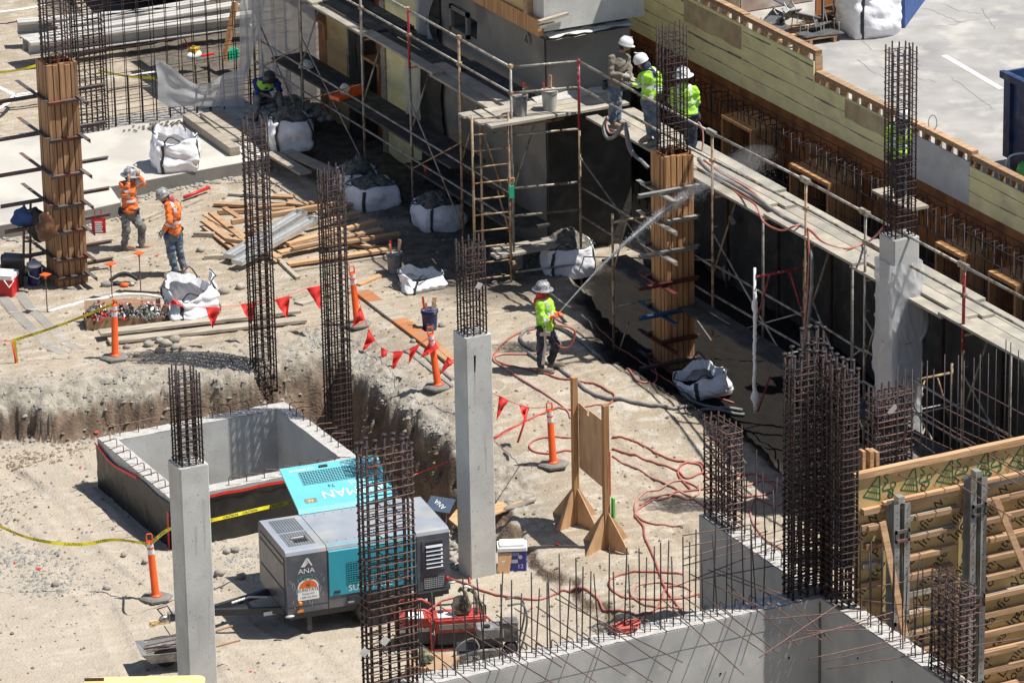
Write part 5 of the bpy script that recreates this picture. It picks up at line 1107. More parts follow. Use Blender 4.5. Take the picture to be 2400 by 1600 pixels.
# ---------------------------------------------------------------- caution tape
M['yel'] = pm('yellow_tape', (.78,.66,.03), .45, .1, 10, .15, 30)
def tape(name, pts, label, letters=True, w_=.056, up=None):
    t = thing(name, label, 'caution tape', pts[0], group='yellow caution tapes', world=True); L_ = spline(pts, 8); mb = MB(); n = len(L_); vs = []
    tw = [.35*math.sin(i*.22) for i in range(n)]
    nrm = []
    for i, p in enumerate(L_):
        d = np.array(L_[min(n-1, i+1)])-np.array(L_[max(0, i-1)]); d /= np.linalg.norm(d); s = np.cross(d, [0,0,1]); s /= max(1e-6, np.linalg.norm(s))
        if np.dot(s, CF) > 0: s = -s
        u = np.cross(s, d); u = u*(1 if u[2] > 0 else -1); u = u*math.cos(tw[i])+s*math.sin(tw[i]); u /= np.linalg.norm(u); vs += [p-u*w_/2, p+u*w_/2]; nrm.append((d, u))
    mb.add(vs, [(2*i, 2*i+2, 2*i+3, 2*i+1) for i in range(n-1)]); mb.build('tape', M['yel'], t)
    if letters:
        acc = 0; nxt = .2
        for i in range(1, n):
            acc += np.linalg.norm(np.array(L_[i])-np.array(L_[i-1]))
            if acc > nxt:
                nxt += .46; d, u = nrm[i]; d = d if np.dot(d, RD) > 0 else -d; f_ = np.cross(d, u); 
                if np.dot(f_, CF) > 0: f_ = -f_
                u2 = np.cross(f_, d); R4 = Matrix(((d[0], u2[0], f_[0]), (d[1], u2[1], f_[1]), (d[2], u2[2], f_[2]))).to_4x4(); p = np.array(L_[i])+f_*.006
                o = text('CAUTION', .055, 'ink', t, (0,0,0), (0,0,0), 'printed_text'); o.matrix_local = Matrix.Translation(Vector(p)-Vector(org(t)))@R4@Matrix.Scale(1.15, 4, (1,0,0))
    return t
q = atP(*z4(80,1160), T1)
tape('caution_tape', [T1, lerp(T1, q, .5, -.03), q], 'yellow caution tape slanting left from the knobbed delineator')
a = q; mb = MB(); mb.add([a+RD*.0, a+RD*.07, a+RD*.1+[0,0,-.5], a+RD*.04+[0,0,-.52]], [(0,1,2,3)]); tag(mb.build('tape_tail', M['yel']), 'short yellow tape tail hanging beside a red streamer at left', 'tape end')
mb = MB(); mb.tube([a, a+RD*.05+[0,0,-.35], a-RD*.0+[0,0,-.68]], [.012, .02, .016], 5); tag(mb.build('streamer', M['flag'], smooth=True), 'narrow red streamer hanging from the knot of the yellow tape at left', 'streamer')
mb = MB(); mb.tube([a, atP(-20, 795, q)], .006, 4); tag(mb.build('marker_rope', M['flag']), 'short red line leaving the left edge of the photo from the tape knot', 'rope', 'red marker ropes')
T5 = top_of(P5, -.06, .93)
tape('caution_tape', [atP(-60, 1205, P5), atP(*z7(120,660), P5), atP(*z7(300,705), P5), atP(*z7(500,718), P5), atP(*z7(700,690), P5), T5], 'yellow caution tape sagging in from the left edge to the lowest delineator')
tape('caution_tape', [T5, atY(*z7(1050,620), -6.2), atY(*z7(1300,570), -6.0), atY(*z7(1600,500), -5.8), atY(*z7(1830,450), -5.6)], 'yellow caution tape stretched behind the leftmost column to the teal generator')
tape('caution_tape', [at(-20, 172, .9), at(40, 165, .95), at(85, 154, 1.0)], 'yellow tape at the left edge beyond the timber column form', False)
tape('caution_tape', [at(230, 165, .9), at(290, 178, .85), at(365, 184, .9)], 'yellow tape seen through the rebar mat at top left', False)
# ---------------------------------------------------------------- plywood barrier stand
hb_ = at(1422, 1284, gh(*gat(1422, 1284)[:2])); ha_ = gat(1350, 1226)
ps = thing('plywood_stand', 'plywood panel fixed between two tall posts on cross shaped plywood feet', 'plywood stand', hb_, world=True)
dv = (ha_-hb_); dv[2] = 0; L_ = np.linalg.norm(dv); dv /= L_; nv = np.array([-dv[1], dv[0], 0])
M['ply_s'] = pm('stained_plywood', (.56,.34,.18), .7, .18, 3, .15, 40, c2=(.44,.25,.13), c2t=.55, c2s=2, c3=(.3,.2,.13), c3t=.66, c3s=3, stretch=(2,2,.7))
for p in (hb_, ha_):
    MB().beam(p+[0,0,.02], p+[0,0,2.44 if p is hb_ else 2.52], .09, .09, nv).build('post', M['w_zo'], ps)
    for ang in (.35, .35+math.pi/2):
        d = np.array([math.cos(ang), math.sin(ang), 0]); s = np.array([-d[1], d[0], 0])*.01
        for sg in (1, -1):
            A = p+d*.05*sg; B = p+d*.5*sg; vs = [A-s, B-s, A+[0,0,.62]-s, A+s, B+s, A+[0,0,.62]+s]
            g_ = gh(B[0], B[1])-p[2]; vs[1][2] += g_; vs[4][2] += g_
            MB().add(vs, [(0,1,2),(5,4,3),(0,3,4,1),(1,4,5,2),(2,5,3,0)]).build('foot_gusset', M['ply_s'], ps)
A = hb_+dv*.05-nv*.0; B = ha_-dv*.05; mb = MB(); s = nv*.008
o_ = nv*-.055
P = [A+[0,0,.95], B+[0,0,.98], B+[0,0,2.1], lerp(B, A, .3)+[0,0,2.07], lerp(B, A, .3)+[0,0,2.0], lerp(B, A, .38)+[0,0,2.0], lerp(B, A, .38)+[0,0,2.1], A+[0,0,2.1]]
n = len(P); mb.add([p+o_-s for p in P]+[p+o_+s for p in P], [tuple(range(n))[::-1], tuple(range(n, 2*n))]+[(i, (i+1) % n, n+(i+1) % n, n+i) for i in range(n)]); mb.build('panel', M['ply_s'], ps)
mb = MB(); a = hb_+RD*.06; mb.beam(a+[0,0,.9], a+[0,0,1.65], .025, .025); mb.build('red_strip', M['red'], ps)
a = hb_+RD*.11; mb = MB(); mb.beam(a+[0,0,.52], a+[0,0,.86], .08, .03, nv); mb.build('green_level', pm('bright_green', (.12,.6,.1), .4, .1, 5, .0), ps)
# ---------------------------------------------------------------- bulk bags
def bulk_bag(label, px, py, w_=.92, h=.8, seed=0, fill=True, sink=.1, sq=1., rz=None, fold=0., z=None, group='white woven bulk bags', crump=1.0, soil_h=.14, op=.9):
    p = gat(px, py) if z is None else at(px, py, z); t = thing('bulk_bag', label, 'bulk bag', (p[0], p[1], p[2]-.02), rz if rz is not None else -PH+.35, group=group)
    def q(a, v):
        c_, s_ = math.cos(a), math.sin(a); k = 1/max(abs(c_), abs(s_))**.62; bul = 1+.13*math.sin(math.pi*min(1, v*1.05))-.05*v
        r = w_/2*k*bul*(.93 if v > .98 else 1)
        x, y, zz = r*c_, r*s_*sq, h*v
        nn = crump*(.045*noise.noise((x*3+seed*7, y*3, zz*4))+.022*abs(noise.noise((x*7+seed+zz*4, y*7, zz*5))))+crump*.01*abs(math.sin(zz*17+a*3+seed+3*noise.noise((x*4, y*4, 1))))*(.3+.7*v)
        x += nn*c_*1.4; y += nn*s_*1.4; zz += crump*.06*noise.noise((x*4, y*4, seed*3.))*v - sink*.25*v*(.5+.5*noise.noise((x*2, y*2, seed+.5)))
        if fold: zz *= 1-fold*(.5+.5*math.sin(a*1.5+seed)); x += fold*.22*v*math.cos(seed); y += fold*.22*v*math.sin(seed)
        return x, y, zz
    mb = MB(); nu, nv_ = 88, 30
    mb.grid(lambda u, v: q(u*2*math.pi, v), nu, nv_)
    mb.grid(lambda u, v: tuple(np.array(q(u*2*math.pi, 1.))*np.array([1-.09*v, 1-.09*v, 1])-np.array([0, 0, .16*v])), nu, 3)
    body = mb.build('bag_body', M['bagw'], t, smooth=True)
    if fill:
        mb = MB(); mb.grid(lambda u, v: ((lambda a, r: (q(a, .9)[0]*r*.92, q(a, .9)[1]*r*.92, h*.84+soil_h*(1-r*r)*(1+.5*noise.noise((r*3*math.cos(a), r*3*math.sin(a), seed)))+.05*noise.noise((r*8*math.cos(a), r*8*math.sin(a), seed+1.))+.03*noise.noise((r*17*math.cos(a), r*17*math.sin(a), seed))))(u*2*math.pi, v)), 48, 14); mb.build('rubble_fill', M['rubble'], t, smooth=True)
    for k in range(4):
        a = math.pi/4+k*math.pi/2+.18
        P = [Vector(q(a, v))*1.0+Vector((math.cos(a), math.sin(a), 0))*.012 for v in np.linspace(.03, 1, 9)]; mb = MB(); vs = []; tt = Vector((-math.sin(a), math.cos(a), 0))*.035
        for p_ in P: vs += [p_-tt, p_+tt]
        mb.add(vs, [(2*i, 2*i+2, 2*i+3, 2*i+1) for i in range(len(P)-1)])
        e = Vector(q(a, 1)); e2 = Vector(q(a+.75, 1)); m_ = (e+e2)/2+Vector((math.cos(a+.35), math.sin(a+.35), 0))*.1
        m_.z += (-.02 if k % 2 else .13); mb.tube([e, e.lerp(m_, .6)+Vector((0,0,.03)), m_, e2.lerp(m_, .6), e2], .014, 5); mb.build('strap', M['strap'], t)
    return t
bulk_bag('white bag standing empty on the slab with dark straps, its cloth slumped to the right', 412, 390, .8, .8, 1, False, sink=.5, z=S, fold=.22, crump=1.3, rz=-PH+.15)
bulk_bag('white bag full of rubble beside the seated worker', 680, 340, .8, .6, 2, z=S, soil_h=.25, rz=-PH+.12)
bulk_bag('rear bag of the rubble filled pair behind the lumber pile', 838, 452, .7, .5, 3, soil_h=.28)
bulk_bag('front bag of the rubble filled pair behind the lumber pile, with wide open mouth', 872, 478, .85, .48, 4, soil_h=.16, sink=.3)
bulk_bag('rubble filled bag in shade left of the ladder', 1028, 528, .82, .5, 5, soil_h=.25)
bulk_bag('rubble filled bag right of the ladder with an orange helmet behind it', 1330, 632, .88, .55, 6, soil_h=.3, rz=-PH+.1)
bulk_bag('folded empty bag tipped over behind the blue bucket', 985, 672, .7, .4, 7, False, sink=.6, fold=.42, crump=1.5)
bulk_bag('crumpled empty bag beside the cardboard boxes of scrap', 452, 748, .8, .86, 8, False, sink=.6, fold=.36, crump=1.9)
bulk_bag('crumpled white bag lying in deep shade at the foot of the orange form', 1652, 912, .78, .42, 9, False, sink=.5, fold=.25, crump=1.7)
bulk_bag('big closed white bag on the parking lot at top right', 2035, 72, 1.0, .85, 10, False, sink=.2, z=PZ, crump=1.1)
# ---------------------------------------------------------------- lumber pile
LP = 'boards of the scattered lumber pile'
R_ = np.random.RandomState(31); _lb = 0
def lum(a, b, w_, t_, mat, label, z=.0, za=None):
    A = gat(*a); B = gat(*b); A[2] += z+t_/2; B[2] += (za if za is not None else z)+t_/2
    o = MB().beam(A, B, w_, t_).build('board', M[mat]); return tag(o, label, 'board', LP)
lp = [((1410,1400),(1900,1570),0), ]
y4 = lambda x, y: (x/2.904, 400+y/2.904)
L1 = [((1400,345),(1900,640),.14,.03,'w_x','long fresh board slanting down from the left end of the pile',.12),
 ((1395,375),(1650,565),.14,.03,'w_red','second slanting board below the long fresh one',.08), ((1400,400),(1620,570),.14,.03,'w_red','third slanting board at the left edge of the pile',.04), ((1440,345),(1700,560),.12,.03,'w_x','narrow slanting board under the long fresh one',.16),
 ((1580,455),(2300,330),.1,.09,'w_red','heavy reddish timber laid over the top of the pile',.25), ((1530,350),(1640,420),.1,.04,'w_x','short board across the top left of the pile',.25),
 ((1460,245),(1690,255),.14,.05,'w_red','upper left dusty board of the pile',.03), ((1480,300),(1720,290),.09,.07,'w_red','square timber under the dusty board at the back',.02), ((1560,170),(1960,195),.14,.04,'plank','pale plank end left of the first rebar cage, farthest back',.02),
 ((1750,265),(2180,240),.14,.05,'w_red','long board at the back between the two rebar cages',.03), ((1860,225),(2000,230),.16,.05,'w_x','notched offcut at the back of the pile',.12), ((1960,260),(2090,275),.16,.04,'w_x','pale offcut beside the notched one',.1),
 ((1850,300),(2010,290),.1,.06,'w_red','reddish offcut below the notched one',.06), ((2040,320),(2140,280),.12,.06,'w_red','short stub pointing at the second rebar cage',.05), ((2170,250),(2560,170),.11,.07,'w_red','thick reddish beam right of the second rebar cage, uppermost',.12),
 ((2190,330),(2560,215),.12,.06,'w_red','second beam right of the second rebar cage',.08), ((1320,450),(1460,455),.1,.09,'plank','grey square stub at the far left of the pile',.0), ((1390,605),(1560,600),.09,.08,'plank','grey stub near the aluminium trays',.0), ((1545,520),(1690,540),.09,.08,'w_red','square stub wedged under the slanting boards',.1),
 ((1900,600),(2600,440),.16,.04,'w_x','wide fresh board at the lower right of the pile',.1), ((1960,560),(2560,400),.12,.05,'w_x','fresh board above the wide one',.14), ((1990,590),(2480,490),.11,.04,'w_red','reddish board over the wide fresh one',.16), ((1940,540),(2280,455),.1,.04,'w_x','narrow board close to the aluminium trays',.12),
 ((1960,660),(2640,560),.16,.05,'w_x','lowest wide board reaching toward the grey bucket',.04), ((2000,690),(2640,590),.07,.04,'plank','thin grey batten along the lower edge of the pile',.0), ((1900,620),(2030,745),.08,.06,'plank','short dark stub pointing to the camera from the pile',.0), ((2200,560),(2720,480),.13,.05,'w_x','long board ending beside the grey mortar bucket',.12),
 ((2380,520),(2700,560),.1,.05,'w_red','short reddish board under the right end of the pile',.03), ((2100,420),(2440,330),.12,.05,'w_red','reddish board left of the thick beams',.1), ((1700,420),(1960,560),.12,.03,'w_x','board crossing under the first rebar cage',.1)]
for a, b, w_, t_, m_, lb, z in L1: lum(y4(*a), y4(*b), w_, t_, m_, lb, z)
def tray(a, b, off, label):
    A = gat(*a); B = gat(*b); A[2] += .12; B[2] += .3; t = thing('aluminium_tray', label, 'metal tray', A, group='long aluminium trays on the lumber pile', world=True); d = B-A; d /= np.linalg.norm(d); s = np.cross(d, [0,0,1]); s /= np.linalg.norm(s); A = A+s*off; B = B+s*off
    MB().beam(A, B, .24, .008).build('tray_floor', M['alu'], t)
    for q_ in (-.12, .12): MB().beam(A+s*q_+[0,0,.035], B+s*q_+[0,0,.035], .012, .08).build('tray_side', M['alu'], t)
    for e in (A, B): MB().beam(e-s*.12+[0,0,.035], e+s*.12+[0,0,.035], .012, .08).build('tray_end', M['alu'], t)
    MB().beam(A+[0,0,.025], B+[0,0,.025], .04, .05).build('rib', M['alu'], t)
tray(y4(1560,640), y4(2060,400), -.0, 'farther of two bright aluminium trays on the lumber pile'); tray(y4(1600,680), y4(2130,440), .05, 'nearer of two bright aluminium trays on the lumber pile')
# ---------------------------------------------------------------- other long boards
def gboard(a, b, w_, t_, mat, label, z=0., za=None, group=None, name='plank', cat='plank'):
    A = gat(*a); B = gat(*b); A[2] += z+t_/2; B[2] += (z if za is None else za)+t_/2; return tag(MB().beam(A, B, w_, t_).build(name, M[mat]), label, cat, group)
gboard(z4(680,1150), z4(2040,995), .24, .05, 'plank', 'upper long grey plank lying behind the knobbed delineator', .1); gboard(z4(740,1180), z4(2080,1030), .24, .05, 'plank', 'lower long grey plank under the upper one behind the knobbed delineator', .03)
A = gat(848, 690); B = gat(1062, 852); 
for i, (t0, t1, m_, lb) in enumerate(((0, .16, 'w_o', 'orange stained far end'), (.16, .42, 'plank', 'grey middle'), (.42, .8, 'w_o', 'orange stained middle'), (.8, 1., 'w_x', 'pale near end'))): pass
M['w_o'] = wood('orange_stained_plank', (.45,.17,.06), (.34,.22,.14), 0)
pk = thing('stained_plank', 'long orange and grey stained plank spanning the ground beside the trench edge', 'plank', A, world=True)
for t0, t1, m_ in ((0, .16, 'w_o'), (.16, .42, 'plank'), (.42, .8, 'w_o'), (.8, 1., 'w_x')): MB().beam(A+(B-A)*t0+[0,0,.05], A+(B-A)*(t1-.001)+[0,0,.05], .27, .045).build('plank_section', M[m_], pk)
gboard(z5(720,940), z5(1045,1190), .05, .05, 'steel', 'nearer grey pipe lying along the trench edge behind the delineator', name='pipe', cat='pipe', group='pipes along the trench edge'); gboard(z5(780,920), z5(1050,1140), .05, .05, 'steel', 'farther grey pipe lying along the trench edge behind the delineator', name='pipe', cat='pipe', group='pipes along the trench edge')
gboard(z5(0,625), z5(160,565), .24, .04, 'plank', 'short grey plank left of the second rebar cage'); gboard(z5(405,495), z5(560,430), .12, .04, 'w_x', 'short pale board right of the farthest delineator')
for i, (a, b, lb) in enumerate((((1275,800),(1600,1030),'thick pale beam lying on the slab right of the slumped bag'),)):
    A = at(*z1(*a), S+.09); B = at(*z1(*b), S+.09); tag(MB().beam(A, B, .2, .16).build('beam', M['plank']), lb, 'beam')
for i, (a, b, lb) in enumerate((((1840,1040),(2080,1180),'nearer plank bridging the gap right of the slab'), ((1950,1030),(2260,1170),'farther plank bridging the gap right of the slab'), ((1440,770),(1640,950),'wide mortar covered board behind the thick beam on the slab'))):
    A = at(*z1(*a), S+.05); B = at(*z1(*b), S+.05); tag(MB().beam(A, B, .25 if i < 2 else .5, .05).build('plank', M['plank']), lb, 'plank', 'planks around the slab gap')
gboard(z4(1010,180+0), z4(1430,150), .03, .03, 'red', 'red handled digging bar lying beyond the orange vested workers', name='digging_bar', cat='bar') if 0 else None
A = gat(*z4(1255,210)); B = gat(*z4(1425,150)); mb = MB(); mb.tube([A+[0,0,.08], B+[0,0,.1]], .035, 8); tag(mb.build('hammer_handle', M['red'], smooth=True), 'red cylindrical tool lying behind the second orange vested worker', 'tool')
gboard(z4(975,345), z4(1110,285), .06, .05, 'plank', 'thin grey stick between the two orange vested workers', name='stick', cat='stick'); gboard(z4(1020,350), z4(1370,205), .05, .04, 'plank', 'long thin grey stick behind the orange vested workers', name='stick', cat='stick')
A = at(*z1(1530,415), S+.0); B = atY(*z1(1640,40), A[1]-.0); tag(MB().beam(A, B+[0,.3,0], .1, .09).build('leaning_prop', M['w_zo']), 'orange timber prop leaning behind the plastic sheet at top left', 'prop')
# stakes with orange caps
def stake(px, pyb, pyt, label):
    b = gat(px, pyb); t_ = atX(px, pyt, b[0]); t = thing('capped_stake', label, 'stake', b, group='rebar stakes with orange square caps', world=True)
    MB().tube([b-[0,0,.05], (b[0], b[1], t_[2])], .011, 6).build('stake', M['bar_rust'], t); c_ = (b[0], b[1], t_[2]); MB().box((-.075,-.075,0), (.075,.075,.015), c=c_, rz=.5).lathe([(.02,-.07), (.03,-.01), (.045,0)], 8, c_).build('orange_cap', M['orange'], t)
stake(111, 732, 648, 'leftmost orange capped stake by the timber column form'); stake(263, 698, 622, 'middle orange capped stake'); stake(330, 683, 597, 'rightmost orange capped stake, before the walking workers')
# ---------------------------------------------------------------- rocks
RG = 'cobbles heaped under the long plank'
def rock(p, s, label, mat='rock', group=RG, seed=1):
    mb = MB(); mb.ell((0,0,0), (s*1.15, s, s*.75), 12, 8); mb.v = [tuple(Vector(v)*(1+.25*noise.noise((v[0]*2/s*.5+seed, v[1]*2/s*.5, v[2]/s)))) for v in mb.v]
    o = mb.build('cobble', M[mat], smooth=True); o.location = (p[0], p[1], p[2]+s*.5); o.rotation_euler = (0, 0, seed*1.3); return tag(o, label, 'rock', group)
for i, (x, y, s, lb) in enumerate(((1015,1195,.085,'leftmost round cobble of the heap'), (1090,1170,.08,'cobble at the back of the heap, left'), (1130,1195,.1,'largest cobble in the middle of the heap'), (1190,1165,.095,'cobble at the back of the heap, right'), (1095,1240,.085,'frontmost cobble of the heap'), (1195,1215,.08,'darker cobble at the right of the heap'), (1245,1215,.06,'small cobble at the right end of the heap'), (862,1208,.06,'cobble lying alone right of the knobbed delineator'), (935,1260,.06,'pale cobble in front of the heap'))):
    rock(gat(*z4(x, y)), s, lb, seed=i)
for i, (x, y, s, lb) in enumerate(((758,790,.05,'single grey stone left of the leftmost column, behind the delineator'), (1440,760,.07,'rounded stone in the spoil left of the generator'), (1480,925,.08,'stone lying before the generator nose'), (1390,770,.06,'stone near the black sheeted pit corner'), (1345,905,.08,'flat stone right of the leftmost column'), (890,830,.055,'small stone right of the delineator holding tape'), (655,990,.06,'stone in the rubble at lower left'), (340,970,.06,'grey stone at lower left edge of the rubble'))):
    rock(gat(*z7(x, y)), s, lb, group=None, seed=i+20)
for i, (x, y, s, lb) in enumerate(((1365,548,.07,'pale stone before the walking workers'), (1525,835,.1,'dark stone right of the crumpled bag'), (1640,800,.09,'pale lump near the first rebar cage'))): rock(gat(*z4(x, y)), s, lb, group=None, seed=i+40)
for i, (x, y, s, lb) in enumerate(((975,770,.06,'pale stone right of the blue bucket'), (1335,485,.05,'white stone on the dirt behind the hose worker'), (780,880,.05,'stone beside the stained plank'))): rock(gat(*z5(x, y)), s, lb, group=None, seed=i+50)
# ---------------------------------------------------------------- buckets
M['bk_w'] = pm('mortar_caked_white_plastic', (.5,.49,.45), .6, .15, 6, .2, 40, c2=(.3,.28,.24), c2t=.52, c2s=5); M['bk_b'] = pm('navy_plastic', (.02,.03,.12), .5, .2, 6, .1, 40, c2=(.2,.19,.18), c2t=.58, c2s=6); M['bk_g'] = pm('dirty_grey_plastic', (.2,.2,.2), .6, .2, 6, .2, 40, c2=(.3,.29,.26), c2t=.55, c2s=6)
def bucket(label, p, mat, seed=0, tools=3, h=.37, rim=True, cont='rubble'):
    t = thing('mortar_bucket', label, 'bucket', p, seed, group='mortar buckets with tools'); R3 = np.random.RandomState(seed)
    mb = MB(); mb.lathe([(.12, 0), (.145, h), (.138, h), (.13, h*.8), (.05, h*.78)], 22); b = mb.build('pail', M[mat], t, smooth=False)
    for z in (.86, .93, .985): MB().lathe([(.147, h*z-.006), (.156, h*z), (.147, h*z+.006)], 22).build('rib', M[mat], b, smooth=True)
    MB().tube([(.15*math.cos(a), .15*math.sin(a)*.2-.02, h*.9-.16*math.sin(a)) for a in np.linspace(0, math.pi, 9)], .004, 5).build('bail_handle', M['steel'], t)
    for k in range(tools):
        a = R3.uniform(0, 6.28); r = .08; l = R3.uniform(.25, .42); MB().beam((r*math.cos(a), r*math.sin(a), h*.6), (r*1.5*math.cos(a), r*1.5*math.sin(a), h+l*.55), (.07 if k == 0 else .035), .02, (0,1,0)).build('tool_handle', M[('w_x', 'steel', 'red')[k % 3]], t)
    return t
bucket('navy mortar bucket with white and red tool handles, standing on open dirt', gat(*z5(893,790)), 'bk_b', 3, 4); bucket('grey mortar bucket with wooden handles at the right end of the lumber pile', gat(*z5(655,400)), 'bk_g', 5, 4)
bucket('grey mortar bucket on the platform beside the pole', (1.72, 2.95, 3.035), 'bk_g', 6, 3); bucket('white mortar stained bucket in the middle of the platform', (2.33, 2.98, 3.035), 'bk_w', 8, 3)
# shovel by the ladder
A = gat(*z5(1480,380)); B = atX(*z5(1355,-155), A[0]-.3); sh = thing('shovel', 'shovel leaning against the scaffold ladder with its blade on the dirt', 'shovel', A, world=True)
MB().tube([A+[0,0,.25], B], .017, 7).build('handle', M['w_x'], sh); mb = MB(); mb.grid(lambda u, v: (A[0]-.11+.22*u, A[1]-.05+.0*v-.04*math.sin(u*3.14), A[2]+.02+.28*v), 5, 4); mb.build('blade', M['steel'], sh)
# ---------------------------------------------------------------- coolers, bags and gear around the left form
def rbox(mb, x0, x1, y0, y1, z0, z1, r=.03):
    P = []; 
    for cx_, cy_, a0 in ((x1-r, y1-r, 0), (x0+r, y1-r, 90), (x0+r, y0+r, 180), (x1-r, y0+r, 270)):
        for k in range(4): a = math.radians(a0+30*k); P.append((cx_+r*math.cos(a), cy_+r*math.sin(a)))
    mb.prism(P, z0, z1); return mb
M['cool_b'] = pm('blue_cooler_plastic', (.025,.035,.28), .4, .06, 6, .03, 60); M['cool_w'] = pm('white_cooler_plastic', (.82,.82,.8), .4, .04, 6, .03, 60)
p = gat(1201, 1328); ck = thing('picnic_cooler', 'blue cooler with white lid standing right of the middle column', 'cooler', p, -PH+.05)
rbox(MB(), -.22, .22, -.15, .15, 0, .34).build('cooler_body', M['cool_b'], ck); rbox(MB(), -.235, .235, -.165, .165, .343, .4).build('lid', M['cool_w'], ck); rbox(MB(), -.2, .2, -.13, .13, .401, .44).build('lid', M['cool_w'], ck)
text('IGLOO', .065, 'white', ck, (0, -.1525, .285), (math.pi/2,0,0)); MB().box((-.1,-.1525,.14), (.08,-.1515,.2)).build('label_print', M['refl'], ck); text('12', .1, 'white', ck, (.12, -.1525, .08), (math.pi/2,0,0)); MB().lathe([(.035,0),(.035,.001)], 12, (.12,-.1515,.24), Matrix.Rotation(math.pi/2,3,'X')).build('label_print', M['refl'], ck)
p = gat(1176, 1340); o = thing('leaning_board', 'small brown board leaning between the middle column and the blue cooler', 'board', p, -PH); mb = MB().box((-.08,-.01,0), (.12,.01,.4), rx=-.25, ry=.15); mb.build('board', M['ply_s'], o); MB().box((-.03,-.06,.2), (.03,-.03,.22), rz=.6).build('knob', M['alu'], o)
p = gat(8, 688); rc = thing('picnic_cooler', 'red cooler with white lid at the left edge beyond the delineator', 'cooler', p, -PH-.25); rbox(MB(), -.3, .24, -.18, .18, 0, .32).build('cooler_body', M['red'], rc); rbox(MB(), -.3, .25, -.19, .19, .323, .4).build('lid', M['cool_w'], rc)
MB().tube([(.1,-.2,.32), (.2,-.22,.2), (.25,-.1,.3)], .014, 6).build('handle', M['cool_w'], rc)
p = gat(32, 668); bp_ = thing('black_duffel', 'black upright bag behind the red cooler', 'bag', p, -PH); mb = rbox(MB(), -.2, .18, -.13, .13, 0, .55, .05); mb.build('bag_body', M['black'], bp_); MB().box((-.2,-.14,.5), (.18,.14,.56), ry=.08).build('flap', M['dark'], bp_)
p = gat(82, 665); wj = thing('water_jug', 'navy water jug with white lid at the foot of the left form', 'water jug', p, 0); MB().lathe([(.12,0), (.13,.32), (.12,.34)], 20).build('jug_body', M['bk_b'], wj, smooth=False); MB().lathe([(.135,.34), (.135,.39), (.09,.41)], 20).build('lid', M['cool_w'], wj); MB().tube([(-.13,0,.3), (-.13,-.08,.2), (0,-.17,.14), (.13,-.08,.2), (.13,0,.3)], .01, 5).build('handle', M['cool_w'], wj)
# step ladder behind the form
M['alu_d'] = pm('dull_brown_metal', (.16,.12,.1), .6, .2, 6, .1, 60)
b = gat(*((55,640))); sl_ = thing('step_ladder', 'dark step ladder standing behind the left timber column form', 'ladder', b, world=True)
for o_ in (0, .12): MB().beam(b+RD*o_, b+RD*(o_+.08)+[0,0,1.35], .05, .03).build('rail', M['alu_d'], sl_)
for z in (.3, .6, .9, 1.2): MB().beam(b+RD*(.0+z*.06)+[0,0,z], b+RD*(.15+z*.06)+[0,0,z], .06, .02).build('rung', M['alu_d'], sl_)
# hanging clothes: jacket, leather bag, blue bag, red tote
def blob(name, px, py, X, rx, ry, rz_, mat, label, cat, seed, hang=0.):
    p = atX(px, py, X); mb = MB(); mb.ell((0,0,0), (rx, ry, rz_), 20, 14); mb.v = [tuple(Vector((v[0]*(1-.25*v[2]/rz_*(1)), v[1], v[2]))*(1+.22*noise.noise((v[0]*7+seed, v[1]*7, v[2]*5)))+Vector((.02*math.sin(v[2]*30+seed), 0, 0))) for v in mb.v]
    o = mb.build(name, M[mat], smooth=True); o.location = Vector(p); o.rotation_euler = (0, 0, -PH); return tag(o, label, cat)
M['leather'] = pm('brown_leather', (.1,.045,.022), .3, .3, 5, .3, 30, c2=(.24,.12,.06), c2t=.58, c2s=6); M['bluec'] = pm('blue_cloth', (.04,.09,.26), .8, .25, 6, .4, 20); M['camo'] = pm('camouflage_cloth', (.17,.15,.09), .9, .2, 6, .3, 40, c2=(.07,.065,.04), c2t=.5, c2s=14, c3=(.4,.36,.26), c3t=.57, c3s=11)
lp_ = np.array([FXL-.14, FYL-.02, 0])
blob('hanging_jacket', 88, 524, FXL-.12, .17, .1, .34, 'black', 'black jacket hung from an angle of the left timber column form', 'jacket', 2); blob('leather_bag', 108, 530, FXL-.22, .17, .1, .27, 'leather', 'shiny brown leather bag hung on the left timber column form', 'bag', 5)
blob('blue_cloth_bag', 54, 508, FXL-.35, .2, .08, .2, 'bluec', 'blue patterned bag hung left of the black jacket', 'bag', 7); o = blob('green_can', 42, 532, FXL-.4, .03, .03, .07, 'tagm' if 'tagm' in M else 'bluec', 'small green can under the blue bag', 'can', 1); o.data.materials[0] = bpy.data.materials['green_tag']
tb = atY(231, 528, FYL-.42); tt_ = thing('red_tote', 'red tote bag with white block printing hung on the left column form', 'tote bag', (tb[0], tb[1], tb[2]), -PH)
mb = MB(); mb.grid(lambda u, v: (-.125+.25*u+.012*(v-.5)*(1 if u > .5 else -1), -.03*math.sin(u*3.14)*math.sin(v*3.14)-.01, -.15+.28*v), 10, 8); mb.grid(lambda u, v: (-.125+.25*u, .03*math.sin(u*3.14)*math.sin(v*3.14)+.012, -.15+.28*v), 10, 8); mb.build('bag_body', M['red'], tt_, smooth=True)
for x in (-.055, .055): MB().box((x-.008,-.015,.12), (x+.008,-.008,.3)).build('handle', M['red'], tt_)
for i in range(5): MB().box((-.062,-.0475,-.115+.042*i), (.075-.012*(i % 2),-.0445,-.083+.042*i)).build('print_bar', M['white'], tt_)
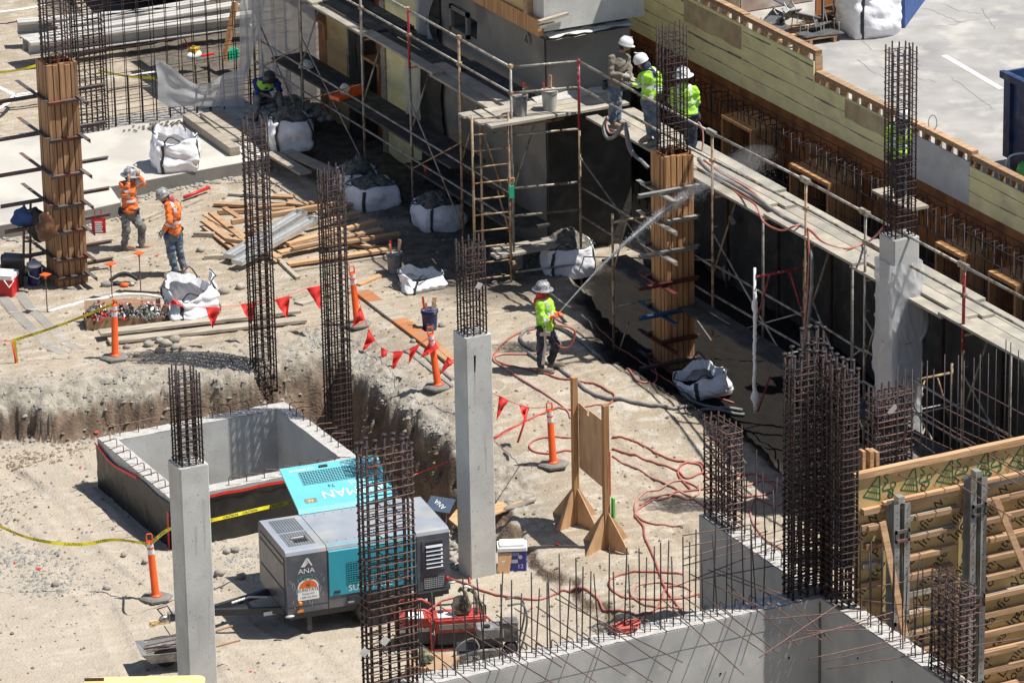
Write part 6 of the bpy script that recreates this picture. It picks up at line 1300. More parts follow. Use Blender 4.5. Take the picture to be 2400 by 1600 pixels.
# gear lying by the form
gp = gat(290, 668); gr = thing('tool_belt', 'black tool belt with orange and grey pouches lying on the dirt by the stakes', 'tool belt', gp, -PH)
mb = MB(); mb.tube([(-.25+.5*u, .06+.1*math.sin(u*3.0), .06+.1*math.sin(u*3.1)) for u in np.linspace(0,1,12)], .035, 8); mb.build('belt', M['black'], gr, smooth=True)
for x, y, r, m_ in ((-.3, -.08, .09, 'bk_g'), (-.12, -.02, .07, 'black'), (.02, -.1, .07, 'orange'), (.14, -.05, .06, 'steel')): mb = MB(); mb.ell((x, y, r*.5), (r*1.2, r*.9, r*.6), 12, 8); mb.v = [tuple(Vector(v)*(1+.15*noise.noise((v[0]*20, v[1]*20, v[2]*20)))) for v in mb.v]; mb.build('pouch', M[m_], gr, smooth=True)
A = gat(*c8(680,300)); B = gat(*c8(1420,340)); tag(MB().tube([A+[0,0,.05], B+[0,0,.05]], .02, 7).build('digging_bar', M['tie']), 'rusty bar lying between the tool belt and the crumpled bag', 'bar')
# cardboard boxes of scrap brackets
M['card'] = pm('brown_cardboard', (.42,.27,.16), .85, .12, 4, .1, 40)
R_ = np.random.RandomState(17); gscrap = 'cardboard boxes of steel scrap'
_sm = [MB().box((-.05,-.011,-.004), (.05,.011,.004)).box((.04,-.011,.004), (.05,.011,.04)).mesh('scrap_bracket', M['steel']), MB().box((-.04,-.016,-.004), (.04,.016,.004)).mesh('scrap_bracket', M['angle']), MB().box((-.06,-.006,-.006), (.06,.006,.006)).mesh('scrap_bracket', M['tie']), MB().box((-.035,-.02,-.004), (.035,.02,.004)).mesh('scrap_bracket', M['red'])]
for i, (x, y, lb) in enumerate(((330,770,'left cardboard box overflowing with red and grey brackets'), (700,760,'middle torn cardboard box of steel brackets'), (1040,760,'right cardboard box heaped with bright steel clips'))):
    p = gat(*c8(x, y)); t = thing('scrap_box', lb, 'cardboard box', (p[0], p[1], p[2]), -PH+.12, group=gscrap); w_, d_, h_ = .24, .19, .22
    for (lo, hi, rx_) in (((-w_,-d_,0), (w_,-d_+.008,h_), 0), ((-w_,d_-.008,0), (w_,d_,h_), 0), ((-w_,-d_,0), (-w_+.008,d_,h_), 0), ((w_-.008,-d_,0), (w_,d_,h_), 0)): MB().box(lo, hi).build('side', M['card'], t)
    MB().box((-w_,0,0), (w_,.006,.2), rx=-.5, c=(0, d_, h_)).build('flap', M['card'], t); MB().box((0,-d_,0), (.006,d_,.2), ry=.5, c=(w_, 0, h_)).build('flap', M['card'], t)
    for k in range(110):
        r = 1.18*R_.rand()**.5; a = R_.uniform(0, 6.28); m_ = _sm[R_.choice([0,1,2,3], p=((.3,.3,.2,.2) if i == 0 else (.45,.3,.2,.05) if i == 1 else (.75,.2,.05,0)))]
        o = inst('scrap_bracket', m_, t, (r*w_*.9*math.cos(a), r*d_*.9*math.sin(a), h_*.8+.2*max(0, 1.1-r)+R_.uniform(-.02,.04)), (R_.uniform(-1,1), R_.uniform(-1,1), R_.uniform(0,6.28)), (1.6,1.5,1.6))
# ---------------------------------------------------------------- yellow plywood sheet and rubbish near the middle column
A = at(1220, 1162, -.62); mb = MB(); P = [gat(1160, 1184), gat(1160, 1204), gat(1215, 1172), gat(1282, 1152), gat(1250, 1142), gat(1235, 1141)]
Q = [(1158,1181), (1158,1206), (1262,1163), (1282,1153), (1232,1143)]; W_ = [at(a, b, -.56) for a, b in Q]; n = len(W_)
tag(MB().add([w_-[0,0,.02] for w_ in W_]+list(W_), [tuple(range(n))[::-1], tuple(range(n, 2*n))]+[(i, (i+1) % n, n+(i+1) % n, n+i) for i in range(n)]).build('plywood_offcut', M['w_x']), 'pale yellow plywood sheet tilted over a rotten log right of the middle column', 'plywood sheet')
A = gat(1180, 1205); B = gat(1255, 1178); mb = MB(); mb.tube([A+(B-A)*t+np.array([0,0,.06+.02*math.sin(t*9)]) for t in np.linspace(0,1,9)], [.03,.05,.055,.05,.06,.05,.055,.05,.03], 9); mb.v = [tuple(Vector(v)*1+Vector((0,0,.015*noise.noise((v[0]*14, v[1]*14, v[2]*14))))) for v in mb.v]; tag(mb.build('rotten_log', M['rock'], smooth=True), 'rotten pale log lying under the yellow plywood sheet', 'log')
Q = [(1068,1195), (1052,1215), (1072,1232), (1085,1222), (1072,1192)]; W_ = [at(a, b, -.8) for a, b in Q]; n = len(W_)
tag(MB().add([w_-[0,0,.02] for w_ in W_]+list(W_), [tuple(range(n))[::-1], tuple(range(n, 2*n))]+[(i, (i+1) % n, n+(i+1) % n, n+i) for i in range(n)]).build('plywood_offcut', M['w_x']), 'broken plywood offcut behind the right end of the generator', 'plywood sheet')
mb = MB(); R_ = np.random.RandomState(8)
for k in range(70):
    p = gat(*(R_.uniform(1055, 1072), R_.uniform(1235, 1335))); s = R_.uniform(.015, .05); mb.ell((p[0], p[1], p[2]+s*.5), (s*1.3, s, s*.7), 6, 4)
stuff(tag(mb.build('rubble', M['concrete_lump'], smooth=True), 'pale rubble between the generator and the middle column', 'rubble'))
# red and pink litter
for i, (x, y, s, lb) in enumerate(((z4(1070,585)[0], z4(1070,585)[1], .035, 'pink scrap before the second orange vested worker'), (z7(235,870)[0], z7(235,870)[1], .05, 'crumpled pink plastic in the rubble at lower left'), (z7(90,835)[0], z7(90,835)[1], .03, 'small red scrap at the lower left edge'), (z8(1328,720)[0], z8(1328,720)[1], .04, 'pink marker flag in the shadow of the plywood stand'), (z8(1166,1110)[0], z8(1166,1110)[1], .03, 'pink scrap on the dirt behind the dowels'), (z7(490,250)[0], z7(490,250)[1], .025, 'pink scrap left of the black sheeted pit'), (z7(1538,1495)[0], z7(1538,1495)[1], .025, 'pink scrap right of the leftmost column at bottom'), (z7(590,50)[0], z7(590,50)[1], .05, 'orange cap at the far left corner of the pit'))):
    p = gat(x, y); mb = MB(); mb.ell((0,0,s*.3), (s, s*.7, s*.45), 8, 6); mb.v = [tuple(Vector(v)*(1+.6*noise.noise((v[0]*30+i, v[1]*30, v[2]*30)))) for v in mb.v]; o = mb.build('litter', M['flag']); o.location = Vector(p); tag(o, lb, 'litter')
# scribed slab strip with broom marks at left
mb = MB(); R_ = np.random.RandomState(2)
E_ = [gat(*z4(60,830)), gat(*z4(160,960)), gat(*z4(260,1050)), gat(*z4(400,1190)), gat(*z4(490,1230))]
for a, b in zip(E_[:-1], E_[1:]):
    d = (b-a); L_ = np.linalg.norm(d); d /= L_; s = np.array([-d[1], d[0], 0])
    for q_ in np.arange(0, L_, .055):
        for sg in (-1, 1):
            c_ = a+d*q_+s*.16*sg; mb.beam(c_-s*.1+[0,0,.004]-d*.03, c_+s*.1+[0,0,.006]+d*.03, .022, .02)
stuff(tag(mb.build('ribbed_slurry', M['slab']), 'ribbed grey slurry tracks beside the red cooler at left', 'slurry'))
mb = MB(); W_ = [gat(*z4(*q_)) for q_ in ((330,965), (450,930), (560,900), (680,880), (800,850), (1000,850), (1170,880))]
pts = spline(W_, 5); mb.tube([(p[0], p[1], gh(p[0], p[1])+.01) for p in pts], .03, 6); tag(mb.build('slurry_ridge', M['chalk'], smooth=True), 'pale ridge of dried slurry behind the scrap boxes', 'slurry')

# ---------------------------------------------------------------- steel piles at top left
M['pile'] = pm('pale_steel_pile', (.52,.5,.46), .6, .15, 2, .2, 50, c2=(.42,.39,.35), c2t=.58, c2s=2)
def hpile(a, b, label, off=0, h=.3, w_=.3):
    A = at(*a, S+.02); B = at(*b, S+.02); t = thing('steel_pile', label, 'steel beam', A, group='long H section steel piles on the ground', world=True); d = B-A; d /= np.linalg.norm(d); s = np.array([-d[1], d[0], 0])
    A = A+s*off; B = B+s*off
    MB().beam(A+[0,0,h/2], B+[0,0,h/2], .02, h).build('web', M['pile'], t); MB().beam(A+[0,0,h-.02], B+[0,0,h-.02], w_, .02).build('flange', M['pile'], t); MB().beam(A+[0,0,.01], B+[0,0,.01], w_, .02).build('flange', M['pile'], t)
    MB().beam(A+s*w_/2+[0,0,h-.045], B+s*w_/2+[0,0,h-.045], .015, .05).beam(A-s*w_/2+[0,0,h-.045], B-s*w_/2+[0,0,h-.045], .015, .05).build('lip', M['pile'], t)
c6 = lambda x, y: (x/4.2, y/4.2)
hpile(c6(175,335), c6(1740,215), 'farthest long steel pile at top left'); hpile(c6(285,540), c6(2400,190), 'steel pile in the middle of the stack at top left', .3); hpile(c6(285,540), c6(2500,250), 'nearest long steel pile at top left'); hpile(c6(700,470), c6(2200,205), 'short steel pile lying behind the middle one at top left', .75)
o = MB().box((-.9,-.1,0), (.9,.1,.12)).build('timber_bearer', M['plank']); o.location = Vector(at(205, 40, S)); o.rotation_euler = (0,0,1.4); tag(o, 'timber bearer lying beyond the steel piles', 'timber')
# petrol saw on the ground behind the mat
p = at(455, 140, S); ts = thing('cutoff_saw', 'small yellow and red machine lying behind the rebar mat at top left', 'power tool', p, .4)
MB().ell((0,0,.1), (.2,.12,.1), 14, 9).build('housing', M['chalk'], ts, smooth=True); MB().box((-.1,-.08,.14), (.12,.08,.26), rz=.3).build('engine', pm('yellow_paint', (.6,.4,.03), .5, .1, 5, 0), ts); MB().tube([(-.1,0,.24), (-.2,0,.4), (-.25,0,.5)], .015, 6).build('handle', M['red'], ts); MB().box((.15,-.1,.05), (.42,-.04,.09), rz=-.3).build('guard', M['flag'], ts)
p = at(540, 138, S); bt = thing('green_crate', 'green crate behind the leaning prop at top left', 'crate', p, .2); 
for x in (-.1, -.03, .04, .11): MB().box((x,-.1,0), (x+.04,.1,.2)).build('slat', bpy.data.materials['green_tag'], bt)
# dark equipment at the very top
p = at(330, 4, S); q_ = thing('dark_machine', 'dark machine just entering the top edge left of centre', 'machine', p, 0); MB().box((-.2,.2,.0), (4.4,1.6,1.6)).build('machine_body', M['dark'], q_); MB().box((4.0,-.2,.0), (4.4,.2,.9)).build('bumper', M['black'], q_)
# ---------------------------------------------------------------- plastic sheets over the mat
def sheet(fn, nu, nv_, label, mat='film2'):
    mb = MB(); mb.grid(fn, nu, nv_); return tag(mb.build('plastic_sheet', M[mat], smooth=True), label, 'plastic sheet', 'clear plastic sheets')
YS = 13.88
tl = atY(365, 140, YS); tr = atY(575, 150, YS); bl = atY(368, 250, YS); br = atY(570, 248, YS)
def fs(u, v):
    top = lerp(tl, tr, u)+np.array([0, 0, -.42*math.sin(u*math.pi)**1.2+.05*math.sin(u*11)]); bot = lerp(bl, br, u); p = lerp(bot, top, v)
    p[1] -= .05+.05*noise.noise((u*5, v*4, 1))+.05*math.sin(u*16+v*5)*v; return p
sheet(fs, 40, 20, 'clear plastic sheet draped low over the rebar mat at top left')
def fs(u, v):
    a = atY(560+95*u*.0+30*u, -10, YS); b_ = atY(552, 175, YS); c_ = atY(560, -10, YS); d_ = atY(606, -10, YS); m_ = atY(612, 55, YS)
    l = lerp(b_, c_, v); r = lerp(b_+RD*.15, m_, min(1, v*1.5)) if v < .667 else lerp(m_, d_, (v-.667)*3); p = lerp(l, r, u); p[1] -= .12+.07*noise.noise((u*4, v*5, 2))+.05*math.sin(u*14+v*6); return p
sheet(fs, 20, 40, 'bright twisted strip of plastic hanging from the top edge beside the prop')
def fs(u, v):
    a = lerp(atY(600, 240, YS), atY(735, 235, YS-.1), u); b_ = lerp(atY(596, -10, YS), atY(735, -10, YS-.1), u); p = lerp(a, b_, v); p[1] -= .1+.06*noise.noise((u*5, v*5, 3))+.05*math.sin(u*20+v*3); return p
sheet(fs, 40, 30, 'large milky plastic sheet hanging behind the seated worker')
def fs(u, v):
    p = np.array([2.5-.1*math.sin(u*9+v*4)-.12*noise.noise((u*4, v*4, 7)), 8.0+1.1*u*(.5+.5*v)+.1*math.sin(v*9), 2.9+2.4*v]); return p
sheet(fs, 26, 26, 'white plastic hanging against the wall above the far deck')
def fs(u, v): return np.array([2.42-.08*math.sin(u*8+v*3)-.1*noise.noise((u*4, v*4, 9)), 8.5+.8*u*(.4+.6*v), .8+2.0*v])
sheet(fs, 20, 26, 'grey plastic hanging on the wall below the far deck')
# rubble behind the mat seen through plastic
mb = MB(); R_ = np.random.RandomState(8)
for k in range(260):
    x = 1.6+R_.normal(0, .5); y = 13.1+R_.normal(0, .3); s = R_.uniform(.03, .1); mb.ell((x, y, S+max(0, .35-abs(x-1.6)*.4)*R_.rand()), (s*1.3, s, s*.7), 6, 4, Matrix.Rotation(R_.rand()*6, 3, 'Z'))
stuff(tag(mb.build('rubble_heap', M['concrete_lump']), 'broken concrete heap behind the seated worker', 'rubble'))
mb = MB()
for k in range(60):
    x = -1.0+R_.normal(0, .25); y = 13.6+R_.normal(0, .1); s = R_.uniform(.012, .03); mb.ell((x, y, S+.03), (s*1.3, s, s*.7), 6, 4)
stuff(tag(mb.build('rubble_heap', M['rubble']), 'small dark scrap heap at the foot of the rebar mat', 'rubble'))
# things on the far shelves
hh = lambda t, r=.14: MB().lathe([(r*1.12, 0), (r*1.1, .012), (r, .015), (r*.97, .06), (r*.75, .115), (r*.35, .14), (.01, .145)], 18)
o = hh(0).build('hard_hat', M['cool_w'], smooth=True); o.location = Vector((1.9, 12.6, 1.34)); tag(o, 'white hard hat lying on the lower far shelf', 'hard hat')
t = thing('tool_bag', 'orange tool bag with pale cloth on the lower far shelf', 'tool bag', (1.75, 10.45, 1.34), .3); MB().box((-.3,-.14,0), (.3,.14,.07)).box((.1,-.12,.07), (.3,.1,.16)).build('bag_body', M['orange'], t); MB().ell((-.02,0,.15), (.1,.1,.12), 10, 8).build('cloth', M['chalk'], t, smooth=True)
p = np.array([1.75, 6.95, .83]); MB(); o = MB().lathe([(.035,0), (.037,.1), (.03,.12)], 12).build('drink_can', M['flag']); o.location = Vector(p); tag(o, 'small red can on the lowest shelf', 'can')
p = gat(1395, 545); o = hh(0).build('hard_hat', M['orange'], smooth=True); o.location = Vector((3.1, 2.9, -.25)); tag(o, 'orange hard hat in shadow behind the rubble filled bag by the ladder', 'hard hat')
# ---------------------------------------------------------------- parking lot things
PG = 'embed plates heaped on the pallet'
p = at(1880, 88, PZ); pal = thing('timber_pallet', 'timber pallet under the heap of steel plates at top right', 'pallet', (p[0]-.1, p[1], PZ), -.05)
for y in np.linspace(-.5, .5, 6): MB().box((-.55,y-.045,.1), (.55,y+.045,.12)).build('slat', M['w_red'], pal)
for x in (-.5, 0, .5): MB().box((x-.03,-.55,0), (x+.03,.55,.098)).build('runner', M['w_red'], pal)
R_ = np.random.RandomState(44); M['plate'] = pm('dark_embed_plate', (.14,.145,.15), .45, .2, 6, .1, 60, .3)
for i, (dx, dy, dz, rx_, ry_, rz_, lb) in enumerate(((-.35,.3,.3,.3,-.5,.3,'light tilted steel plate at the left of the heap'), (-.1,.15,.42,-.7,.2,.6,'steep steel plate in the middle of the heap'), (.2,.1,.35,-.5,.3,-.2,'large dark plate with studs facing the camera'), (.35,-.1,.22,-.3,0,.4,'plate with white chalk writing'), (.1,-.35,.16,0,.05,.1,'flat plate at the front left of the pallet'), (.42,-.38,.15,0,0,-.15,'flat plate at the front right of the pallet'), (.0,.5,.55,.4,.2,.9,'topmost plate of the heap'), (-.5,.0,.25,.1,-.2,0,'plate overhanging the left side of the pallet'))):
    t = thing('embed_plate', lb, 'steel plate', (p[0]-.1+dx, p[1]+dy, PZ+dz), 0, group=PG); t.rotation_euler = (rx_, ry_, rz_); MB().box((-.26,-.18,-.01), (.26,.18,.01)).build('plate', M['plate'], t)
    for sx_ in (-.18, .18):
        for sy_ in (-.12, .12): MB().lathe([(.01,0), (.01,.19), (.02,.19), (.02,.2)], 7, (sx_, sy_, .01 if i != 2 else -.21)).build('stud', M['steel'], t)
p = at(1965, 60, PZ); t = thing('stud_rack', 'dark rack of studded plates beside the white bag at top right', 'steel rack', p, .2)
for i in range(5): MB().box((-.5+.05*i,-.3+.14*i,.12*i), (.5,-.16+.14*i,.12*i+.02)).build('plate', M['plate'], t); MB().box((-.4+.05*i,-.3+.14*i,.12*i-.1), (-.38+.05*i,-.28+.14*i,.12*i)).box((.38,-.3+.14*i,.12*i-.1), (.4,-.28+.14*i,.12*i)).build('stud', M['steel'], t)
M['crate'] = pm('grey_pink_crate_board', (.36,.27,.22), .8, .15, 4, .2, 40, c2=(.44,.38,.34), c2t=.55, c2s=2)
p = at(1735, 38, PZ); t = thing('timber_crate', 'large weathered timber crate cut off by the top edge at top right', 'crate', p, 0, world=True)
a = at(1672, -20, PZ); b = at(1736, 32, PZ); 
for k in range(6): MB().box((b[0]-.02, b[1], PZ+.02+.3*k), (b[0]+1.6, b[1]+.04, PZ+.3+.3*k)).build('board', M['crate'], t); MB().box((b[0]-.04, b[1], PZ+.02+.3*k), (b[0], b[1]+2.6, PZ+.3+.3*k)).build('board', M['crate'], t)
p = at(1895, 70, PZ); o = MB().box((0,-.02,0), (.03,1.3,1.3)).build('plywood_sheet', M['ply_o']); o.location = (p[0]+.15, p[1]+.0, PZ); o.rotation_euler = (0,0,-1.25); tag(o, 'upright orange plywood sheet behind the pallet of plates', 'plywood')
a = at(1928, 76, PZ); MB(); o = MB().tube([a+[0,0,1.2], a+[0,0,.05], a+[.0,0,.03]+RD*.05-AD*.02, a+RD*.18-AD*.3+[0,0,.03]], .03, 8).build('drain_pipe', M['dark'], smooth=True); tag(o, 'black pipe with bent foot beside the orange panel', 'pipe')
p = at(2100, 60, PZ); o = MB().box((0,0,0), (.06,2.2,1.1)).build('blue_board', M['bluec']); o.location = (p[0], p[1]-.2, PZ); o.rotation_euler = (0,0,-.75); tag(o, 'blue board edge right of the big white bag', 'board')
# dumpster
M['dump'] = pm('dark_blue_dumpster', (.018,.04,.12), .5, .25, 3, .2, 30, c2=(.06,.08,.14), c2t=.55, c2s=4)
p = at(2349, 398, PZ); dm = thing('dumpster', 'dark blue steel dumpster cut off by the right edge', 'dumpster', (p[0], p[1], PZ), world=True); L_ = 5.2; x0, y0 = p[0], p[1]-L_
MB().box((x0, y0, PZ+.25), (x0+.06, y0+L_, PZ+1.75)).box((x0, y0, PZ+.25), (x0+2.3, y0+.06, PZ+1.75)).box((x0+.06, y0+L_-.06, PZ+.25), (x0+2.3, y0+L_, PZ+1.75)).box((x0+2.24, y0+.06, PZ+.25), (x0+2.3, y0+L_-.06, PZ+1.75)).box((x0+.06, y0+.06, PZ+.25), (x0+2.24, y0+L_-.06, PZ+.31)).build('container', M['dump'], dm)
for y in np.arange(y0+.1, y0+L_, .6): MB().box((x0-.07, y, PZ+.3), (x0-.003, y+.1, PZ+1.65)).build('side_rib', M['dump'], dm)
MB().box((x0-.09, y0-.02, PZ+1.65), (x0-.003, y0+L_, PZ+1.77)).build('top_rail', M['dump'], dm)
for k in range(8): MB().box((x0+.05+.28*k, y0-.07, PZ+.3), (x0+.12+.28*k, y0-.003, PZ+1.7)).build('side_rib', M['dump'], dm)
for z in (.55, .9, 1.25, 1.55): MB().box((x0+.02, y0-.04, PZ+z), (x0+2.3, y0-.003, PZ+z+.05)).build('cross_rib', M['dump'], dm)
for z in (.45, 1.0, 1.5): MB().box((x0-.16, y0-.08, PZ+z), (x0-.09, y0+.1, PZ+z+.14)).build('hinge', M['dump'], dm)
MB().box((x0+.15, y0+.1, PZ+.02), (x0+.4, y0+L_, PZ+.25)).build('skid', M['dark'], dm)
p = at(2398, 425, PZ); t = thing('green_machine', 'bright green machine with white hoop entering at the right edge', 'machine', p, 0, world=True); MB().ell((p[0]+.35, p[1]-.1, PZ+.2), (.5,.4,.22), 16, 10).build('cover', pm('lime_green', (.12,.6,.12), .4, .08, 5, 0), t, smooth=True); MB().tube(spline([(p[0]-.25, p[1]+.2, PZ+.1), (p[0]-.2, p[1]+.1, PZ+.45), (p[0]+.2, p[1]-.1, PZ+.5), (p[0]+.6, p[1]-.3, PZ+.5)], 5), .018, 6).build('hoop', M['cool_w'], t)
o = MB().tube([atX(2186+10*math.cos(a), 288+18*math.sin(a), 6.1) for a in np.linspace(math.pi*.6, math.pi*2.4, 12)], .006, 5).build('wire_loop', M['bar_dark']); tag(o, 'thin wire loop standing up from the form top near the wrapped column', 'wire')
o = MB().tube([atX(1829+5*math.cos(a), 80+9*math.sin(a), 6.1) for a in np.linspace(math.pi*.6, math.pi*2.4, 12)], .006, 5).build('wire_loop', M['steel']); tag(o, 'thin wire loop standing up from the form top below the pallet', 'wire')
# ---------------------------------------------------------------- bottom left: wheelbarrow, yellow cab roof
p = gat(390, 1560); wbx = thing('wheelbarrow', 'black wheelbarrow tray full of rods behind the leftmost column base', 'wheelbarrow', p, -PH+.25)
mb = MB(); 
P0 = [(-.42,-.3), (.5,-.34), (.5,.34), (-.42,.3)]; P1_ = [(-.25,-.18), (.35,-.2), (.35,.2), (-.25,.18)]
mb.add([(*q_, .36) for q_ in P0]+[(*q_, .16) for q_ in P1_]+[(q_[0]*.96, q_[1]*.95, .36) for q_ in P0]+[(q_[0]*.96, q_[1]*.95, .18) for q_ in P1_], [(0,1,5,4),(1,2,6,5),(2,3,7,6),(3,0,4,7),(4,5,6,7),(8,12,13,9),(9,13,14,10),(10,14,15,11),(11,15,12,8),(15,14,13,12),(0,8,9,1),(1,9,10,2),(2,10,11,3),(3,11,8,0)]); mb.build('tray', M['bk_g'], wbx)
for y in (-.12, -.04, .03, .09, .15): MB().tube([(-.3, y*1.2, .25+abs(y)), (.46, y*1.3+.03, .38+y*.2)], .011, 5).build('rod', M['bar_rust'], wbx)
MB().tube([(.4,-.25,.3), (1.1,-.28,.42)], .018, 6).tube([(.4,.25,.3), (1.1,.28,.42)], .018, 6).build('handles', M['w_x'], wbx); MB().lathe([(.17,-.04), (.19,0), (.17,.04)], 20, (.0,0,.19), Matrix.Rotation(math.pi/2, 3, 'X')).build('wheel', M['black'], wbx)
p = at(320, 1592, 1.6); cab = thing('machine_cab', 'rounded yellow machine roof just rising into the bottom edge', 'machine', (p[0], p[1], -.9), -PH); M['cat_y'] = pm('yellow_machine_paint', (.8,.58,.28), .45, .06, 3, .03, 40)
rbox(MB(), -.72, .95, -.9, .12, 2.35, 2.5, .12).build('cab_roof', M['cat_y'], cab); rbox(MB(), -.62, .85, -.8, .05, .6, 2.35, .08).build('cab_body', M['dark'], cab); rbox(MB(), -1., 1.2, -1.2, .3, 0, .6, .08).build('tracks', M['black'], cab)
MB().box((-.72,-.02,2.502), (-.45,.03,2.53)).build('roof_bracket', M['tie'], cab)
# ================================================================ teal towable generator
M['g_top'] = pm('dusty_grey_steel', (.3,.325,.365), .5, .1, 3, .06, 40, c2=(.36,.36,.36), c2t=.55, c2s=2); M['g_side'] = pm('charcoal_painted_steel', (.085,.095,.118), .36, .15, 3, .06, 40, c2=(.13,.135,.145), c2t=.58, c2s=2.5); M['teal'] = pm('teal_paint', (.03,.34,.44), .35, .06, 3, .04, 40); M['teal_l'] = pm('pale_teal_paint', (.14,.5,.58), .38, .06, 3, .04, 40)  # teal_l is a paler teal for the upper door faces
M['lt'] = pm('amber_lens', (.8,.25,.02), .3, .05, 5, 0); M['sgrn'] = pm('blue_green_print', (.05,.3,.25), .6, .1, 5, 0); M['sun_o'] = pm('sunset_orange_print', (.75,.15,.03), .6, .05, 5, 0)
flc = at(580+350/3.92, 1060+920/3.92, .55); ga = math.radians(-7.165); ex = np.array([math.cos(ga), math.sin(ga), 0]); ey = np.array([-math.sin(ga), math.cos(ga), 0])
gc = flc+ex*1.32+ey*.725; GZ = -.9
gn = thing('towable_generator', 'teal and charcoal towable generator with its rear side door raised', 'generator', (gc[0], gc[1], GZ), ga)
H_ = 1.45; B_ = .42; hx, hy = 1.32, .725; r = .07
def shell(x0, x1, mat_side, mat_top, name, z0=B_):
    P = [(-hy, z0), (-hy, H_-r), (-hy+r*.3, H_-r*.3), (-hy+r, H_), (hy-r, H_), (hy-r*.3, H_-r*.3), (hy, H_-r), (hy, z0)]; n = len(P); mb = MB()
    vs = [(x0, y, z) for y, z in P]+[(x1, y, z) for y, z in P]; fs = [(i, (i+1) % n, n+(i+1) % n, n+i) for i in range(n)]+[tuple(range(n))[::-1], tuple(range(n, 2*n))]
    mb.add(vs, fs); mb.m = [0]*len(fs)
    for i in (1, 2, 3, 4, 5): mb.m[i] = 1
    return mb.build(name, [M[mat_side], M[mat_top]], gn)
shell(-hx, -.665, 'g_side', 'g_top', 'left_body'); mid = shell(-.655, .775, 'g_side', 'g_top', 'middle_body', .42); shell(.785, hx, 'g_side', 'g_top', 'right_body')
MB().box((-.64, -hy-.012, .62), (.765, -hy-.002, H_-.1)).build('side_door', M['teal'], gn); mb = MB(); mb.add([(-.64,-hy-.012,H_-.098), (.765,-hy-.012,H_-.098), (.765,-hy+.045,H_+.004), (-.64,-hy+.045,H_+.004)], [(0,1,2,3)]); mb.build('door_top_edge', M['teal_l'], gn)
MB().box((-hx+.05, -hy+.06, .3), (hx-.1, hy-.06, .42)).box((-hx+.02, -hy+.02, .34), (hx-.02, hy-.02, .42)).build('chassis', M['dark'], gn)
for x, w_ in ((.98, .1), (-1.0, .08)): MB().box((x, -hy+.05, .08), (x+w_, -hy+.12, .34)).build('support_leg', M['dark'], gn)
for y in (-hy+.1, hy-.1): MB().lathe([(.18, -.09), (.3, -.1), (.32, -.07), (.32, .07), (.3, .1), (.18, .09)], 26, (.1, y, .32), Matrix.Rotation(math.pi/2, 3, 'X')).build('wheel', M['black'], gn)
MB().box((-.35, -hy+.02, .5), (.55, -hy-.03, .58)).build('mudguard', M['dark'], gn)
def grille(x0, x1, z0, z1, plane, d, parent, mat='g_top', step=.042, bar=.009, backm='black'):
    """plane 'f': facing -y at y=d ; 't': facing up at z=d"""
    g0 = MB(); b = MB()
    if plane == 'f':
        b.box((x0, d-.002, z0), (x1, d, z1))
        for x in np.arange(x0, x1+1e-6, step): g0.box((x-bar/2, d-.008, z0), (x+bar/2, d-.003, z1))
        for z in np.arange(z0, z1+1e-6, step*.85): g0.box((x0, d-.009, z-bar/2), (x1, d-.0035, z+bar/2))
    else:
        b.box((x0, z0, d), (x1, z1, d+.002))
        for x in np.arange(x0, x1+1e-6, step): g0.box((x-bar/2, z0, d+.003), (x+bar/2, z1, d+.008))
        for z in np.arange(z0, z1+1e-6, step*.85): g0.box((x0, z-bar/2, d+.0035), (x1, z+bar/2, d+.009))
    bo = b.build('grille_opening', M[backm], parent); stuff(g0.build('grille_bars', M[mat], bo)); return bo
grille(-.35, .6, .98, 1.14, 'f', -hy-.0125, gn, 'teal'); grille(-.35, .6, .8, .955, 'f', -hy-.0125, gn, 'teal')
grille(-1.2, -.78, -.52, .0, 't', H_+.001, gn); grille(-1.2, -.78, .05, .56, 't', H_+.001, gn)
MB().box((-1.08, -.42, H_+.002), (-.86, -.18, H_+.012)).build('broken_hole', M['black'], gn); MB().tube([(-1.1,-.28,H_+.02), (-.9,-.3,H_+.03)], .025, 7).build('exhaust_pipe', M['steel'], gn)
# louvre panel on the right
MB().box((.87, -hy-.012, .78), (1.25, -hy-.001, 1.3)).build('louvre_frame', M['g_side'], gn); MB().box((.92, -hy-.014, .84), (1.2, -hy-.0125, 1.26)).build('louvre_opening', M['black'], gn)
for z in np.arange(.86, 1.24, .068): MB().box((.925, -.03, -.004), (1.195, .012, .004), c=(0, -hy-.022, z), rx=.75).build('louvre_slat', M['g_top'], gn)
grille(.9, 1.22, .5, .68, 'f', -hy-.001, gn, 'g_top', .038)
for p_, m_, n_ in (((1.27, -hy-.02, .62), 'red', 'tail_light'), ((-1.12, -hy-.02, .58), 'lt', 'marker_light')): MB().lathe([(.032,-.02), (.035,0), (.02,.015)], 14, p_, Matrix.Rotation(math.pi/2, 3, 'X')).build(n_, M[m_], gn, smooth=True)
MB().box((-1.17,-hy-.01,.43), (-1.07,-hy-.001,.47)).build('marker_light', M['lt'], gn); MB().ell((1.33,-hy-.06,.56), (.07,.035,.022), 12, 8).build('tie_ring', M['steel'], gn, smooth=True); MB().ell((-1.3,-hy-.05,.41), (.08,.035,.022), 12, 8).build('tie_ring', M['steel'], gn, smooth=True)
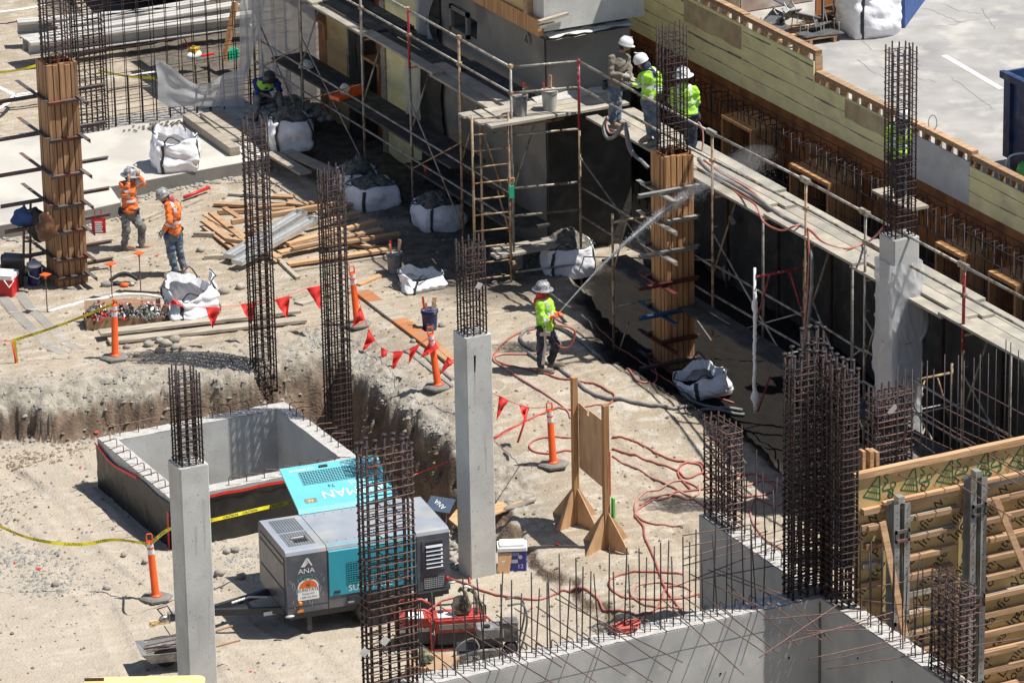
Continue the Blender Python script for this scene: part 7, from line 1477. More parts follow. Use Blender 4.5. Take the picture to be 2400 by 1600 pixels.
# prints on the front
def ft(b, x, z, s, m='white', sx=1.): return text(b, s, m, gn, (x, -hy-.004, z), (math.pi/2, 0, 0), 'printed_text', 0., 'CENTER', sx)
ft('ANA', -1.0, 1.1, .115, 'white', 1.1); mb = MB()
for k in range(3): mb.add([(-1.09+.02*k, -hy-.004, 1.17), (-1.065+.02*k, -hy-.004, 1.17), (-.975+.012*k, -hy-.004, 1.31-.03*k), (-.995+.012*k, -hy-.004, 1.31-.03*k)], [(0,1,2,3)])
mb.add([(-.99,-hy-.004,1.31), (-.965,-hy-.004,1.31), (-.9,-hy-.004,1.18), (-.925,-hy-.004,1.18)], [(0,1,2,3)]); mb.build('printed_mark', M['white'], gn); ft('G2', -1.0, .985, .13, 'sgrn', 1.5)
mb = MB(); P = [(-.17, 0), (.17, 0), (.17, .2)]+[(.17*math.cos(a), .2+.15*math.sin(a)) for a in np.linspace(0, math.pi, 13)]+[(-.17, .2)]
mb.add([(-.98+a, -hy-.003, .62+b) for a, b in P], [tuple(range(len(P)))]); mb.build('round_sticker', M['cool_w'], gn)
mb = MB(); P = [(.145*math.cos(a), .2+.125*math.sin(a)) for a in np.linspace(0, math.pi, 13)]; mb.add([(-.98+a, -hy-.0045, .62+b) for a, b in P], [tuple(range(len(P)))]); mb.build('printed_sunset', M['sun_o'], gn)
mb = MB(); mb.box((-.985,-hy-.006,.83), (-.975,-hy-.005,.91)).box((-1.01,-hy-.006,.855), (-.95,-hy-.005,.863)).box((-1.01,-hy-.006,.855), (-1.002,-hy-.005,.89)).box((-.958,-hy-.006,.855), (-.95,-hy-.005,.895)); mb.build('printed_cactus', M['ink'], gn)
text('SUNSTATE', .075, 'ink', gn, (-.98, -hy-.006, .785), (math.pi/2, 0, 0), sx=.95); text('Equipment', .045, 'ink', gn, (-.98, -hy-.006, .725), (math.pi/2, 0, 0)); text('1-888-456-4560', .042, 'ink', gn, (-.98, -hy-.006, .665), (math.pi/2, 0, 0))
text('SUNSTATE', .15, 'cool_w', gn, (.02, -hy-.014, .705), (math.pi/2, 0, 0)); text('RENTAL EQUIPMENT'[7:], .06, 'cool_w', gn, (.6, -hy-.014, .72), (math.pi/2, 0, 0), sx=.8)
# left end plate
MB().box((-hx-.012, -hy+.1, .55), (-hx-.001, hy-.08, 1.3)).build('end_plate', M['g_side'], gn)
for z in (1.2, .78): MB().beam((-hx-.014, -hy+.14, z), (-hx-.014, hy-.12, z+.0), .005, .03).build('end_slot', M['black'], gn)
# raised rear door, hinged along the top back edge
al = math.radians(20); dy_, dz_ = math.cos(al), math.sin(al)
door = MB(); X0, X1_ = -.68, .93; LD = .98
def dp(x, u, off=0.): return (x, hy-.02+u*dy_-off*dz_, H_+.05+u*dz_+off*dy_)
door.add([dp(X0,0), dp(X1_,0), dp(X1_,LD), dp(X0,LD), dp(X0,0,.03), dp(X1_,0,.03), dp(X1_,LD,.03), dp(X0,LD,.03)], [(3,2,1,0),(4,5,6,7),(0,1,5,4),(1,2,6,5),(2,3,7,6),(3,0,4,7)]); rd = door.build('raised_door', M['teal_l'], gn)
mb = MB(); mb.add([dp(X0,-.002,.031), dp(X1_,-.002,.031), dp(X1_,-.09,-.01), dp(X0,-.09,-.01)], [(0,1,2,3)]); mb.build('door_lip', M['teal'], rd)
mb = MB(); a0, a1 = .52, .82; mb.add([dp(-.42,a0,.032), dp(.8,a0,.032), dp(.8,a1,.032), dp(-.42,a1,.032)], [(0,1,2,3)]); go = mb.build('grille_opening', M['black'], rd)
mb = MB()
for x in np.arange(-.42, .801, .043): mb.beam(dp(x,a0,.036), dp(x,a1,.036), .01, .004, (0,-dz_,dy_))
for u in np.arange(a0, a1+.01, .037): mb.beam(dp(-.42,u,.037), dp(.8,u,.037), .01, .004, (0,-dz_,dy_))
stuff(mb.build('grille_bars', M['teal_l'], go)) if False else stuff(mb.build('grille_bars', M['teal_l'], rd))
Rt = Matrix(((-1,0,0),(0,-dy_,-dz_),(0,-dz_,dy_)))
def dt(b, x, u, s, m='white', sx=1.):
    o = text(b, s, m, rd, (0,0,0), (0,0,0), 'printed_text'); o.matrix_local = Matrix.Translation(Vector(dp(x,u,.034)))@Rt.to_4x4()@Matrix.Scale(sx, 4, (1,0,0)); return o
dt('AIRMAN', .3, .24, .25, 'cool_w', 1.1); dt('PDS', .42, .44, .12, 'cool_w', 1.3); dt('T4', .0, .43, .1, 'ink'); dt('EQUIPMENT', -.35, .885, .085, 'cool_w', .9); dt('SUNSTATE', .5, .9, .085, 'cool_w')
mb = MB(); mb.box((-.05,-.02,0), (.09,.02,.02)); o = mb.build('door_latch', M['black'], rd); o.matrix_local = Matrix.Translation(Vector(dp(.03,.89,.032)))@Rt.to_4x4()
mb = MB(); mb.add([dp(-.52,.1,.033), dp(-.32,.1,.033), dp(-.32,.2,.033), dp(-.52,.2,.033)], [(0,1,2,3)]); mb.build('sticker', M['rub_g'], rd); dt('AE', -.42, .15, .09, 'yel')
for x in (-.4, .6): MB().box((x, hy-.06, H_), (x+.12, hy-.01, H_+.05)).build('hinge', M['cool_w'], gn)
# drawbar, coupler, jack
db = MB()
for y in (-.42, .42): db.beam((-hx+.15, y, .36), (-2.35, y*.12, .36), .07, .1)
db.beam((-1.75, -.24, .36), (-1.75, .24, .36), .06, .06); db.build('drawbar', M['dark'], gn); MB().box((-2.35,-.06,.32), (-3.0,.06,.42)).build('drawbar_tongue', M['dark'], gn)
MB().box((-3.02,-.05,.3), (-2.9,.05,.44)).ell((-3.08,0,.35), (.09,.06,.06), 12, 8).build('coupler', M['steel'], gn, smooth=False); MB().box((-3.3,-.05,.28), (-3.0,.05,.33), ry=0).box((-3.32,-.05,.26), (-3.24,.05,.3)).build('coupler_lever', M['cat_y'], gn)
MB().tube([(-3.1,0,.4), (-3.2,-.05,.55), (-3.05,-.1,.6), (-2.95,-.05,.4)], .012, 6).build('safety_cable', M['black'], gn, smooth=True); MB().tube([(-3.1,-.04,.25), (-3.0,-.1,.06), (-2.8,-.1,.04), (-2.7,-.05,.2)], .01, 6).build('safety_cable', M['black'], gn, smooth=True)
MB().lathe([(.028, .1), (.028, .7)], 12, (-2.45, -.16, -.05)).build('jack_tube', M['steel'], gn); MB().lathe([(.05,-.035), (.09,-.03), (.095,.03), (.05,.035)], 18, (-2.45,-.16,.09), Matrix.Rotation(math.pi/2, 3, 'X')).build('jack_wheel', M['bk_g'], gn)
MB().box((-1.6,-hy+.36,.3), (-1.25,-hy+.362,.36)).build('name_plate', M['refl'], gn); MB().tube([(-1.4,.1,.4), (-1.7,.05,.47), (-2.0,0,.44)], .018, 6).build('cable', M['cool_w'], gn)
# loose printed panel behind the generator
p = at(1032, 1183, -.72); o = thing('loose_panel', 'dark blue grey panel with white lettering leaning behind the right end of the generator', 'panel', p, -.9); mb = MB(); mb.box((-.22,-.15,0), (.22,.15,.02), rx=.5); pn = mb.build('plate', pm('slate_paint', (.07,.1,.15), .5, .1, 5, 0), o); t_ = text('ANA', .12, 'cool_w', o, (0,0,0), (0,0,0)); t_.matrix_local = Matrix.Rotation(.5, 4, 'X')@Matrix.Translation((0,.0,.022))@Matrix.Rotation(2.6, 4, 'Z')

# ================================================================ machines and boxes behind the foreground cage
c3 = lambda x, y: (900+x/6.03, 1340+y/6.03)
M['mred'] = pm('red_machine_paint', (.42,.045,.04), .4, .15, 5, .05, 40, c2=(.42,.1,.08), c2t=.58, c2s=6); M['grime'] = pm('cement_grimed_paint', (.2,.195,.18), .8, .25, 5, .3, 40, c2=(.09,.09,.09), c2t=.5, c2s=5, c3=(.33,.31,.28), c3t=.6, c3s=8)
def base_at(px, py): p = gat(px, py); return p
# red portable generator
p = base_at(*c3(1040, 1010)); t = thing('portable_generator', 'red portable generator with a camouflage backpack on it behind the dowels', 'generator', p, -PH+.12)
rbox(MB(), -.36, .42, -.22, .22, .3, .5, .05).build('fuel_tank', M['mred'], t); rbox(MB(), -.33, .4, -.2, .2, .1, .3, .03).build('engine_body', M['dark'], t); MB().box((-.3,-.235,.36), (.25,-.222,.44)).build('control_plate', M['steel'], t)
MB().box((-.3,-.15,.501), (-.05,.1,.506)).build('label_print', M['cool_w'], t); MB().lathe([(.045,.5), (.045,.53)], 14, (-.24,.1,0)).build('fuel_cap', M['black'], t)
for y in (-.26, .26): MB().tube([(-.42,y,.04), (-.44,y,.5), (-.38,y,.56), (.42,y,.56), (.47,y,.5), (.46,y,.04), (-.42,y,.04)], .016, 6).build('frame_tube', M['mred' if y < 0 else 'dark'], t, smooth=True)
MB().tube([(-.44,-.26,.5), (-.44,.26,.5)], .016, 6).build('frame_tube', M['mred'], t); MB().tube([(-.5,.1,.5), (-.2,.28,.62), (.1,.32,.66)], .018, 6).build('lift_handle', M['mred'], t)
# second red machine at left, mostly behind the cage
p = base_at(*c3(470, 1010)); t = thing('plate_compactor', 'red machine with curved roll bar half hidden by the foreground rebar cage', 'compactor', p, -PH+.1)
rbox(MB(), -.3, .22, -.2, .2, .32, .5, .06).build('cowl', M['mred'], t); rbox(MB(), -.28, .2, -.18, .18, .08, .32, .03).build('engine_body', M['dark'], t); rbox(MB(), -.34, .26, -.24, .24, 0, .06, .04).build('base_plate', M['dark'], t)
MB().box((-.14,-.16,.501), (.1,.1,.506)).build('label_print', M['cool_w'], t); MB().box((-.3,-.215,.3), (.2,-.205,.36)).build('name_strip', M['steel'], t)
for y in (-.2, .2): MB().tube([(-.3,y,.1), (-.32,y,.55), (-.22,y,.66), (.1,y,.66), (.22,y,.58), (.28,y,.35), (.26,y,.1)], .02, 7).build('roll_bar', M['mred'], t, smooth=True)
MB().tube([(.2,-.2,.4), (.5,-.22,.42)], .02, 7).build('crank', M['mred'], t)
# walk behind concrete saw
p = base_at(*c3(1330, 1395)); t = thing('concrete_saw', 'grimy walk behind concrete saw numbered 2879 standing behind the wall dowels', 'concrete saw', p, -PH+.12)
mb = MB(); P = [(-.38,.06), (.3,.06), (.42,.16), (.42,.34), (.36,.42), (.06,.42), (-.3,.36), (-.38,.26)]; n = len(P)
mb.add([(a, -.2, b) for a, b in P]+[(a, -.12, b) for a, b in P], [tuple(range(n)), tuple(range(n, 2*n))[::-1]]+[(i, n+i, n+(i+1) % n, (i+1) % n) for i in range(n)]); mb.build('side_plate', M['grime'], t)
text('2879', .11, 'chalk', t, (-.1, -.2035, .31), (math.pi/2, 0, 0)); MB().box((-.3,-.203,.2), (.3,-.201,.22)).build('orange_stripe', M['flag'], t)
for x, rr in ((.22, .125), (-.3, .08)): MB().lathe([(rr*.5,-.04), (rr*.55,-.045), (rr,-.04), (rr,.04), (rr*.5,.04)], 24, (x,-.26,rr), Matrix.Rotation(math.pi/2, 3, 'X')).build('wheel', M['rub_g'], t); MB().lathe([(rr*.5,0), (rr*.45,.01)], 20, (x,-.306,rr), Matrix.Rotation(math.pi/2, 3, 'X')).build('wheel_rim', M['cool_w' if rr > .1 else 'grime'], t)
rbox(MB(), -.3, .35, -.1, .25, .15, .4, .04).build('chassis', M['dark'], t); rbox(MB(), .0, .4, -.12, .2, .58, .72, .04).build('grey_tank', M['bk_g'], t); rbox(MB(), .02, .38, -.08, .18, .4, .58, .03).build('engine', M['dark'], t)
MB().lathe([(.05,0), (.05,.03)], 12, (.15,0,.72)).build('tank_cap', M['black'], t); rbox(MB(), .38, .62, -.1, .15, .5, .8, .03).build('air_cleaner', M['grime'], t); MB().ell((.5,-.05,.38), (.12,.1,.12), 14, 10).build('muffler', M['dark'], t, smooth=True)
MB().tube(spline([(.45,-.14,.2), (.62,-.14,.35), (.72,-.14,.7), (.74,-.14,.95), (.66,-.14,1.12), (.45,-.12,1.1)], 4), .017, 7).tube(spline([(.45,.14,.2), (.62,.14,.35), (.72,.14,.7), (.74,.14,.95), (.66,.14,1.12), (.45,.12,1.1)], 4), .017, 7).build('handlebar', M['rub_g'], t, smooth=True); MB().tube(spline([(.5,-.2,.1), (.68,-.2,.2), (.72,-.2,.45), (.6,-.2,.6)], 4), .014, 6).build('hose', M['rub_g'], t, smooth=True)
MB().tube(spline([(-.42,-.2,.2), (-.34,-.2,.5), (-.1,-.16,.62), (.0,-.2,.5), (-.05,-.2,.42)], 4), .014, 6).build('hose', M['rub_g'], t, smooth=True)
# cardboard box with camouflage cap
p = base_at(*c3(690, 1560)); t = thing('cardboard_box', 'brown cardboard box with camouflage cap on top beside the foreground cage', 'cardboard box', p, -PH-.35)
MB().box((-.33,-.3,0), (.33,.3,.36)).build('box_body', M['card'], t); MB().box((-.33,-.3,.361), (-.003,.3,.368)).build('flap', M['card'], t); MB().box((.003,-.3,.361), (.33,.3,.366)).build('flap', M['card'], t)
bx_ = Vector(p); Rz = Matrix.Rotation(-PH-.35, 3, 'Z')
def onbox(x, y, z): q_ = Rz@Vector((x, y, z))+bx_; return q_
mb = MB(); mb.ell((0,0,.05), (.13,.11,.1), 16, 10); mb.v = [(a, b, max(c, 0)) for a, b, c in mb.v]; mb.box((-.12,.08,0), (.1,.22,.012)); o = mb.build('camouflage_cap', M['camo'], smooth=False); o.location = onbox(-.2, .08, .372); tag(o, 'camouflage cap lying on the cardboard box', 'cap')
mb = MB().lathe([(.045,0), (.05,.12), (.04,.13)], 14).lathe([(.045,0), (.05,.12), (.04,.13)], 14, (.11,0,0)).box((.0,-.02,.03), (.11,.02,.08)); o = mb.build('binoculars', pm('olive_rubber', (.06,.08,.05), .6, .1, 5, .1), smooth=False); o.location = onbox(-.12, -.17, .42); o.rotation_euler = (math.pi/2-.3, 0, .4); tag(o, 'dark green binoculars lying on the cardboard box', 'binoculars')
# backpack
g2 = gat(*c3(1040, 1010)); bk = thing('backpack', 'camouflage backpack with open straps standing on the red portable generator', 'backpack', (g2+RD*.16+[0,0,.5]), -PH+.1)
mb = MB(); mb.ell((-.08,0,.13), (.15,.12,.16), 16, 12); mb.v = [tuple(Vector(v)*(1+.25*noise.noise((v[0]*9, v[1]*9, v[2]*9)))) for v in mb.v]; mb.build('pack', M['camo'], bk, smooth=True)
for x in (-.02, .12): mb = MB(); mb.tube(spline([(x,-.1,.02), (x+.02,-.14,.2), (x+.0,-.1,.36), (x-.06,-.02,.44), (x-.1,.02,.38)], 5), .028, 6); mb.build('shoulder_strap', M['camo'], bk, smooth=True)
MB().tube(spline([(.05,-.06,.42), (.17,-.12,.3), (.22,-.14,.1), (.2,-.12,-.05)], 5), .02, 5).build('webbing', M['camo'], bk, smooth=True); MB().tube(spline([(-.08,0,.4), (-.02,-.04,.48), (.06,-.03,.44)], 5), .018, 5).build('grab_loop', M['chalk'], bk, smooth=True)
# coil of red hose on the foreground wall
p = at(*z8(1740, 1245), WZ+.02); mb = MB(); R_ = np.random.RandomState(5)
for k in range(6): mb.tube([(p[0]+(.17+.015*k)*math.cos(a)*.95+R_.uniform(-.03,.03), p[1]+.1*math.sin(a)+R_.uniform(-.03,.03), p[2]+.02+.016*k) for a in np.linspace(0, 6.283, 15)[:-1]], .012, 6, closed=True)
tag(mb.build('hose_coil', pm('coral_hose', (.6,.13,.09), .5, .1, 5, 0), smooth=True), 'coil of bright coral red hose lying behind the foreground wall dowels', 'hose coil')
for (a, b, z, lb) in ((z8(120,1380), 0, .6, 'cream paper label tied low on the foreground cage'), (z8(245,1310), 0, .9, 'white paper label tied higher on the foreground cage')):
    p = atY(a[0]+8, a[1], -14.16); o = MB().box((-.055,-.002,-.06), (.055,.002,.06)).build('paper_label', M['cool_w' if 'white' in lb else 'chalk']); o.location = Vector(p); o.rotation_euler = (.1, .7, -.2); tag(o, lb, 'paper label')
p = atY(2150, 965, -10.25); o = MB().box((-.09,-.002,-.05), (.09,.002,.05)).build('paper_label', M['cool_w']); o.location = Vector(p)+Vector((-.45,0,.12)); o.rotation_euler = (.2, -.7, 0); tag(o, 'white paper label on top of the cage in front of the wrapped column', 'paper label')

# seams, latches and scuffs on the generator
mb = MB()
for x in (-.66, .78): mb.box((x-.006, -hy-.003, .44), (x+.006, -hy+.0, H_-.07))
mb.box((-hx+.01, -hy-.0025, .52), (-.67, -hy, .528)).box((.8, -hy-.0025, .46), (hx-.01, -hy, .468)); stuff(mb.build('panel_seams', M['black'], gn))
for x in (-.52, .62): MB().box((x-.05, -hy-.022, .66), (x+.05, -hy-.0125, .7)).build('door_latch', M['dark'], gn)
for x in (-.3, .35, .7): MB().box((x-.05, -hy-.006, .46), (x+.05, -hy-.001, .49)).build('notice_plate', M['cool_w'], gn)
mb = MB(); R_ = np.random.RandomState(6)
for k in range(34):
    x, z = R_.uniform(-hx+.05, -.7), R_.uniform(.48, 1.0); a = R_.uniform(-.4, .4); l_ = R_.uniform(.02, .12); mb.add([(x, -hy-.002, z), (x+.004, -hy-.002, z), (x+.004+a*l_, -hy-.002, z+l_), (x+a*l_, -hy-.002, z+l_)], [(0,1,2,3)])
stuff(mb.build('scratches', M['refl'], gn))
mb = MB()
for x in np.arange(-.6, .75, .15): mb.lathe([(.01,0), (.008,.005)], 7, (x, -.55, H_)).lathe([(.01,0), (.008,.005)], 7, (x, .55, H_))
stuff(mb.build('roof_screws', M['dark'], gn))
# ================================================================ people
from mathutils.bvhtree import BVHTree
M['skin'] = pm('skin', (.38,.2,.13), .55, .08, 8, .05, 60); M['skin2'] = pm('tanned_skin', (.3,.16,.1), .55, .08, 8, .05, 60)
M['denim'] = pm('dusty_blue_jeans', (.09,.125,.19), .9, .25, 6, .5, 30, c2=(.2,.22,.25), c2t=.55, c2s=5); M['denim_d'] = pm('navy_work_trousers', (.03,.035,.06), .85, .25, 6, .5, 30, c2=(.09,.085,.08), c2t=.6, c2s=6); M['grey_t'] = pm('dusty_grey_trousers', (.13,.14,.155), .9, .25, 6, .5, 30, c2=(.24,.24,.23), c2t=.55, c2s=5)
M['lime'] = pm('lime_hi_vis_cloth', (.42,.82,.05), .75, .2, 9, .6, 25, c2=(.36,.62,.1), c2t=.58, c2s=7); M['hiorange'] = pm('orange_hi_vis_cloth', (.95,.2,.03), .75, .2, 9, .6, 25, c2=(.7,.2,.08), c2t=.58, c2s=7); M['khaki'] = pm('khaki_jacket_cloth', (.19,.165,.13), .9, .15, 6, .5, 25); M['navy'] = pm('blue_tshirt_cloth', (.02,.035,.2), .85, .15, 6, .4, 25)
M['boot'] = pm('dusty_boot_leather', (.2,.17,.135), .9, .2, 8, .3, 40); M['boot_d'] = pm('dark_rubber_boot', (.05,.045,.042), .6, .2, 8, .2, 40); M['glove'] = pm('grey_glove', (.35,.33,.28), .85, .15, 8, .3, 40); M['hat_g'] = pm('grey_patterned_hard_hat', (.4,.4,.4), .4, .1, 8, .05, 40, c2=(.2,.2,.21), c2t=.5, c2s=22); M['hat_w'] = pm('white_hard_hat', (.72,.72,.7), .35, .05, 8, .03, 40); M['hat_k'] = pm('black_hard_hat', (.05,.05,.055), .22, .1, 8, .02, 40)
M['scarf'] = pm('dark_red_neck_cloth', (.35,.06,.07), .85, .3, 8, .5, 25, c2=(.5,.3,.3), c2t=.6, c2s=12); M['scarf_b'] = pm('navy_bandana', (.03,.035,.08), .85, .3, 8, .5, 25, c2=(.4,.4,.45), c2t=.62, c2s=18)
def cap(mb, a, b, ra, rb, n=10):
    a = Vector(a); b = Vector(b); mb.tube([a, a.lerp(b, .33), a.lerp(b, .66), b], [ra, ra*.67+rb*.33, ra*.33+rb*.67, rb], n); mb.ell(a, (ra,)*3, n, 7); mb.ell(b, (rb,)*3, n, 7)
def remesh(mb, vox, name, mat, parent, smooth=3, wr=0., ws=9., label=None, seed=0):
    me = bpy.data.meshes.new('tmp'); me.from_pydata(mb.v, [], mb.f); o = bpy.data.objects.new('tmp', me); col.objects.link(o)
    r_ = o.modifiers.new('r', 'REMESH'); r_.mode = 'VOXEL'; r_.voxel_size = vox; r_.adaptivity = 0; s_ = o.modifiers.new('s', 'SMOOTH'); s_.factor = .5; s_.iterations = smooth
    dg = bpy.context.evaluated_depsgraph_get(); m2 = bpy.data.meshes.new_from_object(o.evaluated_get(dg)); bpy.data.objects.remove(o); bpy.data.meshes.remove(me)
    n = len(m2.vertices); c_ = np.empty(n*3); m2.vertices.foreach_get('co', c_); c_ = c_.reshape(-1, 3); nn = np.empty(n*3); m2.vertices.foreach_get('normal', nn); nn = nn.reshape(-1, 3)
    if wr: c_ += nn*np.array([wr*(noise.noise((p[0]*ws+seed, p[1]*ws, p[2]*ws*1.8))+.5*abs(noise.noise((p[0]*ws*2.2, p[1]*ws*2.2+seed, p[2]*ws*3.2)))) for p in c_])[:, None]
    g_ = org(parent) or (0,0,0); c_ -= np.array(g_); m2.vertices.foreach_set('co', c_.ravel()); m2.materials.clear(); m2.materials.append(M[mat]); m2.polygons.foreach_set('use_smooth', [True]*len(m2.polygons)); m2.update(); m2.name = name
    o = bpy.data.objects.new(name, m2); col.objects.link(o); o.parent = parent
    if label: o['label'] = label
    return o
def lathe_dir(prof, n, c, up, fwd):
    up = Vector(up).normalized(); f_ = (Vector(fwd)-up*Vector(fwd).dot(up)).normalized(); s_ = up.cross(f_); R4 = Matrix((s_, f_, up)).transposed(); return MB().lathe(prof, n, c, R4), R4
def person(label, base, px0, J, shirt, pants, boots, hat, brim, glove=None, skin='skin', stripes=2, group=None, facing=(1,0,0), fold=1., sleeves=True, beard=False, scarf=None, vest=None, height_extra=0, torso=1.0, knee_pads=False, hatfwd=None, name_nobelt=False):
    """J maps joints to (x, y, away) measured on the photograph around this figure and turned into world points at their true depth"""
    org_, s_ = px0; base = np.array(base, float); t = thing('person', label, 'person', base, group=group, world=True)
    def P(k):
        x, y, a = J[k]; d = ray(org_[0]+x/s_, org_[1]+y/s_); q_ = base+AD*a; tt_ = np.dot(q_-CC, AD)/np.dot(d, AD); return Vector(CC+d*tt_)
    W = {k: P(k) for k in J}; fw = Vector(facing).normalized(); up = (W['head']-W['neck']).normalized()
    side = (W['shR']-W['shL']).normalized()
    b = MB(); hR = Matrix((side, fw, up)).transposed() if False else Matrix.Rotation(math.atan2(fw.y, fw.x)-math.pi/2, 3, 'Z')
    b.ell(W['head'], (.078, .095, .115), 14, 10, hR); b.ell(W['head']+fw*.095-up*.01, (.016, .02, .024), 8, 6, hR); b.ell(W['head']+fw*.05-up*.07, (.05, .05, .045), 10, 8, hR)
    sd = fw.cross(Vector((0,0,1))).normalized()
    for q_ in (-1, 1): b.ell(W['head']+sd*q_*.08-up*.01, (.018, .025, .032), 8, 6, hR)
    cap(b, W['head']-up*.05, W['neck'], .055, .06); chest, pel = W['chest'], W['pelvis']; ax = (chest-pel)
    cap(b, chest, pel, .11, .11); cap(b, W['shL'], W['shR'], .055, .055)
    hands = {}
    for q_ in 'LR':
        sh, el, wr = W['sh'+q_], W['el'+q_], W['wr'+q_]; cap(b, sh, el, .045, .038); cap(b, el, wr, .038, .026); cap(b, chest, sh, .06, .05)
        hp, kn, an = W['hip'+q_], W['kn'+q_], W['an'+q_]; cap(b, hp, kn, .075, .052); cap(b, kn, an, .05, .036); cap(b, an, W['toe'+q_], .038, .03)
        hd = MB(); d = (wr-el).normalized(); s1 = d.orthogonal().normalized(); s1 = (side-d*side.dot(d)).normalized() if abs(side.dot(d)) < .9 else s1; n1 = d.cross(s1)
        g_ = .006 if glove else 0
        cap(hd, wr-d*.03, wr+d*.02, .028+g_, .03+g_); hd.ell(wr+d*.06, (.04+g_, .022+g_, .048), 10, 8, Matrix((s1, n1, d)).transposed())
        for i, (o_, l_) in enumerate(((-.03, .07), (-.01, .08), (.01, .076), (.029, .06))):
            a0 = wr+d*.09+s1*o_; m_ = a0+d*l_*.45+n1*.012; e_ = a0+d*l_*.75+n1*.04; cap(hd, a0, m_, .0095+g_*.5, .009+g_*.5, 7); cap(hd, m_, e_, .009+g_*.5, .008+g_*.5, 7)
        a0 = wr+d*.035+s1*.035; m_ = a0+s1*.03+d*.03+n1*.01; cap(hd, a0, m_, .012+g_*.5, .011+g_*.5, 7); cap(hd, m_, m_+d*.03+n1*.02-s1*.005, .011+g_*.5, .009+g_*.5, 7)
        if glove: remesh(hd, .009, 'glove', glove if isinstance(glove, str) else glove[q_], t, 1)
        else: b.v, b.f, b.m = (lambda nb: (b.v+hd.v, b.f+[tuple(i+nb for i in f_) for f_ in hd.f], b.m+hd.m))(len(b.v))
        bt = MB(); td = (W['toe'+q_]-an); td.z = 0; td = td.normalized() if td.length > 1e-3 else fw; gz = min(an.z, W['toe'+q_].z)
        cap(bt, kn.lerp(an, .72), an, .055, .05); fr = Matrix.Rotation(math.atan2(td.y, td.x), 3, 'Z'); bt.ell(an+td*.1+Vector((0,0,-.045)), (.14, .048, .042), 12, 8, fr); bt.box((-.1,-.045,-.1), (.2,.045,-.065), c=an+td*.04, rz=math.atan2(td.y, td.x)); cap(bt, an, an+td*.06-Vector((0,0,.03)), .05, .042)
        remesh(bt, .013, 'boot', boots, t, 2)
    remesh(b, .0105, 'body', skin, t, 2)
    # trousers
    tr = MB(); 
    tr.ell(pel, (.155*torso, .125, .13), 14, 10, hR)
    for q_ in 'LR': cap(tr, W['hip'+q_], W['kn'+q_], .098, .076); cap(tr, W['kn'+q_], W['kn'+q_].lerp(W['an'+q_], .9), .074, .066); cap(tr, pel, W['hip'+q_], .12, .1)
    remesh(tr, .017, 'trousers', pants, t, 3, .024*fold, 9., seed=base[0])
    if knee_pads:
        for q_ in 'LR': k_ = W['kn'+q_]; o = MB().ell(k_+fw*.035, (.075,.06,.1), 12, 8, hR).build('knee_pad', M['rub_g'], t, smooth=True)
    # shirt
    st = MB(); st.ell(chest, (.185*torso, .13, .19), 16, 12, hR); st.ell(chest.lerp(pel, .5), (.165*torso, .13, .19), 16, 12, hR); st.ell(chest.lerp(pel, .82), (.17*torso, .138, .14), 16, 12, hR); cap(st, W['shL'], W['shR'], .072, .072); cap(st, chest, W['neck'].lerp(chest, .25), .11, .075)
    for q_ in 'LR':
        sh, el, wr = W['sh'+q_], W['el'+q_], W['wr'+q_]; cap(st, sh, el, .07, .06); cap(st, chest.lerp(sh, .5), sh, .1, .07)
        if sleeves: cap(st, el, wr.lerp(el, .12), .059, .045)
    so_ = remesh(st, .016, 'shirt', shirt, t, 2, .026*fold, 9., seed=base[1])
    if not name_nobelt: pl = pel+ax*.14; mb = MB(); mb.tube([pl+(side*math.cos(a)*.175*torso+fw*math.sin(a)*.145) for a in np.linspace(0, 6.283, 22)[:-1]], .02, 6, closed=True); mb.ell(pl+side*.17-Vector((0,0,.08)), (.05,.06,.09), 10, 8, hR); mb.ell(pl-side*.16-fw*.05-Vector((0,0,.07)), (.05,.05,.08), 10, 8, hR); mb.build('tool_belt', M['strap'], t, smooth=True)
    g_ = Vector(org(t)); tree = BVHTree.FromPolygons([tuple(Vector(v.co)+g_) for v in so_.data.vertices], [tuple(p.vertices) for p in so_.data.polygons])
    def ring(c_, ax_, w_, name, mat, off=.004, a0=0, a1=2*math.pi, n=40):
        ax_ = ax_.normalized(); u = ax_.orthogonal().normalized(); v = ax_.cross(u); mb = MB(); vs = []; ok = 0; last = .13
        for i in range(n+1):
            an = a0+(a1-a0)*i/n; d = u*math.cos(an)+v*math.sin(an)
            for e in (-w_/2, w_/2):
                c2_ = c_+ax_*e; hit = tree.ray_cast(c2_+d*.24, -d, .24); q_ = hit[0]+d*off if hit[0] is not None else c2_+d*last
                vs.append(q_)
        mb.add(vs, [(2*i, 2*i+2, 2*i+3, 2*i+1) for i in range(n)]); return mb.build(name, M[mat], t, smooth=True)
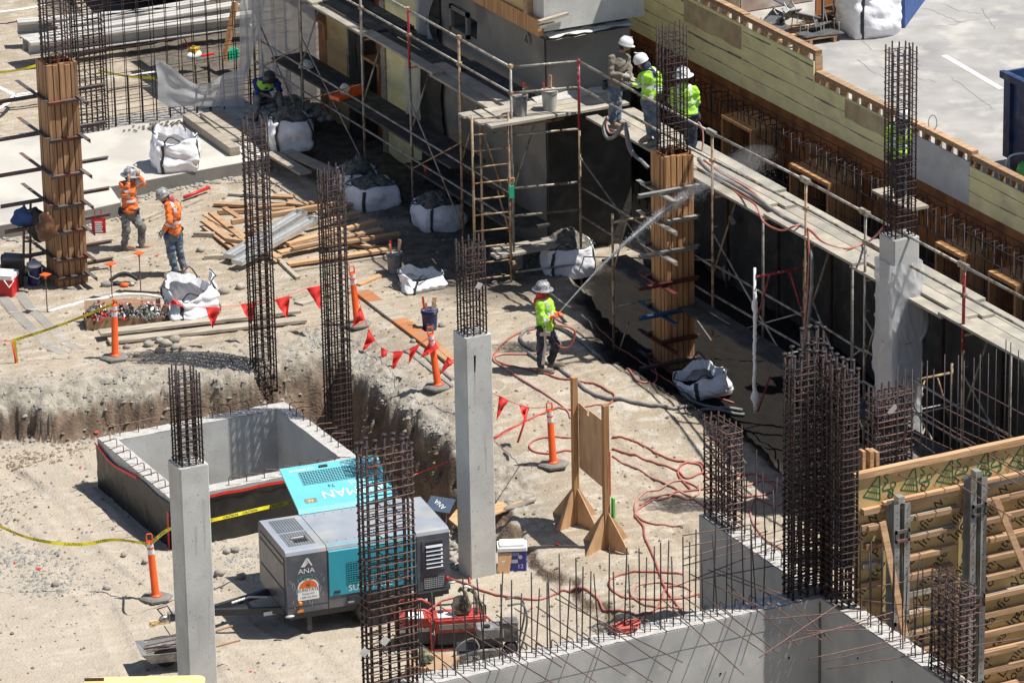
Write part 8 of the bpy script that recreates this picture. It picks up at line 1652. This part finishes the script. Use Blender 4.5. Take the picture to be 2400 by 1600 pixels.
    if stripes:
        ring(chest.lerp(pel, .42), ax, .05, 'reflective_stripe', 'refl')
        if stripes > 1:
            for q_ in 'LR':   # shoulder braces
                s_pt = W['sh'+q_].lerp(chest, .35); dd = ax.cross(W['shR']-W['shL']).normalized(); mb = MB(); vs = []; n = 14
                for i in range(n+1):
                    an = math.pi*i/n-math.pi/2; c_ = chest.lerp(pel, .4)*(0)+s_pt; 
                    dirn = (dd*math.sin(an)+ax.normalized()*math.cos(an)).normalized(); o_ = s_pt-ax.normalized()*.2*(1-math.cos(an))
                    for e in (-.024, .024):
                        c2_ = o_+(W['shR']-W['shL']).normalized()*e; hit = tree.ray_cast(c2_+dirn*.3, -dirn, .3); vs.append((hit[0] if hit[0] is not None else c2_+dirn*.12)+dirn*.005)
                mb.add(vs, [(2*i, 2*i+2, 2*i+3, 2*i+1) for i in range(n)]); mb.build('reflective_stripe', M['refl'], t, smooth=True)
                el, wr = W['el'+q_], W['wr'+q_]
                if sleeves: ring(el.lerp(wr, .3), wr-el, .045, 'reflective_stripe', 'refl', n=20)
    if vest:
        for q_ in 'LR':
            pass
        for e in np.linspace(.06, .72, 1): pass
        mb = MB(); st2 = MB(); st2.ell(chest, (.192*torso, .138, .17), 16, 12, hR); st2.ell(chest.lerp(pel, .5), (.172*torso, .138, .18), 16, 12, hR); remesh(st2, .016, 'vest', vest, t, 3, .008, 9.)
    # head gear
    hf = Vector(hatfwd).normalized() if hatfwd is not None else fw
    hu = (up+Vector((0,0,.6))).normalized(); br = .04 if brim == 'cap' else .058 if brim == 'full' else .22
    prof = [(.128+br, .0), (.128+br, .008), (.13, .018), (.13, .05), (.122, .09), (.095, .13), (.05, .152), (.01, .158)] if brim != 'cap' else [(.13, .0), (.135, .008), (.13, .018), (.128, .05), (.12, .09), (.092, .13), (.05, .15), (.01, .155)]
    mb, R4 = lathe_dir(prof, 26, W['head']+hu*.018, hu, hf); 
    if brim == 'cap': mb.ell(W['head']+hu*.024+hf*.12, (.075, .05, .008), 14, 6, R4)
    ho = mb.build('hard_hat', M[hat], t, smooth=True); MB().beam(W['head']+hu*.175-hf*.08, W['head']+hu*.175+hf*.08, .02, .012, hu).build('ridge', M[hat], ho)
    for q_ in (-1, 1): MB().ell(W['head']+fw*.088+sd*.032*q_+up*.012, (.011, .011, .008), 8, 6).build('eye', M['ink'], t)
    MB().ell(W['head']+fw*.09-up*.052, (.024, .008, .006), 8, 5, hR).build('mouth', M['scarf'], t)
    MB().ell(W['head']-fw*.03+up*.0, (.084, .085, .1), 14, 10, hR).build('hair', M['ink'], t, smooth=True)
    if beard: MB().ell(W['head']+fw*.06-up*.075, (.055, .05, .05), 12, 8, hR).build('beard', M['ink'], t, smooth=True)
    if scarf:
        sc_ = MB(); sc_.ell(W['neck'], (.1, .1, .07), 14, 10, hR); sc_.ell(W['neck'].lerp(W['head'], .4)-fw*.05, (.09, .07, .1), 12, 8, hR); cap(sc_, W['neck']-fw*.06, W['neck'].lerp(W['chest'], .55)-fw*.14, .07, .05); remesh(sc_, .014, 'neck_cloth', scarf, t, 2, .014, 12.)
    return t, W
k6 = ((1240, 640), 6.275)
bC = gat(1240+230/6.275, 640+1450/6.275)
pC, WC = person('worker in lime shirt and wide brimmed grey hard hat spraying water from a hose', bC, k6, dict(head=(200,255,0), neck=(195,350,0), chest=(215,480,0), pelvis=(235,830,0), shR=(150,440,-.13), elR=(190,690,-.2), wrR=(300,655,-.16), shL=(290,430,.13), elL=(335,600,.12), wrL=(400,595,.04),
    hipR=(190,880,-.08), knR=(175,1130,-.1), anR=(170,1385,-.08), toeR=(330,1440,-.1), hipL=(300,880,.08), knL=(400,1060,.1), anL=(320,1300,.12), toeL=(450,1330,.14)), 'lime', 'denim_d', 'boot', 'hat_g', 'full', 'orange', facing=(RD*.85+AD*.5), scarf='flag', knee_pads=True)
# hose held by the worker, its nozzle and the water
nz = np.array(WC['wrL'])+RD*.08+np.array([0,0,.05]); ND = None
target = atX(1790, 360, 3.5); 
def jet(t): return nz+(target-nz)*t+np.array([0,0,1])*(.36*4*t*(1-t))
d0 = jet(.02)-nz; d0 /= np.linalg.norm(d0)
nzl = thing('hose_nozzle', 'metal nozzle and red hose end held by the hose worker', 'hose nozzle', nz, world=True); MB().tube([nz-d0*.22, nz+d0*.12], .014, 8).build('nozzle_pipe', M['steel'], nzl)
MB().tube(spline([nz-d0*.2, nz-d0*.2+np.array([0,0,-.08])+RD*.04, nz+RD*.22+[0,0,-.35], nz+RD*.16+[0,0,-.62], nz+RD*.0+[0,0,-.66], nz-RD*.14+[0,0,-.5], nz-RD*.2+[0,0,-.4]], 6), .02, 8).build('hose_loop', M['hose_r'], nzl, smooth=True)
vb_ = np.array(WC['pelvis'])-RD*.0-AD*.2; MB(); o = MB().tube([vb_+[0,0,.1], vb_+[0,0,-.2], vb_-RD*.05+[0,0,-.55]], [.03,.022,.03], 8).box((-.09,-.03,-.03), (.09,.03,.03), c=Vector(vb_)+Vector((0,0,-.0)), rz=-PH).build('hand_valve', M['steel'], smooth=False); tag(o, 'metal hand valve hanging from the belt of the hose worker', 'tool')
def watermat(name, a, em=0):
    m = bpy.data.materials.new(name); m.use_nodes = True; N = m.node_tree.nodes; L = m.node_tree.links; b = N['Principled BSDF']; out = [n for n in N if n.type == 'OUTPUT_MATERIAL'][0]; b.inputs['Base Color'].default_value = (.92,.94,.96,1); b.inputs['Roughness'].default_value = .3
    t_ = N.new('ShaderNodeTexNoise'); t_.inputs['Scale'].default_value = 14; t_.inputs['Detail'].default_value = 5; g_ = N.new('ShaderNodeNewGeometry'); L.new(g_.outputs['Position'], t_.inputs[0]); mr = N.new('ShaderNodeMapRange'); mr.inputs[1].default_value = .4; mr.inputs[2].default_value = .62; mr.inputs[3].default_value = a*.35; mr.inputs[4].default_value = a; L.new(t_.outputs[0], mr.inputs[0])
    tr_ = N.new('ShaderNodeBsdfTransparent'); mx = N.new('ShaderNodeMixShader'); L.new(mr.outputs[0], mx.inputs[0]); L.new(tr_.outputs[0], mx.inputs[1]); L.new(b.outputs[0], mx.inputs[2]); L.new(mx.outputs[0], out.inputs[0]); return m
mb = MB(); ts = np.linspace(0, .6, 34); mb.tube([jet(x) for x in ts], [.008+.018*x for x in ts], 8); R_ = np.random.RandomState(3)
wj_ = thing('water_jet', 'white jet of water arcing from the hose towards the shaded wall', 'water jet', nz, world=True)
mb.build('jet_core', watermat('water_core', .9), wj_, smooth=True)
def volmat(name, d):
    m = bpy.data.materials.new(name); m.use_nodes = True; N = m.node_tree.nodes; L = m.node_tree.links; out = [n for n in N if n.type == 'OUTPUT_MATERIAL'][0]; N.remove(N['Principled BSDF'])
    v = N.new('ShaderNodeVolumeScatter'); v.inputs['Color'].default_value = (1,1,1,1); v.inputs['Density'].default_value = d; v.inputs['Anisotropy'].default_value = .2; L.new(v.outputs[0], out.inputs['Volume']); return m
for a0, a1, r0, r1, d in ((0., .35, .012, .034, 26.), (.352, .62, .034, .085, 5.), (.622, .82, .085, .18, 1.1)):
    ts2 = np.linspace(a0, a1, 12); MB().tube([jet(x) for x in ts2], list(np.linspace(r0, r1, 12)), 12).build('spray_cloud', volmat('water_spray', d), wj_, smooth=True)
ts2 = np.linspace(.76, 1.06, 16); MB().tube([jet(x) for x in ts2], [.02+.22*math.sin(math.pi*i/15)**.7 for i in range(16)], 16).build('spray_cloud', volmat('water_mist', .4), wj_, smooth=True)
mb = MB(); M['water'] = pm('water_drop', (.9,.92,.95), .2, .02, 5, 0)
for k in range(9000):
    x = R_.rand()**.8; s = .008+.3*max(0, x-.05)**1.6; p_ = jet(x)+R_.normal(0, 1, 3)*np.array([s*.6, s*.6, s*.55])+np.array([0,0,-.28*max(0,x-.4)**1.6*R_.rand()*2]); q_ = R_.uniform(.0016, .004)
    mb.add([p_+[q_,0,0], p_+[-q_*.5,q_*.8,0], p_+[-q_*.5,-q_*.8,0], p_+[0,0,q_*1.4]], [(0,1,2),(0,3,1),(1,3,2),(2,3,0)])
stuff(mb.build('spray_drops', M['water'], wj_))
k5 = ((260, 370), 5.225); bL = gat(260+250/5.225, 370+1115/5.225)
person('walking worker in orange shirt with both hands raised to his full brim hard hat', bL, k5, dict(head=(235,225,0), neck=(225,290,0), chest=(225,390,0), pelvis=(225,660,0), shL=(140,330,-.1), elL=(175,450,-.24), wrL=(210,300,-.2), shR=(300,320,.1), elR=(395,310,.05), wrR=(345,225,-.02),
    hipL=(180,700,-.05), knL=(185,880,-.08), anL=(165,1080,-.05), toeL=(290,1100,-.1), hipR=(270,700,.08), knR=(375,850,.05), anR=(375,1075,.1), toeR=(500,1095,.08)), 'hiorange', 'grey_t', 'boot', 'hat_g', 'full', None, facing=(RD*.8-AD*.5), knee_pads=True)
bR = gat(260+780/5.225, 370+1430/5.225)
person('standing worker in orange shirt looking down, pink cloth behind his neck', bR, k5, dict(head=(650,480,0), neck=(720,550,0), chest=(765,650,0), pelvis=(760,930,0), shL=(700,590,-.08), elL=(720,780,-.2), wrL=(640,900,-.22), shR=(820,600,.08), elR=(790,790,.05), wrR=(660,880,.0),
    hipL=(710,960,-.05), knL=(735,1170,-.06), anL=(790,1375,-.05), toeL=(690,1450,-.12), hipR=(810,950,.08), knR=(845,1150,.1), anR=(890,1350,.12), toeR=(905,1390,-.05)), 'hiorange', 'denim', 'boot', 'hat_g', 'cap', {'L': 'glove', 'R': 'ink'}, facing=(-RD*.8-AD*.45+np.array([0,0,-.3])), scarf='scarf', beard=True)
k1 = ((1380, 60), 4.9); DZ = 3.03
b1 = at(1380+300/4.9, 60+1165/4.9, DZ)
person('worker in khaki jacket and white helmet standing leftmost on the deck', b1, k1, dict(head=(420,235,0), neck=(385,310,0), chest=(350,440,0), pelvis=(285,690,0), shL=(270,380,-.06), elL=(260,560,-.18), wrL=(395,575,-.15), shR=(430,370,.1), elR=(460,500,.0), wrR=(485,580,-.12),
    hipL=(260,740,-.06), knL=(275,930,-.08), anL=(270,1115,-.05), toeL=(360,1150,-.12), hipR=(320,740,.06), knR=(330,920,.06), anR=(330,1090,.05), toeR=(400,1125,.0)), 'khaki', 'denim', 'boot', 'hat_w', 'cap', 'glove', facing=(RD*.9-AD*.1+np.array([0,0,-.2])), stripes=0, beard=True)
b2 = at(1380+730/4.9, 60+1375/4.9, DZ)
person('worker in lime shirt leaning on the guard rail, seen from behind', b2, k1, dict(head=(610,425,0), neck=(655,490,0), chest=(705,590,0), pelvis=(695,820,0), shL=(610,590,.05), elL=(570,680,-.05), wrL=(500,680,-.12), shR=(790,560,-.02), elR=(800,730,-.1), wrR=(735,800,-.18),
    hipL=(650,860,-.02), knL=(690,1060,.0), anL=(700,1260,.0), toeL=(620,1300,-.1), hipR=(745,860,.03), knR=(765,1070,.03), anR=(790,1300,.0), toeR=(700,1370,-.1)), 'lime', 'denim', 'boot', 'hat_w', 'cap', 'glove', facing=(-RD*.7+AD*.5), scarf='scarf_b')
b3 = at(1380+1180/4.9, 60+1400/4.9, DZ)
person('worker in lime shirt half hidden behind the rebar cage on the deck', b3, k1, dict(head=(1085,590,0), neck=(1095,660,0), chest=(1100,780,0), pelvis=(1150,1040,0), shL=(980,740,0), elL=(950,880,.05), wrL=(1000,950,.15), shR=(1210,740,0), elR=(1245,890,.05), wrR=(1180,960,.15),
    hipL=(1110,1090,0), knL=(1130,1240,.0), anL=(1150,1385,.0), toeL=(1150,1400,.1), hipR=(1190,1090,0), knR=(1200,1240,.02), anR=(1190,1380,.0), toeR=(1200,1395,.1)), 'lime', 'denim_d', 'boot', 'hat_w', 'full', 'glove', facing=(-RD*.15+AD*.9))
k7 = ((2000, 200), 3.5625); b4 = atX(2000+390/3.5625, 200+935/3.5625, 5.15)
tag(MB().box((4.95, b4[1]-.6, b4[2]-.05), (5.35, b4[1]+.6, b4[2]-.005)).build('foot_board', M['plank']), 'narrow board hung on the rebar mat under the worker behind the column cage', 'board')
person('worker in bright green shirt behind the cage of the wrapped column', b4, k7, dict(head=(422,275,0), neck=(415,320,0), chest=(395,420,0), pelvis=(375,590,0), shL=(315,365,0), elL=(300,470,.05), wrL=(290,540,.1), shR=(445,370,0), elR=(460,480,.05), wrR=(450,560,.1),
    hipL=(350,610,0), knL=(360,770,.0), anL=(365,905,0), toeL=(370,925,.1), hipR=(405,610,0), knR=(410,770,0), anR=(412,905,0), toeR=(418,925,.1)), 'lime', 'denim_d', 'boot', 'hat_w', 'cap', 'glove', facing=(AD), scarf='scarf_b', torso=1.0)
k55 = ((560, 0), 4.3556); b5 = at(560+230/4.3556, 1190/4.3556, S)
p5_, W5 = person('seated worker in blue shirt and lime vest bent over a phone, black hard hat', b5, k55, dict(head=(305,800,-.25), neck=(290,815,-.08), chest=(275,860,-.05), pelvis=(220,985,.1), shL=(175,835,.0), elL=(200,950,-.15), wrL=(310,985,-.3), shR=(385,835,.0), elR=(415,925,-.12), wrR=(385,960,-.28),
    hipL=(190,1000,.05), knL=(185,1010,-.35), anL=(175,1170,-.38), toeL=(170,1200,-.55), hipR=(290,1000,.08), knR=(415,985,-.3), anR=(430,1120,-.3), toeR=(440,1150,-.45)), 'navy', 'grey_t', 'boot_d', 'hat_k', 'cap', None, 'skin2', stripes=1, facing=(RD*.15-AD*.8+np.array([0,0,-.55])), sleeves=False, vest='lime', name_nobelt=True)
q_ = (np.array(W5['wrL'])+np.array(W5['wrR']))/2-AD*.06+[0,0,.04]; o = MB().box((-.04,-.07,0), (.04,.07,.01), rx=.5).build('phone', M['cool_w']); o.location = Vector(q_); tag(o, 'white phone held by the seated worker', 'phone')
bb = np.array(W5['pelvis'])-[0,0,0]; o = thing('seat_bucket', 'navy bucket used as a seat by the bent over worker', 'bucket', (bb[0], bb[1], S), 0); MB().lathe([(.13,0), (.15, float(bb[2]-S-.14)), (.155, float(bb[2]-S-.12)), (.14, float(bb[2]-S-.1))], 20).build('pail', M['bk_b'], o); MB().tube([(.15*math.cos(a), .15*math.sin(a), .3) for a in np.linspace(0, 6.283, 13)[:-1]], .008, 5, closed=True).build('rib', M['bk_w'], o)
print('objects', len(bpy.data.objects), 'tris', sum(len(p.vertices)-2 for m in bpy.data.meshes for p in m.polygons))
